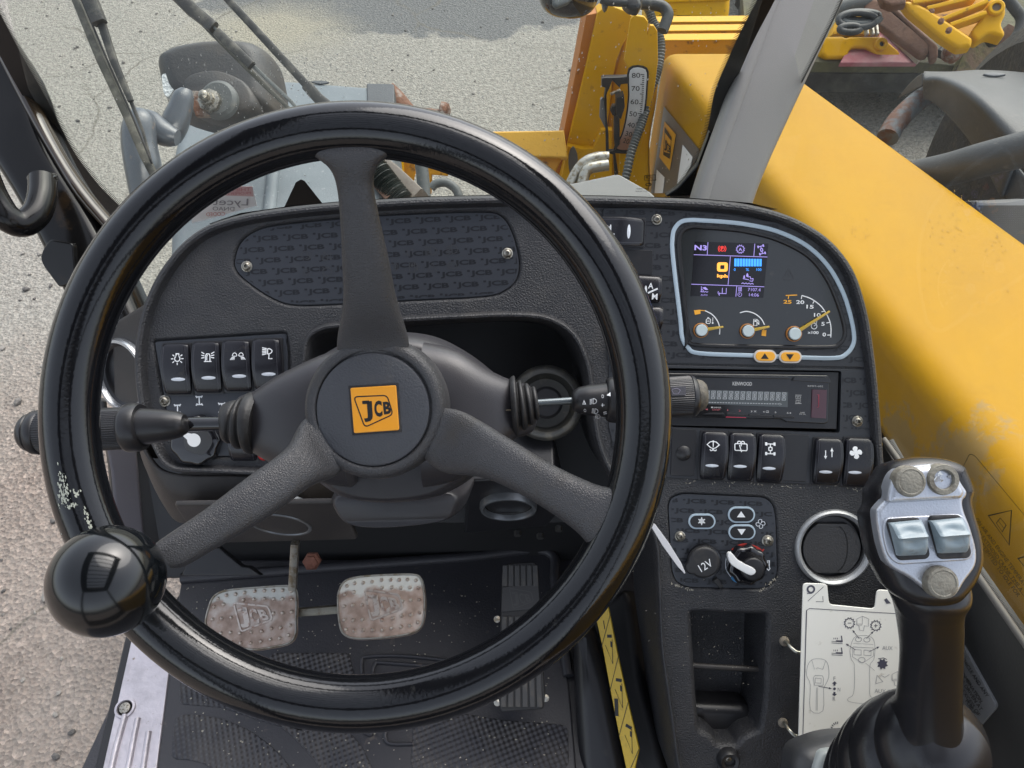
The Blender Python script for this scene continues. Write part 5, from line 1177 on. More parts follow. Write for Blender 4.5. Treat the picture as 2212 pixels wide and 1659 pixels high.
# raised edge at the far end
q = [FP.w(x, y, .008) for x, y in ((392, 1250), (700, 1226), (1000, 1204), (1180, 1190), (1200, 1270), (1228, 1460))]
tube_o('mat_lip', q, .007, m_mat, mt, 10, sm=5)
def tread(k, pts, m=m_tread, h=.0075, r=.006, sm_=0):
    l_ = [FP.l(*z1(k, x, y), h) for x, y in pts]
    l_ = cat(l_, 4) if sm_ else round_poly([tuple(p) for p in l_], r)
    return slab('tread_field', FP, l_, .005, h, m, mt, .0015, 2)
tread('J', ((1300, 890), (1340, 860), (1860, 862), (1890, 990), (1900, 1080), (1500, 1080)))
tread('J', ((690, 1030), (1000, 1100), (1500, 1330), (1560, 1420), (1240, 1330), (980, 1240), (685, 1215)))
tread('J', ((655, 1290), (800, 1285), (1000, 1320), (1180, 1400), (1330, 1510), (1450, 1640), (1480, 1760), (1000, 1760), (900, 1640), (750, 1600), (625, 1600)), sm_=0, r=.012)
tread('J', ((1270, 1300), (1500, 1350), (1840, 1390), (1960, 1520), (2060, 1760), (1690, 1760), (1620, 1600), (1450, 1420)))
tread('K', ((930, 1560), (1560, 1660), (1990, 1690), (2000, 1990), (900, 2000)), r=.01)
def strip_(k, pts, wd, m, h=.008, nm='mould_line'):
    bm = bmesh.new(); tube(bm, [FP.w(*z1(k, x, y), h) for x, y in spl(k, pts, 4)], wd, 8, base_M(mt)); return done(nm, bm, m, mt, Matrix.Translation(base_M(mt)))
strip_('K', ((570, 1340), (565, 1260), (600, 1220), (850, 1215), (1150, 1245)), .0022, m_mat)
strip_('K', ((640, 1340), (660, 1270), (720, 1262), (1100, 1290)), .0022, m_mat)
strip_('J', ((1950, 1400), (2010, 1430), (2020, 1380)), .002, m_mat); strip_('K', ((540, 1620), (560, 1660), (700, 1680), (1300, 1540), (1390, 1540), (1380, 1500)), .0022, m_mat)
strip_('J', ((2120, 1390), (2110, 1450), (2150, 1490), (2300, 1490)), .0022, m_mat)

bm = bmesh.new()
for _ in range(420):
    x, y = random.uniform(400, 1220), random.uniform(1260, 1655); c = FP.l(x, y, .0078); s = random.uniform(.0004, .0013); an = random.random() * 6
    bm.faces.new([bm.verts.new((c.x + s * math.cos(an + j * 1.6) * random.uniform(.6, 1.6), c.y + s * math.sin(an + j * 1.6) * random.uniform(.4, 1.2), .0078 + .0004 * (j % 2))) for j in range(4)])
o = flat('grit', bm, m_chaff, mt, FP); o['kind'] = 'stuff'
# pedals
def pedal(label, outline, px, dep, n, logo_at, dots, group):
    pl = Pl(px[0], px[1], dep, n); t = thing('brake_pedal', tuple(pl.o), label, 'pedal', group)
    l_ = ccw(cat([pl.l(x, y) for x, y in outline], 5))
    body = slab('pedal_plate', pl, l_, -.005, 0, m_pedal, t, .002, 3)
    bm = bmesh.new(); rr = walls(bm, inset(l_, .0002), [(0, -.001), (0, .0008), (.0006, .0018), (.0016, .0018), (.0022, .0006), (.0024, -.0005)]); done('raised_rim', bm, m_steelw, t, pl.M, 50)
    bm = bmesh.new(); cx, cy, w_, h_, a = logo_at; logo(bm, pl, None, cx, cy, w_, h_, a, .0012, .04, True, None, .05)
    me_ = bmesh.ops.extrude_face_region(bm, geom=list(bm.faces)); 
    for v in [g for g in me_['geom'] if isinstance(g, bmesh.types.BMVert)]: v.co.z = .0
    done('embossed_badge', bm, m_steelp, t, pl.M, 0)
    bm = bmesh.new()
    for x, y in dots:
        c = pl.l(x, y); lathe(bm, [(.0026, -.0005), (.0019, .0018), (.0008, .0026)], Matrix.Translation((c.x, c.y, 0)), 6)
    o = done('grip_studs', bm, m_steelp, t, pl.M, 40); o['kind'] = 'stuff'
    return t
m_steelp = mat('worn pedal emboss', (.60, .54, .48), .3, metal=.7, dust=(200, (.35, .22, .17), .5, .65))
e1 = [z1('J', x, y) for x, y in ((880, 560), (920, 470), (1010, 425), (1200, 405), (1440, 392), (1490, 420), (1503, 500), (1500, 640), (1495, 740), (1450, 800), (1340, 830), (1180, 848), (1020, 800), (900, 720), (862, 660))]
d1 = [z1('J', x, y) for x, y in ((953, 488), (1013, 466), (1076, 458), (1138, 447), (1208, 437), (1275, 434), (1337, 433), (1400, 431), (1460, 438), (1130, 498), (1203, 493), (1273, 490), (1338, 492), (1400, 490), (1463, 494), (928, 545), (992, 528), (915, 632), (980, 626), (1045, 620), (1337, 590), (1400, 588), (1462, 580), (1323, 695), (1388, 690), (1454, 674), (973, 728), (1040, 723), (1105, 728), (1182, 722), (1256, 714), (1050, 790), (1110, 796), (1180, 795), (1250, 784), (1316, 770), (1381, 764), (1441, 741))]
x_, y_ = z1('J', 1195, 615)
pedal('rusty left brake pedal, its silver arm rising straight from its top corner', e1, (540, 1330), .86, (0, -.30, .95), (x_, y_, 84, 62, 1), d1, 'pair of brake pedals')
e2 = [z1('K', x, y) for x, y in ((392, 850), (402, 760), (450, 690), (560, 660), (730, 648), (920, 645), (975, 670), (998, 740), (1008, 850), (1000, 960), (970, 1030), (900, 1070), (720, 1098), (530, 1104), (440, 1075), (405, 1000))]
d2 = [z1('K', x, y) for x, y in ((463, 732), (517, 714), (575, 710), (637, 703), (702, 692), (766, 690), (825, 690), (882, 688), (940, 694), (705, 744), (772, 742), (836, 745), (898, 743), (958, 746), (450, 790), (512, 774), (445, 873), (503, 867), (568, 864), (848, 835), (905, 830), (966, 826), (445, 967), (506, 968), (570, 965), (706, 967), (780, 957), (842, 937), (905, 932), (966, 916), (457, 1033), (513, 1042), (575, 1037), (642, 1037), (708, 1036), (773, 1024), (838, 1014), (898, 1007), (954, 984))]
x_, y_ = z1('K', 715, 865)
t2_ = pedal('rusty right brake pedal with a bare grey top edge, nearest the accelerator', e2, (820, 1310), .86, (0, -.30, .95), (x_, y_, 84, 66, -1), d2, 'pair of brake pedals')
def bar(name, k, pts, dep, hw, th, m, parent):
    """flat bar between traced points"""
    st = []; 
    for i, (x, y, d) in enumerate(pts):
        X, Y = z1(k, x, y); j = min(i + 1, len(pts) - 1); i0 = max(0, i - 1); ax, ay = z1(k, *pts[i0][:2]); bx, by = z1(k, *pts[j][:2]); q = math.hypot(bx - ax, by - ay); nx, ny = -(by - ay) / q, (bx - ax) / q
        st.append((pt(X - nx * hw, Y - ny * hw, d), pt(X + nx * hw, Y + ny * hw, d), th))
    return loft(name, st, m, parent, 16, 8, 0, True, 30)
pd1 = [o for o in S.objects if o.name == 'brake_pedal'][0]
bar('pedal_arm', 'J', ((1470, 420, .865), (1478, 260, .85), (1488, 100, .83)), .85, 8.5, .004, m_steelw, pd1)
bar('cross_link', 'K', ((120, 915, .875), (260, 905, .875), (400, 893, .875)), .87, 8.5, .004, mat('khaki plated steel', (.20, .19, .155), .4, metal=.7, dust=(80, (.12, .10, .07), .5, .65)), t2_)
# rusty bolt on the bulkhead
bm = bmesh.new(); bp_ = Pl(*z1('K', 218, 565), .93, (.1, -.6, .8)); lathe(bm, [(.011, -.01), (.011, .001), (.008, .003), (.008, .008), (.005, .0095)], Matrix.Identity(4), 6); o = done('rusty_bolt', bm, m_rustbolt, FL, bp_.M, 40)
for k, pts, n_ in (('J', ((780, 150), (960, 135), (1120, 265), (1170, 270), (1250, 330), (700, 330)), 0),):
    slab('footwell_bracket', Pl(*z1(k, 950, 240), .97, (0, -.6, .8)), [Pl(*z1(k, 950, 240), .97, (0, -.6, .8)).l(*z1(k, x, y)) for x, y in pts], -.01, 0, m_blk, FL, .002)
# accelerator
AP = Pl(*z1('K', 1660, 1000), .89, (0, -.36, .93), (1, .02, 0))
at_ = thing('accelerator_pedal', tuple(AP.o), 'long black ribbed accelerator pedal standing to the right of the brakes', 'pedal')
al = round_poly([(*AP.l(*z1('K', x, y)), r) for x, y, r in ((1535, 640, .010), (1560, 575, .012), (1770, 560, .012), (1790, 640, .008), (1800, 1000, .01), (1835, 1500, .004), (1820, 1585, .003), (1530, 1605, .003), (1510, 1520, .004), (1525, 1000, .01))], .006)
slab('pedal_body', AP, al, -.016, 0, mat('pedal body rubber', (.024, .024, .025), .5), at_, .002)
bm = bmesh.new()
for i in range(6):
    f = (i + .5) / 6; a = (1535 + f * 250, 590); b = (1520 + f * 300, 1570); hw = 16
    for s0, s1 in (((0), .15), (.36, 1.0)):
        qa = (a[0] + (b[0] - a[0]) * s0, a[1] + (b[1] - a[1]) * s0); qb = (a[0] + (b[0] - a[0]) * s1, a[1] + (b[1] - a[1]) * s1)
        add_slab(bm, [AP.l(*z1('K', x, y)) for x, y in ((qa[0] - hw, qa[1]), (qa[0] + hw, qa[1]), (qb[0] + hw * 1.15, qb[1]), (qb[0] - hw * 1.15, qb[1]))], -.001, .0022, .0005, 1)
done('rubber_ribs', bm, mat('pedal rib rubber', (.055, .055, .056), .5, dust=(60, (.10, .09, .075), .5, .75)), at_, AP.M, 30)
slab('badge_plate', AP, [AP.l(*z1('K', x, y)) for x, y in ((1535, 742), (1785, 720), (1798, 890), (1532, 912))], -.001, .0020, mat('pedal badge rubber', (.040, .040, .042), .5), at_, .0006)
bm = bmesh.new(); logo(bm, AP, 'K', 1668, 822, 170, 140, -2, .0022, .03); done('embossed_badge', bm, mat('scuffed rubber emboss', (.055, .055, .055), .35), at_, AP.M, 0)
for x, y in ((1500, 962), (1502, 1540), (1838, 1510)):
    bm = bmesh.new(); c = AP.l(*z1('K', x, y)); lathe(bm, [(.004, -.008), (.004, -.002), (.002, -.001)], Matrix.Translation((c.x, c.y, 0)), 10); done('hinge_pin', bm, m_steelw, at_, AP.M)

# door sill with its metal strip
DS = thing('door_sill', (-.50, .3, FZ), 'aluminium door sill plate with raised ribs and screw along the left of the floor', 'door sill')
slab('sill_frame', FP, [FP.l(x, y, .004) for x, y in (z1('J', 320, 700), z1('J', 75, 1760), z1('J', 640, 1760), z1('J', 640, 940), (372, 1380), (372, 1330))], -.10, .004, m_blk, DS, .004)
pl_ = slab('sill_plate', FP, round_poly([tuple(FP.l(*z1('J', x, y), .008)) for x, y in ((362, 740), (130, 1780), (515, 1780), (616, 990), (640, 800), (620, 740))], .004), .003, .008, m_sill, DS, .0015)
bm = bmesh.new(); off = base_M(DS)
for pts, r in ((((315, 1290), (255, 1500), (205, 1720)), .0040), (((400, 1315), (360, 1520), (318, 1740)), .0036), (((475, 1408), (455, 1540), (425, 1740)), .0036)):
    o = tube_o('raised_rib', [FP.w(*z1('J', x, y), .0085) for x, y in pts], r, m_sill, pl_ and DS, 12, sm=3)
bm = bmesh.new(); c = FP.l(*z1('J', 313, 1247), .008); lathe(bm, [(.0125, .007), (.0120, .0105), (.0095, .0108), (.0085, .008)], Matrix.Translation((c.x, c.y, 0)), 28, False, True); done('screw_boss', bm, m_sill, DS, FP.M)
bm = bmesh.new(); lathe(bm, [(.007, .008), (.0065, .0105), (.003, .011)], Matrix.Translation((c.x, c.y, 0)), 16, False, True); done('screw', bm, m_screw, DS, FP.M)
# door post strip seen left of the lower dash, rising from the sill
PO = Pl(*z1('I', 870, 600), .98, (.55, -.62, .56))
m_post = mat('grey violet trim', (.10, .092, .105), .5, bump=(700, .0003, 'n'), dust=(30, (.13, .12, .12), .6, .8))
slab('post_trim', PO, [PO.l(*z1('I', x, y)) for x, y in ((740, 330), (945, 345), (1000, 920), (1010, 1150), (830, 1150), (770, 500))], -.02, 0, m_post, DS, .004)
slab('post_seal', PO, [PO.l(*z1('I', x, y), -.01) for x, y in ((690, 0), (735, 0), (770, 340), (840, 900), (850, 1150), (810, 1150), (760, 500))], -.03, -.004, m_rub, DS, .003)
slab('post_shadow_gap', PO, [PO.l(*z1('I', x, y), -.02) for x, y in ((930, 330), (1180, 700), (1230, 860), (1230, 1150), (1000, 1150))], -.05, -.02, m_blk, DS, .003)  # solid black slab in place of the shaded gap beside the post

slab('post_shade_slab', Pl(340, 1080, 1.02, (.3, -.7, .6)), [Pl(340, 1080, 1.02, (.3, -.7, .6)).l(*p) for p in ((288, 940), (460, 960), (460, 1250), (318, 1250), (300, 1120))], -.05, 0, m_blk, DS, .003)  # added dark slab, carries the shaded gap on behind the post
# console side and yellow label strip
KC = thing('seat_rail_cover', tuple(pt(1330, 1500, .93)), 'black moulded floor rail cover between pedals and console', 'rail cover')
def pxslab(name, x, y, d, n, pts, z0, z1_, m, parent, b=.003, k=None, r=.004, nn=3):
    pl = Pl(*(z1(k, x, y) if k else (x, y)), d, n); q = [pl.l(*(z1(k, *p) if k else p)) for p in pts]
    return slab(name, pl, round_poly([tuple(v) for v in q], r, 4) if r else q, z0, z1_, m, parent, b, nn)
pxslab('rail_cover', 100, 1000, .92, (-.3, -.45, .85), ((70, 690), (200, 660), (330, 1100), (470, 1800), (120, 1800), (85, 1200)), -.03, 0, m_blk, KC, .02, 'L', .01, 6)
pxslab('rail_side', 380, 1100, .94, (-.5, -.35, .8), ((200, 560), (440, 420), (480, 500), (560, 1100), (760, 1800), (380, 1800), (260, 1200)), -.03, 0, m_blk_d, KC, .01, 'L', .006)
YP = Pl(*z1('L', 390, 1150), .90, (-.45, -.40, .80))
ys = thing('safety_label_strip', tuple(YP.o), 'narrow yellow warning label strip with black pictograms beside the console', 'warning label')
yl = [YP.l(*z1('L', x, y)) for x, y in ((235, 560), (320, 480), (345, 600), (400, 880), (470, 1200), (547, 1530), (505, 1720), (470, 1720), (410, 1440), (350, 1130), (295, 830))]
slab('label_sheet', YP, yl, -.003, 0, m_label, ys, .0005, 1)
bm = bmesh.new()
def yline(pts, wd=.0007): ribbon(bm, [YP.l(*z1('L', x, y), .0005) for x, y in pts], wd, .0005)
for q in (((287, 822), (347, 600)), ((345, 1128), (403, 888)), ((408, 1438), (470, 1206)), ((480, 1680), (545, 1530))): yline(q)
for q in (((326, 748), (358, 748)), ((386, 1048), (426, 1056)), ((455, 1362), (495, 1386))): yline(q, .0035)
for x, y in ((345, 780), (412, 1085), (480, 1400)):
    yline(((x - 32, y + 30), (x + 20, y + 160), (x + 15, y - 10)), .0006); disc(bm, [YP.l(*z1('L', u, v), .0005) for u, v in ((x + 3, y), (x + 18, y + 12), (x + 16, y + 48), (x + 4, y + 40))], .0005)
yline(((388, 1180), (392, 1300)), .0045); yline(((300, 640), (310, 700)), .001)
flat('pictograms', bm, m_ink, ys, YP)

# ================================================================== instruction card and its wire rings
CD = Pl(1850, 1450, .745, (0, -math.cos(e), math.sin(e)))
cdt = thing('instruction_card', tuple(CD.o), 'ivory laminated joystick instruction card hanging on two wire rings', 'instruction card')
cl_ = round_poly([tuple(CD.l(*z1('N', x, y))) for x, y in ((218, 724), (340, 728), (350, 832), (580, 855), (592, 757), (760, 768), (765, 870), (1010, 890), (1000, 1620), (192, 1600))], .004, 4)
slab('card_sheet', CD, cl_, -.0012, 0, m_card, cdt, .0003, 1)
def cn(x, y, h=.0003): return CD.l(*z1('N', x, y), h)
nk = .4272 * .745 / 1642
bm = bmesh.new(); H_ = .0003
def cl(pts, wd=3, sm=0, closed=False):
    q = [cn(*p) for p in pts]
    if sm: q = cat(q, sm, closed)
    ribbon(bm, q, wd * nk, H_, closed)
cl([(990, 896), (250, 852), (236, 862), (215, 1572), (222, 1584), (500, 1596)], 3.2)
cl([(242, 815), (322, 742)], 2.5); cl([(283, 817), (320, 818), (318, 790)], 2.5); ribbon(bm, [cn(258 + 17 * math.cos(R(a)), 755 + 17 * math.sin(R(a))) for a in range(0, 360, 20)], 9 * nk, H_, True); cl([(238, 776), (262, 776)], 3)
for x, y, t_ in ((453, 926, '-'), (586, 939, '+')):
    add_icon(bm, CD, 'gear', 'N', x, y, 28, .14, 0, H_)
    cl([(x - 9, y), (x + 9, y)], 3.5)
    if t_ == '+': cl([(x, y - 9), (x, y + 9)], 3.5)
def arrow(a, b, wd=2.6, hd=12):
    cl([a, b], wd); d = Vector((b[0] - a[0], b[1] - a[1])).normalized(); n_ = Vector((-d.y, d.x)); bb = Vector(b)
    disc(bm, [cn(*(bb + d * hd * .6)), cn(*(bb - d * hd * .6 + n_ * hd * .45)), cn(*(bb - d * hd * .6 - n_ * hd * .45))], H_)
arrow((502, 1004), (472, 966)); arrow((538, 1004), (570, 972)); arrow((485, 1062), (440, 1034)); arrow((550, 1072), (598, 1048)); arrow((296, 1245), (356, 1256), 3)
for y in (1020, 1080):
    cl([(362, y - 2), (418, y + 2)], 2.5); cl([(362, y + 6), (418, y + 10)], 2.5); cl([(412, y - 30), (416, y - 3), (384, y - 5)], 5)
    for i in range(3): cl([(374 + i * 9, y - 20), (374 + i * 9, y - 12)], 3)
disc(bm, [cn(377 + 7 * math.cos(a / 3), 1258 + 7 * math.sin(a / 3)) for a in range(19)], H_)
for s, y in ((-1, 1232), (1, 1284)):
    disc(bm, [cn(377, y + 12 * s), cn(390, y), (cn(382, y)), cn(382, y - 10 * s), cn(372, y - 10 * s), cn(372, y), cn(364, y)], H_)
add_icon(bm, CD, 'gearfull', 'N', 620, 1133, 30, .14, 0, H_); cl([(598, 1106), (625, 1102), (642, 1110)], 3.5)
for i in range(5):
    a = R(200 + i * 18); cl([(392 + 26 * math.cos(a), 1466 + 30 * math.sin(a)), (392 + 36 * math.cos(a), 1466 + 42 * math.sin(a))], 4)
cl([(360, 1458), (412, 1492)], 6); cl([(366, 1492), (412, 1494)], 5); cl([(462, 1405), (500, 1410)], 5); cl([(462, 1416), (490, 1418)], 5); arrow((495, 1362), (495, 1392), 5, 14)
for i in range(3): cl([(488, 1360 + i * 8), (502, 1360 + i * 8)], 3)
disc(bm, [cn(*p) for p in ((628, 808), (640, 800), (650, 812), (662, 826), (640, 828))], H_)
flat('black_line_drawing', bm, m_cardink, cdt, CD)
bm = bmesh.new()
# outline of the handle, the hand grip and other grey drawings
cl([(462, 1108), (456, 1060), (470, 1010), (490, 992), (520, 988), (550, 992), (575, 1010), (582, 1060), (576, 1108), (560, 1130), (555, 1160), (556, 1240), (556, 1290), (575, 1310), (570, 1326), (510, 1332), (450, 1322), (446, 1306), (470, 1290), (478, 1240), (478, 1160), (476, 1130)], 2, 4, True)
cl([(470, 1046), (574, 1052), (574, 1092), (520, 1128), (468, 1096)], 2, 0, True); cl([(472, 1028), (574, 1034)], 1.8)
for x, y in ((476, 1060), (526, 1062)): cl([(x, y), (x + 36, y + 2), (x + 36, y + 28), (x, y + 26)], 2.2, 0, True)
for x, y, r in ((499, 1008, 16), (541, 1010, 16), (515, 1112, 17)): cl([(x + r * math.cos(R(a)), y + r * .75 * math.sin(R(a))) for a in range(0, 360, 24)], 2.8, 0, True)
cl([(255, 1240), (236, 1190), (242, 1140), (262, 1112), (296, 1106), (330, 1114), (346, 1144), (348, 1200), (330, 1240), (322, 1262), (318, 1370), (255, 1366)], 2.2, 3, True)
cl([(270, 1200), (280, 1190), (316, 1192), (322, 1206), (320, 1240), (276, 1240)], 2.2, 0, True); cl([(280, 1204), (310, 1206), (309, 1230), (280, 1228)], 2, 0, True)
cl([(286, 1252), (284, 1368)], 1.8); cl([(292, 1252), (290, 1368)], 1.8); cl([(262, 1112), (276, 1160), (290, 1152), (318, 1160), (332, 1116)], 1.8)
for x, y in ((490, 905), (668, 1185)):
    cl([(x, y), (x + 28, y - 14), (x + 60, y), (x + 58, y + 38), (x + 38, y + 34), (x + 34, y + 60), (x + 14, y + 56), (x + 10, y + 34), (x, y + 30)], 2.2, 0, True); cl([(x + 28, y - 14), (x + 28, y + 28)], 2)
    for i in range(4): cl([(x + 6 + i * 6, y + 22), (x + 6 + i * 6, y + 34)], 1.8)
cl([(534, 1128), (580, 1166)], 1.8); cl([(586, 1232), (592, 1190), (622, 1222), (586, 1232)], 3); cl([(612, 1190), (632, 1200), (655, 1186)], 2.6)
for t_, x, y, w_, h_ in (('AUX', 645, 1052, 52, 20), ('F', 377, 1206, 11, 19), ('N', 400, 1262, 13, 19), ('R', 375, 1309, 13, 19), ('AUX II', 618, 1270, 76, 20)): ptext(bm, CD, t_, 'N', x, y, w_, h_, -2, H_)
flat('grey_line_drawing', bm, m_cardgr, cdt, CD)
for (x0, y0), (x1, y1), (x2, y2), (x3, y3), lb in (((125, 1012), (180, 1070), (290, 1072), (255, 1028), 'upper galvanised wire ring holding the instruction card to the console'), ((118, 1424), (170, 1492), (275, 1502), (240, 1442), 'lower galvanised wire ring holding the instruction card to the console')):
    rt_ = thing('wire_ring', tuple(pt(*z1('N', x0, y0), .74)), lb, 'wire ring', 'wire rings of the instruction card')
    w_ = lambda x, y, h: DP.w(*z1('N', x, y), h)
    tube_o('wire', [w_(x0 - 4, y0 + 2, -.004), w_(x0 + 8, y0 + 12, .012), w_((x0 + x1) / 2 + 4, (y0 + y1) / 2 + 8, .020), w_(x1 + 6, y1 + 2, .024), w_(x1 + 50, y1 + 6, .024), w_(x2 - 8, y2 - 2, .024), w_(x2 + 6, y2 - 16, .023), w_(x2 - 6, y2 - 36, .021), w_(x3 + 8, y3, .018), w_(x3 - 4, y3 + 2, .012)], .0018, m_wire, rt_, 12, sm=4)
    bm = bmesh.new(); c = DP.l(*z1('N', x0 - 3, y0 + 4)); lathe(bm, [(.0052, -.001), (.0050, .0020), (.003, .0035)], Matrix.Translation((c.x, c.y, 0)), 20); done('anchor_plug', bm, mat('dusty plug', (.22, .19, .15), .7), rt_, DP.M)

# ================================================================== joystick
JS = thing('joystick', tuple(pt(2000, 1500, .52)), 'black joystick lever with silver switch face, grey thumb rollers and rubber boot', 'joystick')
def nst(rows, sm=5, n=36, pw=2.3, m=m_blk, name='x', dflt=.5, cap=True):
    return loft(name, [(pt(*z1('N', *l), d), pt(*z1('N', *r), d), th) for l, r, d, th in rows], m, JS, n, pw, sm, cap, 60)
m_joy = mat('smooth black joystick rubber', (.013, .013, .015), .27, bump=(1200, .00008, 'n'), dust=(40, (.04, .036, .03), .6, .9))
nst([((700, 600), (1020, 600), .505, .006), ((672, 680), (1040, 690), .505, .014), ((660, 760), (1040, 770), .506, .022), ((672, 810), (1020, 810), .508, .020), ((690, 860), (1010, 850), .512, .019), ((708, 950), (1010, 940), .520, .018), ((722, 1080), (1010, 1080), .530, .017), ((718, 1220), (1004, 1220), .540, .018), ((708, 1330), (1002, 1330), .548, .020), ((694, 1400), (1012, 1420), .556, .025), ((660, 1480), (1030, 1500), .566, .032), ((650, 1640), (1060, 1660), .59, .036)], 5, 40, 2.5, m_joy, 'handle')
JP = Pl(*z1('N', 840, 430), .478, (-.02, -.60, .80))
HLP = ((700, 98), (790, 86), (900, 92), (985, 120), (1030, 160), (1064, 250), (1052, 300), (1066, 370), (1098, 480), (1108, 590), (1085, 680), (1035, 760), (950, 815), (840, 830), (740, 815), (655, 765), (590, 690), (545, 590), (520, 480), (528, 380), (552, 330), (560, 250), (600, 180), (640, 120))
bm = bmesh.new(); hl = [JP.l(*z1('N', x - (22 if x > 990 else 0) + (20 if x < 640 and y > 380 else 0), y), -.016) for x, y in HLP]; hl = ccw(cat(hl, 4)); rr = walls(bm, hl, [(.010, -.048), (.003, -.034), (0, -.018), (0, -.010), (.0015, -.004), (.005, -.001), (.008, 0)]); fill(bm, [rr[-1]]); fill(bm, [rr[0]]); done('head', bm, m_joy, JS, JP.M, 50, False)
jf_px = ((735, 140), (850, 124), (930, 126), (985, 160), (1030, 230), (1050, 262), (1046, 288), (1030, 310), (1036, 360), (1070, 450), (1098, 560), (1092, 640), (1040, 715), (990, 790), (930, 806), (880, 790), (760, 700), (660, 640), (622, 560), (600, 460), (590, 370), (606, 338), (636, 302), (645, 250), (662, 195), (690, 158))
jl_ = ccw(cat([JP.l(*z1('N', x, y), .003) for x, y in jf_px], 4)); fp_ = slab('face_plate', JP, jl_, -.006, .0035, m_silver, JS, .0028, 4)
slab('face_upper_step', JP, ccw(round_poly([tuple(JP.l(*z1('N', x, y), .006)) for x, y in ((735, 146), (850, 132), (930, 132), (980, 166), (1020, 232), (1038, 262), (1022, 300), (830, 312), (642, 322), (650, 262), (668, 200), (695, 163))], .003, 4)), .001, .0075, m_silver, fp_, .004, 6)
# step across the face: the lower field is a raised pad
lf = round_poly([tuple(JP.l(*z1('N', x, y), .005)) for x, y in ((628, 392), (1034, 372), (1074, 470), (1092, 560), (1060, 610), (700, 634), (650, 590), (622, 480))], .006, 4)
rr_ = slab('roller_bezel', JP, lf, .002, .0048, m_silver, fp_, .0012, 3)
for cx0, dx in ((640, 0), (850, 0)):
    q = [(cx0 + 8, 400 - (cx0 - 640) * .08), (cx0 + 160, 390 - (cx0 - 640) * .06), (cx0 + 186, 430), (cx0 + 220, 580 - (cx0 - 640) * .04), (cx0 + 205, 602 - (cx0 - 640) * .02), (cx0 + 66, 610 - (cx0 - 640) * .03), (cx0 + 50, 590), (cx0 + 2, 430)]
    b_ = slab('roller_housing', JP, round_poly([tuple(JP.l(*z1('N', x, y), .006)) for x, y in q], .002, 3), .003, .0068, m_rub, JS, .001, 2)
    o0 = cx0 - 640
    # thumb roller: a ridged barrel
    L4 = [(668 + o0, 424 - o0 * .05), (826 + o0, 408 - o0 * .05), (712 + o0, 590 - o0 * .06), (852 + o0, 584 - o0 * .06)]
    Pq = [JP.l(*z1('N', x, y), .012) for x, y in L4]; bm = bmesh.new(); nu, nv = 14, 26; rows = []
    for j in range(nv + 1):
        t = j / nv; l_ = Pq[0].lerp(Pq[2], t); r_ = Pq[1].lerp(Pq[3], t); 
        h_ = .0072 + .0085 * math.sin(math.pi * min(1, max(0, .06 + t * .9))) ** .6 + .0016 * math.exp(-((t - .42) / .05) ** 2) 
        row = []
        for i in range(nu + 1):
            u = i / nu; p = l_.lerp(r_, u); dp = .0022 * math.exp(-((t - .62) / .13) ** 2 - ((u - .5) / .26) ** 2) + .0016 * math.exp(-((t - .25) / .10) ** 2 - ((u - .5) / .26) ** 2)
            row.append(bm.verts.new((p.x, p.y, (h_ if 0 < i < nu else h_ - .0012) - dp)))
        rows.append(row)
    for A_, B_ in zip(rows, rows[1:]):
        for i in range(nu): bm.faces.new((A_[i], A_[i + 1], B_[i + 1], B_[i]))
    rim_ = rows[0] + [r[-1] for r in rows[1:]] + rows[-1][-2::-1] + [r[0] for r in rows[-2:0:-1]]; low = [bm.verts.new((v.co.x, v.co.y, .005)) for v in rim_]
    for i in range(len(rim_)): bm.faces.new((rim_[i], rim_[(i + 1) % len(rim_)], low[(i + 1) % len(rim_)], low[i]))
    done('thumb_roller', bm, m_btn, JS, JP.M, 50)
ntk = .4272 * .478 / 1642
for x, y, r, kind in ((757, 210, 78, 0), (925, 200, 78, 1), (920, 722, 80, 0)):
    c = JP.l(*z1('N', x, y), .008); T_ = Matrix.Translation((c.x, c.y, 0)); bm = bmesh.new()
    if kind == 0: lathe(bm, [(r * ntk, .002), (r * ntk, .0078), (r * .95 * ntk, .0095), (r * .80 * ntk, .0102), (r * .74 * ntk, .0098), (r * .5 * ntk, .0104)], T_, 44, False, True)
    else: lathe(bm, [(r * ntk, .002), (r * ntk, .0078), (r * .94 * ntk, .0098), (r * .66 * ntk, .0100), (r * .60 * ntk, .0085), (r * .60 * ntk, .006)], T_, 44, False, True)
    b_ = done('thumb_button', bm, m_grot, JS, JP.M, 40)
    if kind:
        b_['label'] = 'torn round button showing its silver inside'
        bm = bmesh.new()
        for i in range(26):
            a = random.random() * 6.28; q_ = random.random() ** .5 * .5 * r * ntk; s = random.uniform(.0008, .0026); h = random.uniform(.0063, .0085); cx_, cy_ = c.x + q_ * math.cos(a), c.y + q_ * math.sin(a); k_ = random.random() * 6
            vs_ = [bm.verts.new((cx_ + s * math.cos(k_ + j * 2.1) * random.uniform(.4, 1.2), cy_ + s * math.sin(k_ + j * 2.1) * random.uniform(.4, 1.2), h + random.uniform(-.0012, .0012))) for j in range(3)]; bm.faces.new(vs_)
        done('torn_foil', bm, mat('torn shiny foil', (.62, .62, .62), .22, metal=.8), b_, JP.M, 0)
# seams on the handle
def jl2(pts, r=.0005): tube_o('handle_seam', [pt(*z1('N', x, y), d) for x, y, d in pts], r, m_rub, JS, 6, sm=3)
# boot bellows
def boot(rows): return loft('rubber_boot', [(pt(*z1('N', *l), d), pt(*z1('N', *r), d), th) for l, r, d, th in rows], m_joy, JS, 56, 2, 5, True, 60)
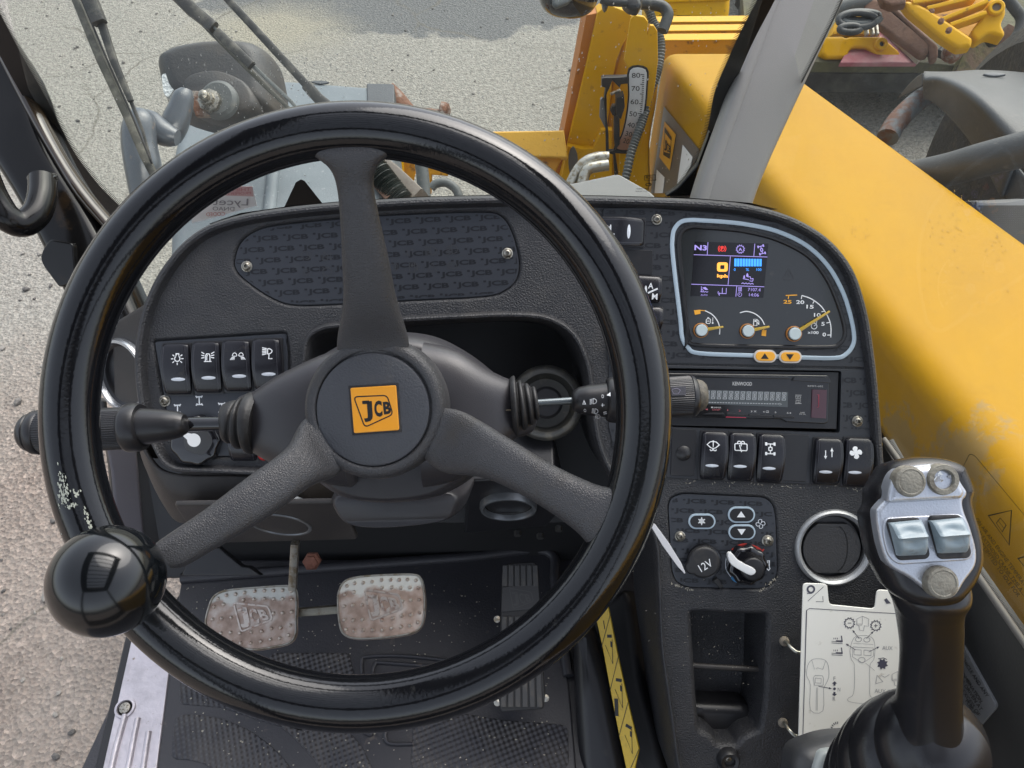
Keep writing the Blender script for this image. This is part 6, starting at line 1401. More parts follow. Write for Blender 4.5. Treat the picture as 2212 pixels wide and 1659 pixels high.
# stacked convolutions, each a rounded ring offset towards the lower left
for cx, cy, rx, d, th in ((862, 1500, 285, .566, .030), (800, 1560, 345, .582, .032), (772, 1620, 385, .598, .034), (757, 1680, 415, .614, .036), (740, 1750, 440, .632, .036)):
    bm = bmesh.new(); pl = Pl(*z1('N', cx, cy + 60), d, (.12, -.42, .90)); R_ = rx * .4272 * d / 1642
    lathe(bm, [(R_ * .80, -.020), (R_ * .93, -.014), (R_ * .985, -.006), (R_, .001), (R_ * .985, .007), (R_ * .93, .013), (R_ * .82, .018), (R_ * .70, .024), (R_ * .55, .034)], Matrix.Identity(4), 72, True, True)
    done('boot_fold', bm, m_joy, JS, pl.M, 60)
# grey armrest housing beneath the boot
AR = thing('armrest_pod', tuple(pt(1900, 1680, .66)), 'dark rounded armrest pod with a pale insert under the joystick boot', 'armrest pod')
ap = Pl(1860, 1680, .66, (0, -.42, .90)); 
bm = bmesh.new(); add_slab(bm, cat([ap.l(x, y) for x, y in ((1725, 1640), (1770, 1605), (1850, 1590), (2000, 1600), (2140, 1650), (2200, 1760), (1900, 1800), (1740, 1760))], 5), -.04, 0, .018, 6)
done('pod_shell', bm, mat('dark pod plastic', (.035, .037, .042), .4, dust=(20, (.06, .06, .058), .5, .8)), AR, ap.M, 50)
bm = bmesh.new(); add_slab(bm, cat([ap.l(*z1('N', x, y), .006) for x, y in ((300, 1600), (340, 1570), (400, 1580), (420, 1700), (280, 1700))], 4), -.02, .006, .004, 4); done('pod_insert', bm, mat('pale grey green pod', (.34, .37, .37), .45), AR, ap.M, 50)
print('part3 ok')

# ================================================================== cab frame
def dz(x, y, z): return (z - CAM.z) / ray(x, y).z       # depth at which a ray meets a height
def dy(x, y, Y): return Y / ray(x, y).y
LPL = thing('left_pillar', tuple(pt(160, 400, .86)), 'gloss black left front cab pillar beside the windscreen', 'cab pillar')
loft('pillar', [(pt(*l, d), pt(*r, d), .03) for l, r, d in (((-360, -340), (-240, -410), .93), ((-240, -90), (-115, -165), .92), ((-130, 110), (-10, 30), .90), ((-60, 235), (75, 160), .885), ((0, 345), (118, 285), .87), ((53, 428), (160, 370), .86), ((104, 520), (215, 455), .85), ((152, 620), (268, 560), .84), ((215, 760), (330, 700), .83))], m_pilb, LPL, 28, 4, 3)
loft('trim_ridge', [(pt(*l, d), pt(*r, d), .012) for l, r, d in (((-20, 90), (14, 78), .862), ((60, 245), (88, 232), .852), ((118, 345), (142, 335), .842), ((170, 430), (196, 415), .832), ((235, 505), (260, 490), .825))], mat('brown highlight trim', (.035, .024, .015), .15, coat=.5), LPL, 16, 2, 3)  # ridge colour carries the pillar's brownish highlight
pxslab('latch_plate', 120, 560, .80, (-.2, -.7, .6), [z1('E', *p) for p in ((345, 270), (300, 330), (275, 400), (300, 460), (405, 600), (430, 600), (520, 560), (500, 300))], -.006, 0, m_pilb, LPL, .0015)
GH = thing('grab_handle', tuple(pt(60, 440, .76)), 'bent gloss black tube grab handle on the left pillar', 'grab handle')
tube_o('handle_tube', [pt(92, 388, .80), pt(91, 425, .79), pt(78, 462, .78), pt(48, 483, .77), pt(15, 470, .76), pt(-12, 430, .755), pt(-30, 390, .75), pt(-60, 310, .74)], .0137, m_pilb, GH, 28, sm=5)
bm = bmesh.new(); hp_ = Pl(92, 386, .80, (0.05, .35, .93)); lathe(bm, [(.0142, -.002), (.0142, .003), (.012, .005), (.006, .006)], Matrix.Identity(4), 28); done('tube_collar', bm, m_pilb, GH, hp_.M, 40)
RPL = thing('right_pillar', tuple(pt(1600, 300, .86)), 'pale grey trimmed right cab pillar between windscreen and side window', 'cab pillar')
rows_ = [((1850, -620), (2000, -620)), ((1740, -280), (1910, -280)), ((1672, -70), (1850, -70)), ((1652, 0), (1816, 0)), ((1628, 60), (1789, 60)), ((1560, 250), (1700, 250)), ((1520, 360), (1650, 360)), ((1498, 430), (1622, 430)), ((1480, 500), (1600, 500))]
loft('pillar', [(pt(l[0], l[1], .84), pt(r[0], r[1], .84), .028) for l, r in rows_], m_pil, RPL, 40, 5, 4)
loft('front_chamfer', [(pt(l[0] - 6, l[1], .835), pt(l[0] + 34, l[1], .835), .024) for l, r in rows_], m_pil, RPL, 28, 3, 4)
pxslab('pillar_foot', 1510, 420, .90, (0, -.9, .3), [z1('C', *p) for p in ((1320, 900), (1310, 960), (1250, 1120), (1190, 1360), (1000, 1360), (1090, 1300), (1230, 1140))], -.01, 0, m_pilb, RPL, .002)

WG = Pl(0, 0, 0, (0, -.98, -.18), p=(0, .795, 1.5))
ws = thing('windscreen', (0, .79, 1.5), 'faintly tinted curved windscreen pane with black dotted border and dried specks', 'windscreen')
def sheet2(name, pl, px, h, m, parent, th=.004):
    bm = bmesh.new(); l_ = [pl.l(x, y, h) for x, y in px]; vs_ = [bm.verts.new((p.x, p.y, h)) for p in ccw(l_)]; bm.faces.new(vs_); return done(name, bm, m, parent, pl.M, 0)
wpx = [(-20, -140), (1690, -140), (1570, 250), (1490, 440), (1400, 560), (300, 640), (220, 480), (60, 190)]
sheet2('glass_pane', WG, wpx, 0, m_glass, ws)
def frit(pl, path, side, wd_out, parent, tl=9, sp_=3.5, h=-.002, tw=2.3):
    """solid border plus tapering teeth; side=+1 teeth to the left of travel"""
    bm = bmesh.new(); q = [Vector(p) for p in path]; q = cat(q, 14, False)
    n_ = []
    for i in range(len(q)):
        t = (q[min(len(q) - 1, i + 1)] - q[max(0, i - 1)]).normalized(); n_.append(Vector((t.y, -t.x)) * side)
    a = [pl.l(*p, h) for p in q]; b = [pl.l(*(p - k * wd_out), h) for p, k in zip(q, n_)]
    va = [bm.verts.new((p.x, p.y, h)) for p in a]; vb = [bm.verts.new((p.x, p.y, h)) for p in b]
    for i in range(len(q) - 1): bm.faces.new((va[i], va[i + 1], vb[i + 1], vb[i]))
    acc = 0
    for i in range(len(q) - 1):
        seg = (q[i + 1] - q[i]).length
        while acc < seg:
            c = q[i].lerp(q[i + 1], acc / seg); nn = n_[i]; tt = (q[i + 1] - q[i]).normalized()
            pts = [c - tt * tw * .5 - nn, c + tt * tw * .5 - nn, c + nn * tl + tt * .25, c + nn * tl - tt * .25]
            bm.faces.new([bm.verts.new((*pl.l(*p, h), h)) for p in pts]); acc += sp_
        acc -= seg
    return done('dotted_border', bm, m_frit, parent, pl.M, 0)
frit(WG, [z1('A', *p) for p in ((-60, -60), (0, 90), (150, 380), (330, 700), (500, 1030), (650, 1240), (760, 1360), (880, 1470), (1000, 1560))], 1, 42, ws)
frit(WG, [z1('C', *p) for p in ((1700, -120), (1640, 0), (1520, 230), (1430, 430), (1345, 640), (1300, 880), (1240, 1060), (1150, 1220), (1060, 1335), (980, 1420))], -1, 34, ws)
bm = bmesh.new()
for _ in range(620):
    if random.random() < .45: x, y = random.gauss(560, 110), random.gauss(230, 90)
    elif random.random() < .6: x, y = random.gauss(900, 240), random.gauss(120, 120)
    else: x, y = random.uniform(1150, 1560), random.uniform(0, 400)
    c = WG.l(x, y, .001); s = random.uniform(.00025, .00075); k = random.uniform(1, 2.4)
    bm.faces.new([bm.verts.new((c.x + a * s, c.y + b * s * k, .001)) for a, b in ((-1, -.5), (0, -1), (1, -.4), (.8, .7), (-.3, 1))])
o = done('dried_specks', bm, m_speck, ws, WG.M, 0); o['kind'] = 'stuff'
# window sticker, its lettering seen from behind
stk = thing('window_sticker', tuple(WG.w(500, 430)), 'small white and pink insurance notice on the windscreen, reading backwards from inside', 'sticker')
A_px = [z1('A', *p) for p in ((1380, 1285), (1745, 1288), (1776, 1420), (1410, 1522), (1330, 1540), (1300, 1400))]
sheet2('paper', WG, A_px, .0015, m_stick, stk)
sheet2('pink_band', WG, [z1('A', *p) for p in ((1375, 1290), (1744, 1289), (1752, 1358), (1378, 1345))], .0020, m_stickp, stk)
bm = bmesh.new()
for t_, x, y, w_, h_ in (('Lycetts', 1555, 1402, 320, 62), ('DNAO', 1545, 1443, 150, 26)): ptext(bm, WG, t_, 'A', x, y, w_, h_, -1, .0024, 0, None, True)
flat('mirrored_lettering', bm, m_stickt, stk, WG); bm = bmesh.new()
for t_, x, y, w_, h_ in (('THIEVES', 1640, 1311, 180, 24), ('PROPERTY IS', 1620, 1338, 230, 18), ('CODED', 1490, 1480, 130, 26)): ptext(bm, WG, t_, 'A', x, y, w_, h_, 2, .0024, 0, None, True)
flat('red_lettering', bm, m_stickr, stk, WG)
tri = thing('triangle_decal', tuple(WG.w(655, 420)), 'plain black triangle standing at the foot of the windscreen behind the top spoke', 'decal')
sheet2('triangle', WG, [z1('B', *p) for p in ((30, 1430), (110, 1260), (145, 1240), (170, 1250), (305, 1420))], .002, m_black, tri)

# wipers
def wiper(label, parts, group='wipers outside the windscreen'):
    t = thing('windscreen_wiper', tuple(pt(*parts[0][1][0][:2], .93)), label, 'wiper', group)
    for nm, pts, hw, d, m in parts:
        st = []
        for i, (x, y) in enumerate(pts):
            a, b = pts[max(0, i - 1)], pts[min(len(pts) - 1, i + 1)]; q = math.hypot(b[0] - a[0], b[1] - a[1]); nx, ny = -(b[1] - a[1]) / q, (b[0] - a[0]) / q
            h_ = hw[i] if isinstance(hw, (list, tuple)) else hw
            st.append((pt(x - nx * h_, y - ny * h_, d), pt(x + nx * h_, y + ny * h_, d), h_ * d / 1642 * .8))
        loft(nm, st, m, t, 10, 4, 0, True, 30)
m_wip = mat('dusty wiper metal', (.035, .036, .036), .45, bump=(200, .0003, 'n'), dust=(60, (.12, .115, .10), .48, .7))
m_wipb = mat('dusty wiper blade', (.075, .075, .065), .55, bump=(200, .0004, 'n'), dust=(60, (.16, .155, .13), .45, .65))
zA = lambda *p: [z1('A', *q) for q in p]
wiper('long wiper standing at the left of the windscreen, its arm doubled over the blade', [
    ('blade', zA((500, -60), (700, 420), (880, 800), (1000, 1080), (1080, 1240)), (8, 9, 9, 9, 8), .93, m_wipb),
    ('blade_edge', zA((540, -60), (735, 400), (905, 780), (1050, 1130)), 2.2, .922, m_rub),
    ('arm', zA((600, -60), (690, 160)), (16, 15), .92, m_wip), ('arm_end', zA((688, 120), (790, 430), (905, 700)), (9, 8, 6), .925, m_wip),
    ('arm_end', zA((905, 700), (985, 900), (1050, 1130)), (4, 3, 2), .93, m_wip)])
wiper('middle wiper with thick clip crossing in front of the wing mirror', [
    ('arm', zA((1200, -60), (1330, 70), (1480, 190)), (15, 15, 13), .93, m_wip), ('blade', zA((1280, 40), (1470, 230), (1700, 460), (1880, 640), (2050, 800)), (5, 6, 6, 5, 4), .94, m_wipb),
    ('clip', zA((1500, 220), (1600, 320), (1740, 455)), (10, 11, 10), .925, m_wip), ('blade_edge', zA((1480, 190), (1620, 330), (1860, 560), (2010, 700), (2075, 775)), (3, 4, 4, 4, 3), .93, m_hoseg)])
wiper('slim upper wiper link running behind the top of the wheel rim', [
    ('arm', zA((1540, -40), (1800, 240), (2140, 610)), (8, 8.5, 9), .95, m_wip), ('arm_end', zA((2120, 590), (2200, 680), (2290, 760)), (12, 12, 14), .945, m_wip)])

# side window, its border, stickers and the cab side below it
SG = Pl(0, 0, 0, (-.962, -.273, -.05), (.27, -.96, 0), p=(.311, .8055, 1.35))
sw_ = thing('side_window', tuple(SG.w(1950, 600)), 'large right side window pane facing the yellow boom, with dotted lower border', 'window')
sheet2('glass_pane', SG, [(1800, -120), (2420, -120), (2420, 1700), (2212, 1382), (1916, 950), (1640, 470), (1612, 420)], 0, m_glass2, sw_)
frit(SG, [z1('D', *p) for p in ((980, -80), (900, 110), (700, 510), (500, 900), (330, 1340), (300, 1420))], -1, 3, sw_, 7)
frit(SG, [(1900, 925), (1925, 965), (2008, 1083), (2120, 1245), (2260, 1450)], 1, 8, sw_, 9, 3.4)
cs = thing('cab_side_panel', tuple(SG.w(2130, 1400)), 'dark grey cab side below the right window behind the joystick', 'panel')
slab('side_panel', SG, [SG.l(*p, .004) for p in ((1905, 955), (1930, 1000), (2012, 1110), (2120, 1268), (2300, 1530), (2400, 1900), (1900, 1900), (1880, 1300))], -.01, .004, mat('dark grey panel', (.040, .040, .039), .55, bump=(400, .0002, 'n')), cs, .002)
tube_o('window_seal', [SG.w(*p, .006) for p in ((1908, 948), (2012, 1096), (2118, 1252), (2300, 1515))], .0032, mat('grey seal', (.15, .14, .125), .6), cs, 8)
vl = thing('road_notice_label', tuple(SG.w(2120, 1480)), 'grey rounded label ending in the word PUBLIC low on the cab side', 'label')
slab('label_sheet', SG, round_poly([tuple(SG.l(*z1('N', x, y), .007)) for x, y in ((960, 960), (1030, 1050), (1192, 1340), (1188, 1362), (1110, 1450), (1080, 1450), (960, 1300))], .003, 3), .004, .0068, mat('grey label film', (.24, .245, .25), .4), vl, .0004, 1)
bm = bmesh.new()
for i, (t_, x, y, w_) in enumerate((('VEHICLE AND ANY', 1068, 1180, 250), ('COMBINATION.', 1055, 1228, 200), ('BE DRIVEN AT', 1058, 1262, 190), ('EXCESS OF', 1060, 1300, 150), ('PUBLIC', 1062, 1318, 90))):
    ox = (0, 0, 0, 0, 0)[i]; ptext(bm, SG, t_, 'N', x + 14 - i * 2, y + 26 + i * 6 - 14, w_, 17, -57, .0072)
flat('lettering', bm, m_ink, vl, SG)
wlb = thing('engine_warning_label', tuple(SG.w(2140, 1100)), 'clear label about air and engine temperature with warning triangles on the side window', 'label')
bm = bmesh.new(); hG = .002
ribbon(bm, round_poly([tuple(SG.l(*z1('N', x, y), hG)) for x, y in ((1010, 170), (1060, 70), (1085, 78), (1420, 480), (1420, 900), (1050, 420))], .004, 4), .0006, hG, True)
for pts in (((1155, 383), (1272, 356), (1260, 530)), ((1305, 600), (1400, 570), (1400, 720))): ribbon(bm, [SG.l(*z1('N', x, y), hG) for x, y in pts], .0011, hG, True)
ribbon(bm, [SG.l(*z1('N', x, y), hG) for x, y in ((1195, 420), (1215, 395), (1245, 430), (1225, 465))], .0007, hG, True)
ribbon(bm, [SG.l(*z1('N', x, y), hG) for x, y in ((1205, 408), (1235, 448))], .0006, hG)
for t_, x, y, w_ in (('ON AIR AND ENGINE TEMPERATU', 1198, 572, 440), ('AN EXTENDED CRANK TIME A', 1186, 604, 385), ('Y BE LIMITED TO IDLE FOR', 1178, 640, 365)):
    ptext(bm, SG, t_, 'N', x + 22, y - 2, w_, 19, -54, hG)
flat('printing', bm, mat('brown black print', (.05, .035, .01), .5), wlb, SG)

# ================================================================== boom beside the cab
BM = thing('loader_boom', (.67, 1.0, 1.1), 'huge yellow telescopic boom box running forward past the right side window', 'boom')
def ztop(y): return .885 - .285 * (y - 2.09)
bm = bmesh.new(); rings = []
sec = round_poly([(.50, -.60), (.85, -.60), (.85, 0), (.50, 0)], .045, 6)
for y in (-.8, 0, .8, 1.6, 2.40, 2.445, 2.46):
    s = 1 if y < 2.42 else (.985 if y < 2.45 else .95)
    rings.append([bm.verts.new(((p.x - .675) * s, y - 1.0, ztop(y) + (p.y + .3) * s - .3 - 1.1)) for p in sec])
for a, b in zip(rings, rings[1:]):
    for i in range(len(a)): bm.faces.new((a[i], a[(i + 1) % len(a)], b[(i + 1) % len(b)], b[i]))
bm.faces.new(rings[0]); bm.faces.new(rings[-1][::-1])
for v in bm.verts: v.co.x += .005
done('boom_box', bm, m_paint_boom, BM, Matrix.Translation((.67, 1.0, 1.1)), 40, True)
def onl(x, y):   # where the ray meets the boom's left side, in the box's own space
    t = .503 / ray(x, y).x; p = CAM + ray(x, y) * t; return tuple(p - Vector((.67, 1.0, 1.1)))
wear(m_paint_boom, [(*onl(1945, 950), .055), (*onl(2060, 1010), .075)], (.22, .19, .13))
BL = Pl(0, 0, 0, (-1, 0, 0), (0, -1, 0), p=(.499, 1.5, .6))
def bsheet(nm, pts, m, par, h=.002, k='C'): bm = bmesh.new(); disc(bm, [BL.l(*z1(k, x, y), h) for x, y in pts], h); return done(nm, bm, m, par, BL.M, 0)
dc = bsheet('decal_panel', ((995, 735), (1235, 1030), (1250, 1060), (1085, 1335), (905, 1335)), m_gry, BM)
bsheet('yellow_field', ((1000, 840), (1078, 930), (1035, 1180), (962, 1085)), mat('decal yellow', (.76, .38, .02), .4), dc, .004)
bsheet('white_field', ((1125, 1000), (1193, 1085), (1180, 1150), (1080, 1310), (1085, 1280)), m_stick, dc, .004); bsheet('white_field', ((945, 1172), (1000, 1225), (988, 1335), (930, 1335)), m_stick, dc, .004)
bm = bmesh.new(); ribbon(bm, [BL.l(*z1('C', x, y), .006) for x, y in ((1000, 895), (1045, 960), (1035, 1080), (992, 1060))], .010, .006, True)
for ch, x, y, w_, h_ in (('J', 1005, 1005, 16, 75), ('C', 1020, 1020, 14, 62), ('B', 1034, 1030, 14, 50)): 
    c = BL.l(*z1('C', x, y), .006); add_text(bm, ch, c, BL.l(*z1('C', x + w_ / 2, y + 6), .006) - BL.l(*z1('C', x - w_ / 2, y - 6), .006), BL.l(*z1('C', x, y - h_ / 2), .006) - BL.l(*z1('C', x, y + h_ / 2), .006), .006, .03)
flat('lettering', bm, m_ink, dc, BL)

# scratches and grease flecks on the boom top
BT = Pl(0, 0, 0, (0, .274, .962), p=(.67, 1.0, ztop(1.0))); bm = bmesh.new()
for cx, cy, sx, sy, n_ in ((1860, 500, 14, 14, 26), (2065, 440, 8, 22, 20), (2050, 500, 26, 26, 40), (2150, 540, 16, 30, 40), (1690, 520, 60, 50, 20), (2000, 620, 90, 60, 30), (1930, 330, 60, 50, 12)):
    for _ in range(n_):
        x, y = random.gauss(cx, sx), random.gauss(cy, sy); a = random.gauss(1.1, .5); l_ = random.uniform(1, 5); c, c2 = BT.l(x, y, .002), BT.l(x + l_ * math.cos(a), y + l_ * math.sin(a), .002)
        if not (-.14 < c.x < .16): continue
        ribbon(bm, [c, c2], random.uniform(.0004, .0012), .0016)
o = flat('paint_scratches', bm, mat('grimy scratch', (.29, .155, .006), .7), BM, BT); o['kind'] = 'stuff'
# nose of the boom with its angle gauge
HN = thing('boom_head', (.33, 2.2, .4), 'upright yellow folded steel boom head plate with dark orange edge', 'boom head')
HF = Pl(0, 0, 0, (0, -.99, .12), p=(.35, 2.25, .7))
def hs_(nm, pts, m, par, z0=-.02, z1_=0, b=.004, k='C', r=0, pl=None, nn=2, cm=0):
    pl = pl or HF; q = [pl.l(*z1(k, x, y), z1_) for x, y in pts]
    if cm: q = cat(q, cm)
    elif r: q = round_poly([tuple(v) for v in q], r, 4)
    return slab(nm, pl, q, z0, z1_, m, par, b, nn)
hs_('edge_plate', ((458, 105), (535, 88), (440, 520), (335, 960), (262, 1300), (215, 1400), (245, 1180), (300, 920), (380, 520)), m_paint_o, HN, -.12, 0)
hs_('face_plate', ((535, 88), (610, 30), (740, 80), (775, 110), (750, 240), (705, 330), (670, 420), (640, 560), (620, 760), (600, 900), (610, 1050), (620, 1400), (250, 1400), (262, 1260), (335, 960), (440, 520)), m_paint, HN, -.05, .012, .006)
hs_('step_plate', ((330, 1010), (440, 1030), (505, 1025), (560, 900), (640, 900), (640, 1400), (250, 1400)), m_paint, HN, .010, .035, .006)
hs_('worn_hole', ((345, 1040), (375, 1020), (398, 1080), (395, 1160), (370, 1200), (345, 1200), (335, 1120)), m_gry, HN, .03, .038, .002, cm=4)
hs_('inner_plate', ((745, 240), (900, 330), (960, 430), (950, 700), (900, 1000), (880, 1400), (620, 1400), (600, 900), (640, 560), (690, 380)), m_paint, HN, -.10, -.02, .02, cm=3)
BG = thing('angle_gauge', (.40, 2.05, .5), 'yellow bracket carrying a curved white boom angle scale numbered 80 down to 20', 'gauge')
BGP = Pl(0, 0, 0, (0, -.99, .12), p=(.38, 2.08, .7))
hs_('bracket', ((765, 135), (790, 105), (860, 118), (885, 150), (880, 240), (900, 175), (925, 178), (950, 215), (955, 420), (930, 620), (890, 800), (850, 960), (790, 1160), (770, 1250), (690, 1250), (690, 1040), (740, 900), (770, 700), (755, 480), (720, 420)), m_paint, BG, -.012, 0, .003, pl=BGP)
hs_('scale_backing', ((752, 478), (880, 474), (884, 600), (870, 760), (835, 900), (790, 1010), (755, 1055), (650, 1040), (700, 940), (730, 820), (748, 660)), m_black, BG, 0, .008, .002, pl=BGP, cm=4)
def gmat():
    m, nt, b = newmat('stained scale plate'); L = nt.links.new; tc = N(nt, 'ShaderNodeTexCoord'); sp = N(nt, 'ShaderNodeSeparateXYZ'); L(tc.outputs['Object'], sp.inputs[0])
    nz = N(nt, 'ShaderNodeTexNoise'); nz.inputs['Scale'].default_value = 30; L(tc.outputs['Object'], nz.inputs[0]); ma = N(nt, 'ShaderNodeMath', operation='MULTIPLY_ADD'); L(nz.outputs[0], ma.inputs[0]); ma.inputs[1].default_value = .05; L(sp.outputs[1], ma.inputs[2])
    y0 = BGP.l(*z1('C', 800, 800), .01).y; y1 = BGP.l(*z1('C', 800, 960), .01).y
    mr = N(nt, 'ShaderNodeMapRange'); mr.inputs['From Min'].default_value = y1 + .02; mr.inputs['From Max'].default_value = y0 + .03; L(ma.outputs[0], mr.inputs[0])
    mx = N(nt, 'ShaderNodeMix', data_type='RGBA'); L(mr.outputs[0], mx.inputs[0]); mx.inputs[6].default_value = (.33, .17, .11, 1); mx.inputs[7].default_value = (.62, .64, .66, 1); L(mx.outputs[2], b.inputs['Base Color']); b.inputs['Roughness'].default_value = .4; return m
hs_('scale', ((762, 488), (868, 484), (872, 600), (858, 755), (825, 890), (785, 990), (760, 1035), (668, 1025), (712, 930), (740, 815), (757, 660)), gmat(), BG, .006, .0105, .001, pl=BGP, cm=4)
bm = bmesh.new()
for t_, x, y, w_, rot in (('80', 802, 521, 58, 2), ('70', 799, 612, 56, 0), ('60', 792, 704, 54, -3), ('50', 782, 788, 52, -6), ('40', 768, 864, 50, -10), ('30', 752, 926, 46, -14), ('20', 735, 975, 42, -18)): ptext(bm, BGP, t_, 'C', x, y, w_, 34, rot, .0112)
for i in range(36):
    t = i / 35; y = 515 + t * 470; xr = 860 - 18 * t - 70 * max(0, t - .35) ** 1.3; ln = 26 if i % 5 == 0 else 14
    ribbon(bm, [BGP.l(*z1('C', xr, y + 2), .0112), BGP.l(*z1('C', xr - ln, y), .0112)], .0022, .0112)
flat('numerals', bm, m_ink, BG, BGP)
def pxt(name, k, pts, dep, r, m, par, sm=5, n=12, rf=None):
    return tube_o(name, [pt(*z1(k, p[0], p[1]), p[2] if len(p) > 2 else dep) for p in pts], r, m, par, n, rf, sm)
for nm, pts in (('pointer_bracket', ((565, 540), (600, 535), (745, 533), (750, 580), (700, 585), (690, 610), (640, 560), (615, 620), (600, 650), (600, 1060), (612, 1090), (605, 920), (580, 700), (592, 610), (565, 600))), ('pointer_box', ((640, 735), (700, 728), (720, 770), (700, 790), (640, 800), (625, 770))), ('pointer_rod', ((650, 800), (690, 800), (690, 1000), (660, 1040), (650, 960)))):
    hs_(nm, pts, m_blk, BG, .0, .02, .003, pl=BGP)
hs_('grey_tab', ((556, 690), (570, 678), (600, 720), (605, 920), (550, 810)), m_metp, BG, .0, .012, .002, pl=BGP); hs_('pointer_rod', ((625, 650), (690, 622), (698, 630), (632, 662)), m_steelw, BG, .0, .01, .001, pl=BGP)
hs_('pivot_block', ((665, 680), (720, 660), (725, 740), (700, 830), (665, 800)), m_blk, BG, .01, .045, .004, pl=BGP)
hs_('lower_clip', ((612, 1045), (690, 1040), (760, 1050), (750, 1065), (660, 1062), (680, 1200), (655, 1240), (645, 1070), (612, 1060)), m_blk, BG, 0, .015, .002, pl=BGP)
hz_ = thing('corrugated_hose', tuple(pt(1420, 200, 2.3)), 'black corrugated cable hose looping down beside the angle gauge', 'hose')
bm = bmesh.new(); P_ = [pt(*z1('C', x, y), 2.28) for x, y in ((790, -30), (880, 50), (915, 140), (955, 220), (975, 320), (962, 440), (935, 540), (895, 640), (868, 760), (838, 860), (800, 960), (765, 1070), (735, 1210), (700, 1330))]
P_ = cat(P_, 22, False); off = base_M(hz_); tube(bm, P_, .0125, 12, off, True, lambda t: 1 + .16 * math.sin(t * len(P_) * 1.6)); done('hose_tube', bm, m_hoseg, hz_, Matrix.Translation(off), 60)
pp = thing('steel_pipe', tuple(pt(1290, 370, 2.1)), 'outer bare steel hydraulic pipe bending at the foot of the boom head', 'pipe', 'bent steel pipes at the boom head foot')
pxt('pipe', 'C', ((612, 1085), (540, 1088), (470, 1110), (420, 1150), (380, 1210), (340, 1290)), 2.12, .0155, m_steelw, pp)
pp = thing('steel_pipe', tuple(pt(1300, 380, 2.1)), 'inner bare steel hydraulic pipe, the shorter one of the bent pair', 'pipe', 'bent steel pipes at the boom head foot')
pxt('pipe', 'C', ((610, 1140), (540, 1150), (480, 1165), (450, 1200), (430, 1270)), 2.10, .0155, m_steelw, pp)
# stepped yellow cross bars ahead of the boom end
cb = thing('carriage_crossbar', (.6, 2.9, .5), 'stepped yellow carriage crossbars beyond the boom end', 'carriage')
for y0, y1, Y, m in ((147, 212, 3.05, m_paint_w), (208, 278, 2.93, m_paint_w), (272, 440, 2.80, m_paint_w)):
    pl = Pl(0, 0, 0, (0, -1, .05), p=(.6, Y, .5)); slab('crossbar', pl, [pl.l(*z1('C', x, y)) for x, y in ((930, y0 + 4), (1800, y0 - 4), (1800, y1), (930, y1))], -.05, 0, m, cb, .004)
    slab('bar_lip', pl, [pl.l(*z1('C', x, y), .003) for x, y in ((930, y0 + 4), (1800, y0 - 4), (1800, y0 + 5), (930, y0 + 13))], -.05, .004, m_paint, cb, .002)
dr = thing('yellow_attachment_body', (.9, 3.7, .3), 'smooth yellow attachment body standing on the yard above the crossbars', 'attachment')
pl = Pl(0, 0, 0, (0, -.9, .45), p=(.8, 3.75, .5)); slab('body', pl, round_poly([tuple(pl.l(*z1('C', x, y))) for x, y in ((900, -200), (1475, -200), (1462, 90), (1440, 185), (900, 185))], .05, 5), -.25, 0, m_paint, dr, .05, 6)
pl2 = pl
for i in range(7): slab('moulded_bar', pl, [pl.l(*z1('C', x, y), .006) for x, y in ((1045, 60 + i * 15), (1085, 56 + i * 15), (1085, 64 + i * 15), (1045, 68 + i * 15))], 0, .006, m_paint, dr, .002)
slab('top_rib', pl, [pl.l(*z1('C', x, y), .01) for x, y in ((1000, -30), (1440, -40), (1445, 5), (1000, 18))], 0, .014, m_paint, dr, .006, 4)
# work lamp and its bracket
wk = thing('work_lamp', tuple(pt(1228, -5, 1.75)), 'round black work lamp at the top edge, mounted on a bent tube bracket', 'work lamp')
bm = bmesh.new(); r_ = 1.75 / 1642
for k in range(1): lathe(bm, [(64 * r_ * math.sin(R(a)) ** .8, -44 * r_ * math.cos(R(a))) for a in range(4, 180, 8)], Matrix.Rotation(R(0), 4, 'X'), 40)
lp_ = Pl(1228, -8, 1.75, (0, -.35, -.94)); done('lamp_shell', bm, m_gloss, wk, lp_.M, 60)
pxslab('lamp_rib', 330, 5, 1.68, -FW, ((225, -30), (380, -30), (330, 20), (250, 50), (225, 30)), -.01, 0, m_hoseg, wk, .006, 'C')
pxt('bracket_tube', 'C', ((560, -5), (620, 12), (740, 20)), 1.9, .010, m_hose, wk); pxt('bracket_tube', 'C', ((840, 25), (930, 32), (990, 50), (1022, 95), (1010, 150), (985, 215)), 2.2, .0165, m_hose, wk)
pxslab('bracket_clamp', 760, 20, 1.9, -FW, ((720, -40), (830, -30), (845, 30), (820, 70), (760, 60), (715, 20)), -.03, 0, m_blk, wk, .01, 'C', .006); pxslab('bracket_clamp', 590, 20, 1.9, -FW, ((565, -20), (620, -20), (608, 45), (590, 62), (575, 40)), -.02, 0, m_blk, wk, .004, 'C', .002)
hd = thing('front_cowl_panel', tuple(pt(1320, 410, 1.1)), 'plain grey cowl panel peak behind the dashboard edge', 'cowl panel')
pxslab('cowl_sheet', 640, 1260, 1.10, (0, -.3, .95), ((300, 1290), (330, 1270), (660, 1200), (690, 1202), (900, 1320), (1000, 1420), (300, 1450)), -.01, 0, mat('mid grey cowl', (.17, .175, .175), .5, bump=(500, .0002, 'n')), hd, .004, 'C', .003)
slb = thing('small_maker_sticker', tuple(WG.w(1400, 390)), 'tiny black maker sticker low on the windscreen by the right pillar', 'sticker')
bm = bmesh.new()
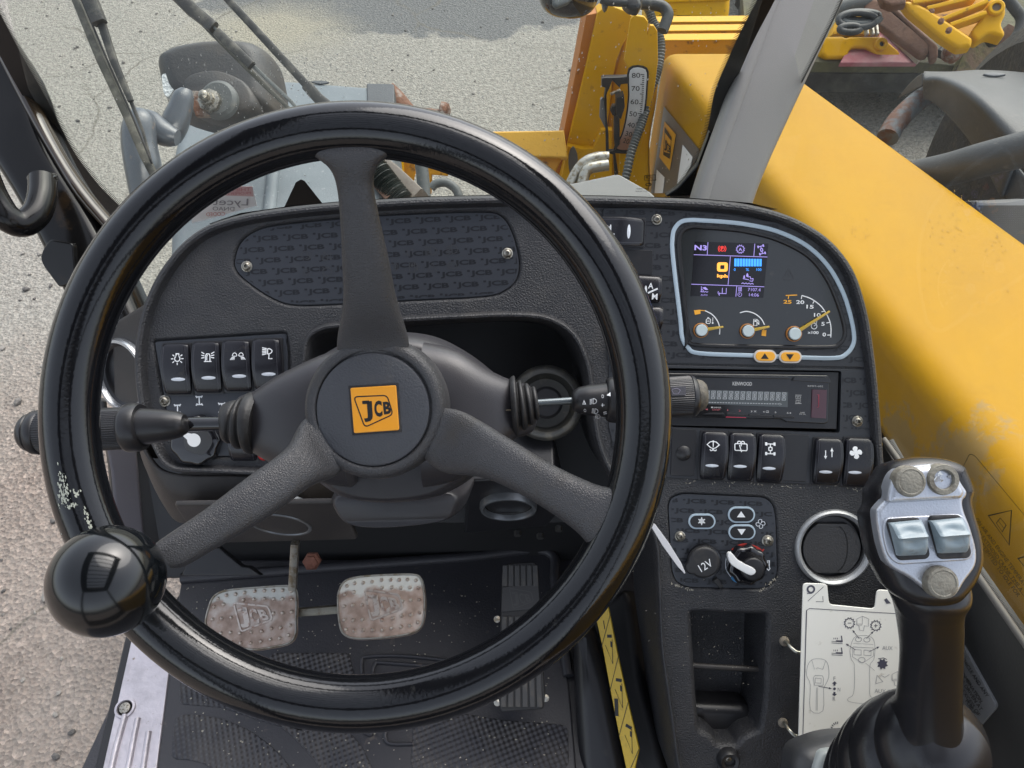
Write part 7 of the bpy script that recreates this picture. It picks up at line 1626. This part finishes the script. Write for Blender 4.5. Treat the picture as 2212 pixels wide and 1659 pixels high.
ptext(bm, WG, 'JCB', 'C', 893, 1228, 50, 22, 0, .002, .02, None, True); ribbon(bm, [WG.l(*z1('C', x, y), .002) for x, y in ((862, 1215), (935, 1208), (940, 1245), (860, 1245))], .0008, .002, True)
ribbon(bm, [WG.l(*z1('C', 888 + 18 * math.cos(R(a)), 1276 + 9 * math.sin(R(a))), .002) for a in range(0, 360, 24)], .0012, .002, True)
ptext(bm, WG, 'CERTIFIED', 'C', 850, 1305, 90, 10, 0, .002, 0, None, True); ptext(bm, WG, 'SAFETY GLASS', 'C', 850, 1322, 100, 9, 0, .002, 0, None, True)
flat('printing', bm, m_ink, slb, WG)

# ================================================================== left front: fender, mirror, axle
FD = thing('left_front_fender', (-.5, 1.2, 1.13), 'blue grey plastic front fender seen through the windscreen below the mirror', 'fender')
TP = Pl(0, 0, 0, (0, 0, 1), p=(-.5, 1.2, 1.13))
fpx = [(360, 560), (364, 400), (368, 320), (385, 262), (430, 212), (520, 178), (612, 165), (700, 172), (792, 179), (845, 184), (852, 235), (850, 330), (838, 420), (700, 600)]
slab('fender_top', TP, round_poly([tuple(TP.l(*p)) for p in fpx], .03, 4), -.32, 0, m_fend, FD, .03, 5)
slab('fender_shaded_facet', TP, round_poly([tuple(TP.l(*z1('B', x, y), .004)) for x, y in ((598, 574), (789, 578), (792, 760), (740, 790), (604, 770))], .006), -.05, .004, m_fend2, FD, .003)  # darker slab paints in the shading of a slanted facet
tube_o('fender_crease', [TP.w(*z1('A', x, y), .0) for x, y in ((1890, 1180), (1880, 1300), (1860, 1500))], .012, m_fend, FD, 10, sm=3)
slab('fender_pad', TP, cat([TP.l(*z1('B', x, y), .003) for x, y in ((215, 562), (280, 556), (340, 566), (280, 578))], 4), 0, .003, m_fend2, FD, .001)
AX = thing('front_axle', (-.2, 2.0, .7), 'rusty curved steel stub with flange sticking out past the left fender', 'axle')
loft('hub_casting', [(pt(*z1('B', *l), 2.0), pt(*z1('B', *r), 2.0), th) for l, r, th in (((760, 700), (800, 600), .05), ((800, 860), (860, 660), .06), ((860, 900), (930, 745), .055), ((900, 940), (960, 800), .05))], m_rust, AX, 20, 2.4, 3)
loft('pipe', round_st([(930, 775, 34), (1100, 790, 34)], 'B', 2.0), m_rust, AX, 20); loft('flange', round_st([(1105, 790, 60), (1112, 790, 85), (1150, 795, 80), (1160, 800, 50)], 'B', 2.0), m_rust, AX, 20)
YA = thing('yellow_front_frame', (-.05, 2.2, .55), 'low yellow front frame beam with rust freckles crossing behind the wheel rim', 'frame beam')
pl = Pl(0, 0, 0, (0, -.75, .66), p=(0, 2.15, .62))
slab('beam', pl, [pl.l(*z1('B', x, y)) for x, y in ((600, 960), (1000, 915), (1480, 908), (1965, 900), (1990, 1090), (1400, 1075), (1000, 1085), (600, 1140))], -.06, 0, mat('freckled yellow paint', (.72, .40, .05), .5, bump=(80, .001, 'n'), dust=(60, (.22, .11, .04), .62, .68)), YA, .006)
slab('beam_underside', pl, [pl.l(*z1('B', x, y), -.03) for x, y in ((1000, 1080), (1960, 1075), (1900, 1195), (1400, 1190), (1000, 1190))], -.07, -.03, m_paint_w, YA, .006)
pl = Pl(0, 0, 0, (0, -.9, .4), p=(-.2, 2.0, .55))
slab('bracket_plate', pl, [pl.l(*z1('B', x, y)) for x, y in ((740, 1060), (930, 1070), (935, 1200), (905, 1330), (860, 1300), (740, 1180))], -.02, 0, m_paint_w, YA, .004)
slab('bracket_plate', pl, [pl.l(*z1('B', x, y), .02) for x, y in ((820, 1080), (850, 1080), (855, 1250), (830, 1240))], -.02, .03, m_paint, YA, .004)
slab('bracket_plate', pl, [pl.l(*z1('B', x, y), .0) for x, y in ((1025, 1080), (1210, 1100), (1160, 1215), (1050, 1205), (1045, 1340), (1010, 1340))], -.02, 0.01, m_paint_w, YA, .004)
loft('ram_pipe', round_st([(960, 1040, 42), (985, 1200, 45), (1000, 1380, 45)], 'B', 1.95), m_hoseg, YA, 20)
RB = thing('diagonal_arm', tuple(pt(860, 390, 1.5)), 'dull brown grey diagonal steel arm behind the top spoke', 'steel arm')
bar('arm', 'B', ((640, 1120, 1.55), (800, 1250, 1.5), (960, 1400, 1.45)), 1.5, 26, .02, mat('brown grey arm paint', (.17, .145, .12), .5, bump=(100, .001, 'n'), dust=(30, (.10, .07, .05), .55, .7)), RB)
bar('arm_edge', 'B', ((600, 1200, 1.5), (740, 1350, 1.45), (780, 1400, 1.44)), 1.5, 10, .02, m_rustp, RB)
sh = thing('sprung_hose', tuple(pt(830, 385, 1.45)), 'dark green black hose wrapped in a coil spring beside the diagonal arm', 'hose')
bm = bmesh.new(); Q_ = cat([pt(*z1('B', x, y), 1.44) for x, y in ((600, 1080), (690, 1200), (760, 1290), (850, 1400))], 30, False); off = base_M(sh); tube(bm, Q_, .022, 14, off, True, lambda t: 1 + .10 * math.sin(t * len(Q_) * 1.7)); done('hose_tube', bm, mat('green black rubber', (.016, .022, .019), .35), sh, Matrix.Translation(off), 60)
ch = thing('loose_hose', tuple(pt(960, 400, 2.2)), 'short arched grey hose on the ground between wheel and dashboard', 'hose')
pxt('hose_tube', 'B', ((1045, 1300), (1080, 1270), (1140, 1262), (1190, 1285), (1225, 1325), (1250, 1400)), 2.25, .013, m_hoseg, ch)

MR = thing('wing_mirror', tuple(pt(470, 190, 1.34)), 'weathered dark grey wing mirror shell with clear side lamp on a bent tube arm', 'mirror')
MP = Pl(470, 190, 1.34, (.05, -.55, .83))
mo = [z1('A', x, y) for x, y in ((1070, 425), (1095, 392), (1200, 345), (1400, 308), (1560, 297), (1700, 297), (1800, 312), (1860, 345), (1900, 400), (1930, 520), (1948, 650), (1952, 770), (1930, 820), (1800, 860), (1680, 885), (1500, 852), (1340, 812), (1220, 765), (1140, 700), (1100, 600), (1078, 500))]
dome('mirror_shell', MP, ccw(cat([MP.l(*p) for p in mo], 4)), -.05, .045, m_mirr, MR, .42, 12)
ri = ccw(cat([MP.l(*z1('A', x, y), .04) for x, y in ((1240, 600), (1260, 540), (1340, 495), (1500, 478), (1640, 520), (1740, 580), (1800, 680), (1780, 780), (1600, 820), (1400, 780), (1270, 700))], 4)); dome('mirror_boss', MP, ri, .0, .0495, m_mirr, MR, .25, 8)
dome('side_lamp', MP, ccw(round_poly([tuple(MP.l(*z1('A', x, y), .03)) for x, y in ((1118, 515), (1225, 500), (1228, 620), (1170, 700), (1135, 660))], .006)), .0, .036, m_glasslamp, MR, .12, 4)
def fat(k, rows, d, m, par, nm): return loft(nm, [(pt(*z1(k, *l), d), pt(*z1(k, *r), d), math.hypot((r[0] - l[0]), (r[1] - l[1])) * .3125 * d / 1642 * .45) for l, r in rows], m, par, 28, 2, 5, True, 60)
m_tubeg = m_tube
fat('A', (((910, 1400), (1010, 1400)), ((870, 1180), (1108, 1180)), ((845, 1000), (1082, 1000)), ((848, 880), (1076, 880)), ((880, 800), (1060, 810)), ((930, 752), (1020, 762))), 1.18, m_tubeg, MR, 'arm_tube')
fat('A', (((960, 800), (1020, 756)), ((1020, 870), (1085, 778)), ((1075, 985), (1150, 830)), ((1150, 1012), (1200, 870)), ((1215, 1005), (1240, 900))), 1.20, m_tubeg, MR, 'arm_elbow')
fat('A', (((1240, 985), (1110, 860)), ((1290, 900), (1130, 800)), ((1318, 800), (1170, 720)), ((1335, 700), (1205, 640)), ((1330, 630), (1250, 610))), 1.22, m_tubeg, MR, 'arm_riser')
mb = Pl(*z1('A', 1480, 700), 1.27, (-.05, -.62, .78)); bm = bmesh.new()
hs2 = [mb.l(*z1('A', x, y)) for x, y in ((1290, 622), (1440, 632), (1450, 800), (1350, 800), (1330, 740))]; slab('rusty_flange', mb, hs2, -.01, .0, m_rust, MR, .002)
lathe(bm, [(.032, -.012), (.032, -.002), (.026, .004), (.022, .004)], Matrix.Translation((0.006, 0.004, 0)), 32); done('ball_cup', bm, m_hoseg, MR, mb.M, 40)
bm = bmesh.new(); lathe(bm, [(.020, -.002), (.019, .012), (.012, .014), (.012, .022), (.008, .023), (.008, .034), (.003, .037)], Matrix.Translation((-.004, -.002, 0)), 8); done('mirror_bolt', bm, m_screw, MR, mb.M, 40)

# ================================================================== right rear: fender, tyre, bar, grille
RF = thing('right_front_fender', (1.2, 1.3, 1.0), 'dark grey moulded plastic fender beyond the boom on the right', 'fender')
def msheet(name, rows, m, par, th=.008, sm=50):
    """rows of (x,y,depth) traced across a curved sheet"""
    off = base_M(par); bm = bmesh.new(); G = []
    n_ = 7
    rr = [cat([pt(*p) - off for p in r], n_, False) for r in rows]
    # smooth across
    cols = list(zip(*rr)); cc = [cat(list(c), 6, False) for c in cols]
    G = [[bm.verts.new(v) for v in c] for c in cc]
    for a, b in zip(G, G[1:]):
        for i in range(len(a) - 1): bm.faces.new((a[i], a[i + 1], b[i + 1], b[i]))
    o = done(name, bm, m, par, Matrix.Translation(off), sm); md = o.modifiers.new('thickness', 'SOLIDIFY'); md.thickness = th; md.offset = 0; return o
msheet('lower_body', [[(292, 915, .80), (322, 985, .79), (372, 1022, .788), (500, 1026, .788), (640, 1026, .788), (690, 1000, .80)],
    [(303, 960, .81), (345, 1045, .797), (400, 1072, .793), (520, 1080, .793), (650, 1078, .793), (712, 1045, .81)],
    [(316, 1005, .83), (358, 1085, .818), (425, 1102, .814), (550, 1104, .814), (670, 1098, .814), (730, 1070, .83)],
    [(345, 1060, .86), (382, 1122, .85), (450, 1122, .85), (560, 1112, .85), (680, 1108, .85), (745, 1090, .86)]], m_dash2, dash, .004)
zD = lambda pts, d: [(*z1('D', p[0], p[1]), p[2] if len(p) > 2 else d) for p in pts]
msheet('fender_sheet', [
    zD(((1520, 503, 2.16), (1700, 505, 2.14), (1880, 494, 2.12), (2080, 500, 2.08), (2300, 520, 2.04)), 2),
    zD(((1518, 520, 2.05), (1660, 525, 2.0), (1840, 560, 1.93), (2030, 620, 1.86), (2300, 720, 1.80)), 2),
    zD(((1520, 545, 2.0), (1640, 545, 1.95), (1790, 600, 1.86), (1960, 720, 1.78), (2230, 980, 1.70)), 2),
    zD(((1522, 610, 2.01), (1610, 600, 1.97), (1735, 665, 1.89), (1890, 800, 1.81), (2150, 1130, 1.72)), 2),
    zD(((1528, 685, 2.03), (1580, 700, 2.0), (1700, 800, 1.93), (1870, 1010, 1.85), (2065, 1360, 1.76)), 2)], m_fend2, RF)
msheet('fender_skirt', [zD(((1890, 800, 1.83), (2020, 950, 1.79), (2150, 1130, 1.74), (2300, 1300, 1.70)), 2), zD(((1870, 1010, 1.86), (1990, 1200, 1.81), (2065, 1360, 1.77), (2250, 1420, 1.72)), 2)], m_fend2, RF)
msheet('fender_flap', [zD(((1520, 505, 2.05), (1480, 530, 2.1), (1420, 590, 2.15), (1350, 675, 2.2)), 2), zD(((1520, 590, 2.05), (1480, 610, 2.1), (1420, 640, 2.15), (1352, 678, 2.2)), 2)], m_fend2, RF)
slab('fender_dimple', Pl(*z1('D', 2000, 525), 1.98, (0, -.3, .95)), cat([Pl(*z1('D', 2000, 525), 1.98, (0, -.3, .95)).l(*z1('D', x, y)) for x, y in ((1925, 522), (2000, 510), (2080, 525), (2000, 536))], 4), 0, .006, m_mesh, RF, .002)
TY = thing('lugged_road_wheel', (1.25, 1.6, .6), 'large dark lugged tyre under the right fender', 'wheel')
ty_c = pt(*z1('D', 1790, 1200), 2.25); bm = bmesh.new(); M_ = Matrix.Translation(ty_c + Vector((.30, -.10, -.10)) - base_M(TY)) @ Matrix.Rotation(R(90), 4, 'Y')
lathe(bm, [(.30, -.17), (.50, -.19), (.555, -.15), (.57, 0), (.555, .15), (.50, .19), (.30, .17)], M_, 64)
for i in range(0):
    a = 2 * math.pi * i / 20
    for s in (-1, 1):
        q = [Vector((.56 * math.cos(a + da), .56 * math.sin(a + da), z)) for da, z in ((0, s * .01), (.10, s * .01), (.22, s * .19), (.12, s * .19))]
        lo_v = [bm.verts.new(M_ @ (v * 1.0)) for v in q]; hi = [bm.verts.new(M_ @ Vector((v.x * 1.03, v.y * 1.03, v.z))) for v in q]
        bm.faces.new(hi)
        for k in range(4): bm.faces.new((lo_v[k], lo_v[(k + 1) % 4], hi[(k + 1) % 4], hi[k]))
done('tyre', bm, m_tyre, TY, Matrix.Translation(base_M(TY)), 40)
RP = thing('rusty_fender_pipe', tuple(pt(*z1('D', 1400, 760), 2.1)), 'thick rusty fender support pipe with flaking grey paint', 'pipe')
pxt('pipe', 'D', ((1560, 640, 2.15), (1490, 690, 2.12), (1400, 770, 2.1), (1320, 860, 2.08), (1270, 950, 2.06)), 2.1, .028, mat('flaking grey rust', (.13, .065, .045), .8, bump=(60, .004, 'n'), var=(22, (.13, .145, .16), .42, .56)), RP, 5, 16)
MB = thing('mirror_support_bar', tuple(pt(*z1('D', 1900, 1080), 1.5)), 'smooth grey mirror support bar slanting above the boom edge', 'support bar')
pxt('bar_tube', 'D', ((1480, 1215, 1.62), (1700, 1170, 1.55), (1950, 1100, 1.48), (2300, 1010, 1.42)), 1.5, .034, m_fend2, MB, 5, 24)
EG = thing('engine_cover', tuple(pt(*z1('D', 2100, 1500), 1.45)), 'grey engine cover with perforated grille behind the boom', 'engine cover')
EP = Pl(*z1('D', 2050, 1480), 1.50, (-.1, -.35, .93))
slab('cover_top', EP, round_poly([tuple(EP.l(*z1('D', x, y))) for x, y in ((1800, 1360), (1900, 1358), (2300, 1340), (2500, 2000), (2000, 2000))], .03), -.25, 0, m_fend2, EG, .02, 4)
slab('grille', EP, cat([EP.l(*z1('D', x, y), .002) for x, y in ((1880, 1430), (1960, 1405), (2120, 1395), (2350, 1392), (2350, 1800), (2150, 1800))], 3), -.0, .004, m_mesh, EG, .002)
bm = bmesh.new()
for j in range(30):
    for i in range(30):
        x, y = 1905 + i * 14 + (j % 2) * 7 + j * 6, 1425 + j * 13
        if x > 2300 or y > 1740: continue
        c = EP.l(*z1('D', x, y), .005); disc(bm, circ(c, .0026, 6), .0046)
o = flat('grille_holes', bm, m_blk_d, EG, EP); o['kind'] = 'stuff'

# ================================================================== yard: low timber deck with attachments
DK = Pl(0, 0, 0, (0, 0, 1), (1, .05, 0), p=(2, 3.6, .30))
dk = thing('timber_deck', tuple(DK.o), 'low mossy timber deck carrying loader attachments at the back right', 'deck')
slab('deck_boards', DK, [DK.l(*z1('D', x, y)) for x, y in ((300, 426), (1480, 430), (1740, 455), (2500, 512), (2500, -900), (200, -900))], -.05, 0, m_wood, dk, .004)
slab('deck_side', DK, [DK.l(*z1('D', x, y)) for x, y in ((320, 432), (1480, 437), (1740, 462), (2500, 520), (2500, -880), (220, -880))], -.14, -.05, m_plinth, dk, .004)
def yslab(nm, x, y, zc, n, pts, z0, z1_, m, par, b=.006, r=0., cm=0, k='D'):
    X, Y = z1(k, x, y); pl = Pl(X, Y, dz(X, Y, zc), n); q = [pl.l(*z1(k, *p)) for p in pts]
    if cm: q = cat(q, cm)
    elif r: q = round_poly([tuple(v) for v in q], r, 4)
    return slab(nm, pl, q, z0, z1_, m, par, b, 3), pl
pk = thing('red_sheet', (1.7, 3.7, .33), 'faded red painted metal sheet lying on the deck', 'sheet')
yslab('sheet', 1150, 380, .33, (0, -.1, 1), ((940, 432), (1000, 330), (1080, 300), (1150, 110), (1180, 120), (1500, 405), (1470, 432)), -.02, 0, m_pink, pk)
yslab('sheet_edge', 1300, 380, .35, (0, -.1, 1), ((1170, 120), (1195, 128), (1500, 400), (1482, 418)), -.02, 0, mat('bare pale edge', (.35, .33, .28), .7), pk)
ka = thing('yellow_link_arm', (1.6, 3.4, .35), 'yellow flat attachment link arm with a bored boss on the deck edge', 'link arm')
_, pl = yslab('link_plate', 1100, 400, .32, (0, -.75, .66), ((822, 300), (850, 252), (960, 248), (985, 262), (1010, 252), (1238, 250), (1262, 275), (1345, 345), (1362, 372), (1350, 410), (1215, 405), (1175, 365), (1130, 330), (1040, 330), (1010, 345), (990, 402), (855, 402), (818, 370)), -.05, 0, m_paint, ka, .012, .008)
bm = bmesh.new(); c = pl.l(*z1('D', 1215, 312)); q_ = (pl.l(*z1('D', 1258, 312)) - c).length; lathe(bm, [(q_, -.02), (q_, .018), (q_ * .9, .024), (q_ * .42, .024), (q_ * .40, -.02)], Matrix.Translation((c.x, c.y, 0)), 28, False, True); done('boss', bm, m_paint, ka, pl.M, 40)
bm = bmesh.new(); lathe(bm, [(q_ * .36, .0), (q_ * .36, .012)], Matrix.Translation((c.x, c.y, 0)), 20); done('bore', bm, m_black, ka, pl.M, 40)
ky = thing('yellow_hose_block', (1.7, 3.8, .4), 'yellow attachment block with steel fittings under the coiled hoses', 'attachment')
yslab('block', 1050, 230, .36, (0, -.5, .85), ((880, 240), (920, 130), (1000, 60), (1080, 40), (1110, 120), (1180, 160), (1230, 240)), -.08, 0, m_paint, ky, .02, .01)
for x in (1120, 1160, 1190): yslab('steel_fitting', x, 200, .46, (0, -.5, .85), ((x - 8, 130), (x + 12, 130), (x + 25, 230), (x + 5, 235)), -.02, 0, m_steelw, ky, .004)
hc = thing('hose_coil', (1.7, 3.8, .5), 'coiled thin black hydraulic hoses on the yellow block', 'hose')
for cx, cy, rx, ry, ph in ((1080, 125, 140, 40, 0), (1060, 140, 130, 50, 20), (1090, 110, 120, 30, 50), (1010, 200, 70, 22, 0)):
    X, Y = z1('D', cx, cy); pts = [(cx + rx * math.cos(R(a + ph)), cy + ry * math.sin(R(a + ph)), dz(X, Y, .52)) for a in range(0, 350, 25)]; pxt('hose_tube', 'D', pts, 3.8, .014, m_hoseg if ry == 40 else m_hose, hc, 3, 8)
pxt('hose_tube', 'D', ((930, 215), (1000, 190), (1100, 205), (1160, 180), (1200, 240)), 3.9, .014, m_hose, hc, 4, 8)
hp1 = thing('ribbed_conduit', (1.6, 3.9, .7), 'grey ribbed conduit hose crossing at the top beside the right pillar', 'hose'); pxt('hose_tube', 'D', ((900, 60), (1000, 35), (1120, 10), (1300, -30)), 3.4, .04, m_hoseg, hp1, 4, 14)
bk = thing('rusty_bucket_edge', (2.1, 3.9, .4), 'long rusty brown steel bucket blade lying diagonally on the deck', 'bucket')
yslab('blade', 1300, 200, .45, (-.35, -.55, .76), ((1090, 20), (1180, -20), (1560, 300), (1555, 370), (1500, 385), (1430, 330), (1140, 120)), -.05, 0, m_rustp, bk, .01, .02)
yslab('back_edge', 1400, 150, .48, (-.35, -.55, .76), ((1230, 0), (1300, 20), (1620, 310), (1620, 395), (1570, 415), (1545, 300)), -.05, 0, m_rustp, bk, .01, .015)
yslab('rusty_lug', 1740, 350, .42, (-.2, -.55, .8), ((1670, 300), (1800, 310), (1815, 350), (1740, 410), (1660, 370)), -.05, 0, m_rust, bk, .015, .02)
yslab('top_block', 1280, 10, .6, (-.2, -.55, .8), ((1220, -40), (1400, -60), (1400, 20), (1300, 35), (1240, 10)), -.05, 0, m_rustp, bk, .01)
yb = thing('yellow_ribbed_frame', (2.4, 4.2, .5), 'yellow ribbed bucket frame with welded gussets and a bored end lug', 'bucket frame')
_, pl = yslab('long_beam', 1600, 160, .55, (-.3, -.6, .75), ((1370, 20), (1400, 0), (1460, 10), (1560, 60), (1860, 262), (1850, 320), (1760, 335), (1640, 260), (1420, 80)), -.06, 0, m_paint, yb, .015, .01)
yslab('back_plate', 1700, 90, .50, (-.2, -.5, .85), ((1400, -60), (1980, -60), (1960, 40), (1880, 260), (1640, 130), (1450, 0)), -.08, -.02, m_paint_w, yb, .006)
for a, b in (((1440, 20), (1700, -20)), ((1540, 62), (1880, -20)), ((1640, 140), (1960, 10)), ((1700, 175), (1950, 90))):
    n_ = Vector((-(b[1] - a[1]), b[0] - a[0])).normalized() * 14; yslab('gusset', 1700, 80, .58, (-.2, -.6, .78), [(a[0] - n_.x, a[1] - n_.y), (a[0] + n_.x, a[1] + n_.y), (b[0] + n_.x, b[1] + n_.y), (b[0] - n_.x, b[1] - n_.y)], -.05, .01, m_paint, yb, .004)
_, pl = yslab('end_lug', 1980, 150, .55, (-.3, -.6, .75), ((1830, 235), (1940, 100), (1955, 20), (2010, -10), (2070, 30), (2080, 110), (2040, 180), (2075, 240), (2060, 270), (1960, 240), (1880, 300)), -.06, .02, m_paint, yb, .012, .02)
bm = bmesh.new(); c = pl.l(*z1('D', 2015, 62), .02); q_ = (pl.l(*z1('D', 2075, 62), .02) - c).length; lathe(bm, [(q_, .0), (q_, .035), (q_ * .85, .04), (q_ * .55, .04), (q_ * .52, .0)], Matrix.Translation((c.x, c.y, 0)), 32, False, True); done('lug_boss', bm, m_paint, yb, pl.M, 40)
bm = bmesh.new(); lathe(bm, [(q_ * .48, .02), (q_ * .48, .03)], Matrix.Translation((c.x, c.y, 0)), 20); done('bore', bm, mat('earth brown', (.15, .12, .09), .9), yb, pl.M, 40)
for x, y in ((1468, 22), (1570, 85), (1636, 152), (1690, 215)):
    bm = bmesh.new(); pq = Pl(*z1('D', x, y), dz(*z1('D', x, y), .57), (-.3, -.6, .75)); lathe(bm, [(.012, 0), (.012, .012), (.007, .015)], Matrix.Identity(4), 8); done('bolt', bm, m_rust, yb, pq.M, 30)
lh = thing('thick_black_hose', (2.6, 3.6, .8), 'thick black hose rising from the deck and looping over the yellow lug', 'hose')
pxt('hose_tube', 'D', ((1630, 375), (1700, 320), (1800, 260), (1900, 130), (1960, 40), (2010, -20), (2080, -20), (2150, 60), (2195, 130), (2180, 220), (2140, 280)), 3.35, .024, m_hose, lh, 5, 12)
pxt('thin_hose', 'D', ((1960, 60), (1940, 130), (1960, 200), (2010, 240), (2040, 270)), 3.5, .012, m_hose, lh, 4, 8)
gp = thing('mossy_plate', (2.5, 3.4, .4), 'upright mossy green brown steel plate leaning on the deck edge', 'plate')
yslab('plate', 1860, 480, .30, (.1, -.75, .65), ((1840, 258), (1870, 255), (2000, 310), (2010, 330), (1965, 492), (1950, 505), (1735, 505)), -.03, 0, mat('mossy brown plate', (.15, .10, .07), .85, bump=(60, .004, 'n'), var=(9, (.12, .12, .045), .42, .6), dust=(30, (.06, .05, .03), .5, .65)), gp, .004)
bp2 = thing('brown_box_section', (2.8, 3.4, .45), 'rust brown steel box section leaning beside the mossy plate', 'steel section')
yslab('section', 2080, 350, .34, (-.2, -.7, .7), ((2110, 160), (2190, 200), (2090, 430), (2010, 440), (1990, 400)), -.06, 0, m_rustp, bp2, .006)
bw = thing('black_bracket_heap', (2.9, 3.5, .35), 'black bracket and rubber scraps at the deck right end', 'scrap')
yslab('bracket', 2130, 400, .33, (-.1, -.6, .8), ((2070, 380), (2130, 340), (2200, 370), (2180, 420), (2060, 440)), -.04, 0, m_blk, bw, .006, .01)
yslab('connector', 2010, 270, .45, (-.1, -.6, .8), ((1950, 230), (1990, 210), (2060, 260), (2060, 290), (2000, 300)), -.04, 0, m_hose, bw, .01, .01)
y3 = thing('yellow_foot_lug', (3.0, 3.6, .35), 'small yellow lug at the right picture edge on the deck', 'lug')
yslab('lug', 2180, 330, .36, (-.2, -.6, .8), ((2120, 300), (2230, 300), (2300, 320), (2300, 370), (2110, 350)), -.06, 0, m_paint, y3, .012, .01)
# loose clutter at the far left end of the deck
rl = thing('dark_steel_rail', (1.1, 4.1, .3), 'dark steel rail lying beyond the yellow attachment body near the pillar', 'rail')
yslab('rail', 1560, 60, .2, (0, -.3, .95), ((1500, -20), (1530, -40), (1690, 150), (1660, 170)), -.05, 0, m_plinth, rl, .004, 0, 0, 'C')

# ================================================================== cab roof, out of view above: shades the cab and shows in the polished knob
RFf = thing('cab_roof', (0, .2, 2.55), 'dark cab roof frame with glazed guard bars above the driver', 'cab roof')
def boxm(nm, x0, x1, y0, y1, z0, z1_, m, par):
    off = base_M(par); bm = bmesh.new(); vs_ = [bm.verts.new(Vector(p) - off) for p in ((x0, y0, z0), (x1, y0, z0), (x1, y1, z0), (x0, y1, z0), (x0, y0, z1_), (x1, y0, z1_), (x1, y1, z1_), (x0, y1, z1_))]
    for f in ((3, 2, 1, 0), (4, 5, 6, 7), (0, 1, 5, 4), (1, 2, 6, 5), (2, 3, 7, 6), (3, 0, 4, 7)): bm.faces.new([vs_[i] for i in f])
    bmesh.ops.bevel(bm, geom=bm.edges[:], offset=.01, segments=2, affect='EDGES'); return done(nm, bm, m, par, Matrix.Translation(off), 30)
for a in ((-.60, .50, -.80, -.56), (-.60, -.38, -.56, .62), (.28, .50, -.56, .62)): boxm('roof_panel', a[0], a[1], a[2], a[3], 2.50, 2.56, m_dash2, RFf)  # side panels sized to put dark bands into the wheel rim's reflections
boxm('front_header', -.60, .50, .60, .68, 2.46, 2.56, m_dash2, RFf)
for i in range(8): boxm('guard_bar', -.38, .28, -.46 + i * .13, -.435 + i * .13, 2.53, 2.545, m_blk, RFf)
for x in (-.58, .44): boxm('rear_post', x, x + .06, -.82, -.74, 1.0, 2.5, m_blk, RFf)
boxm('rear_panel', -.58, .50, -.84, -.80, 1.0, 1.30, m_dash2, RFf)
print('all ok')
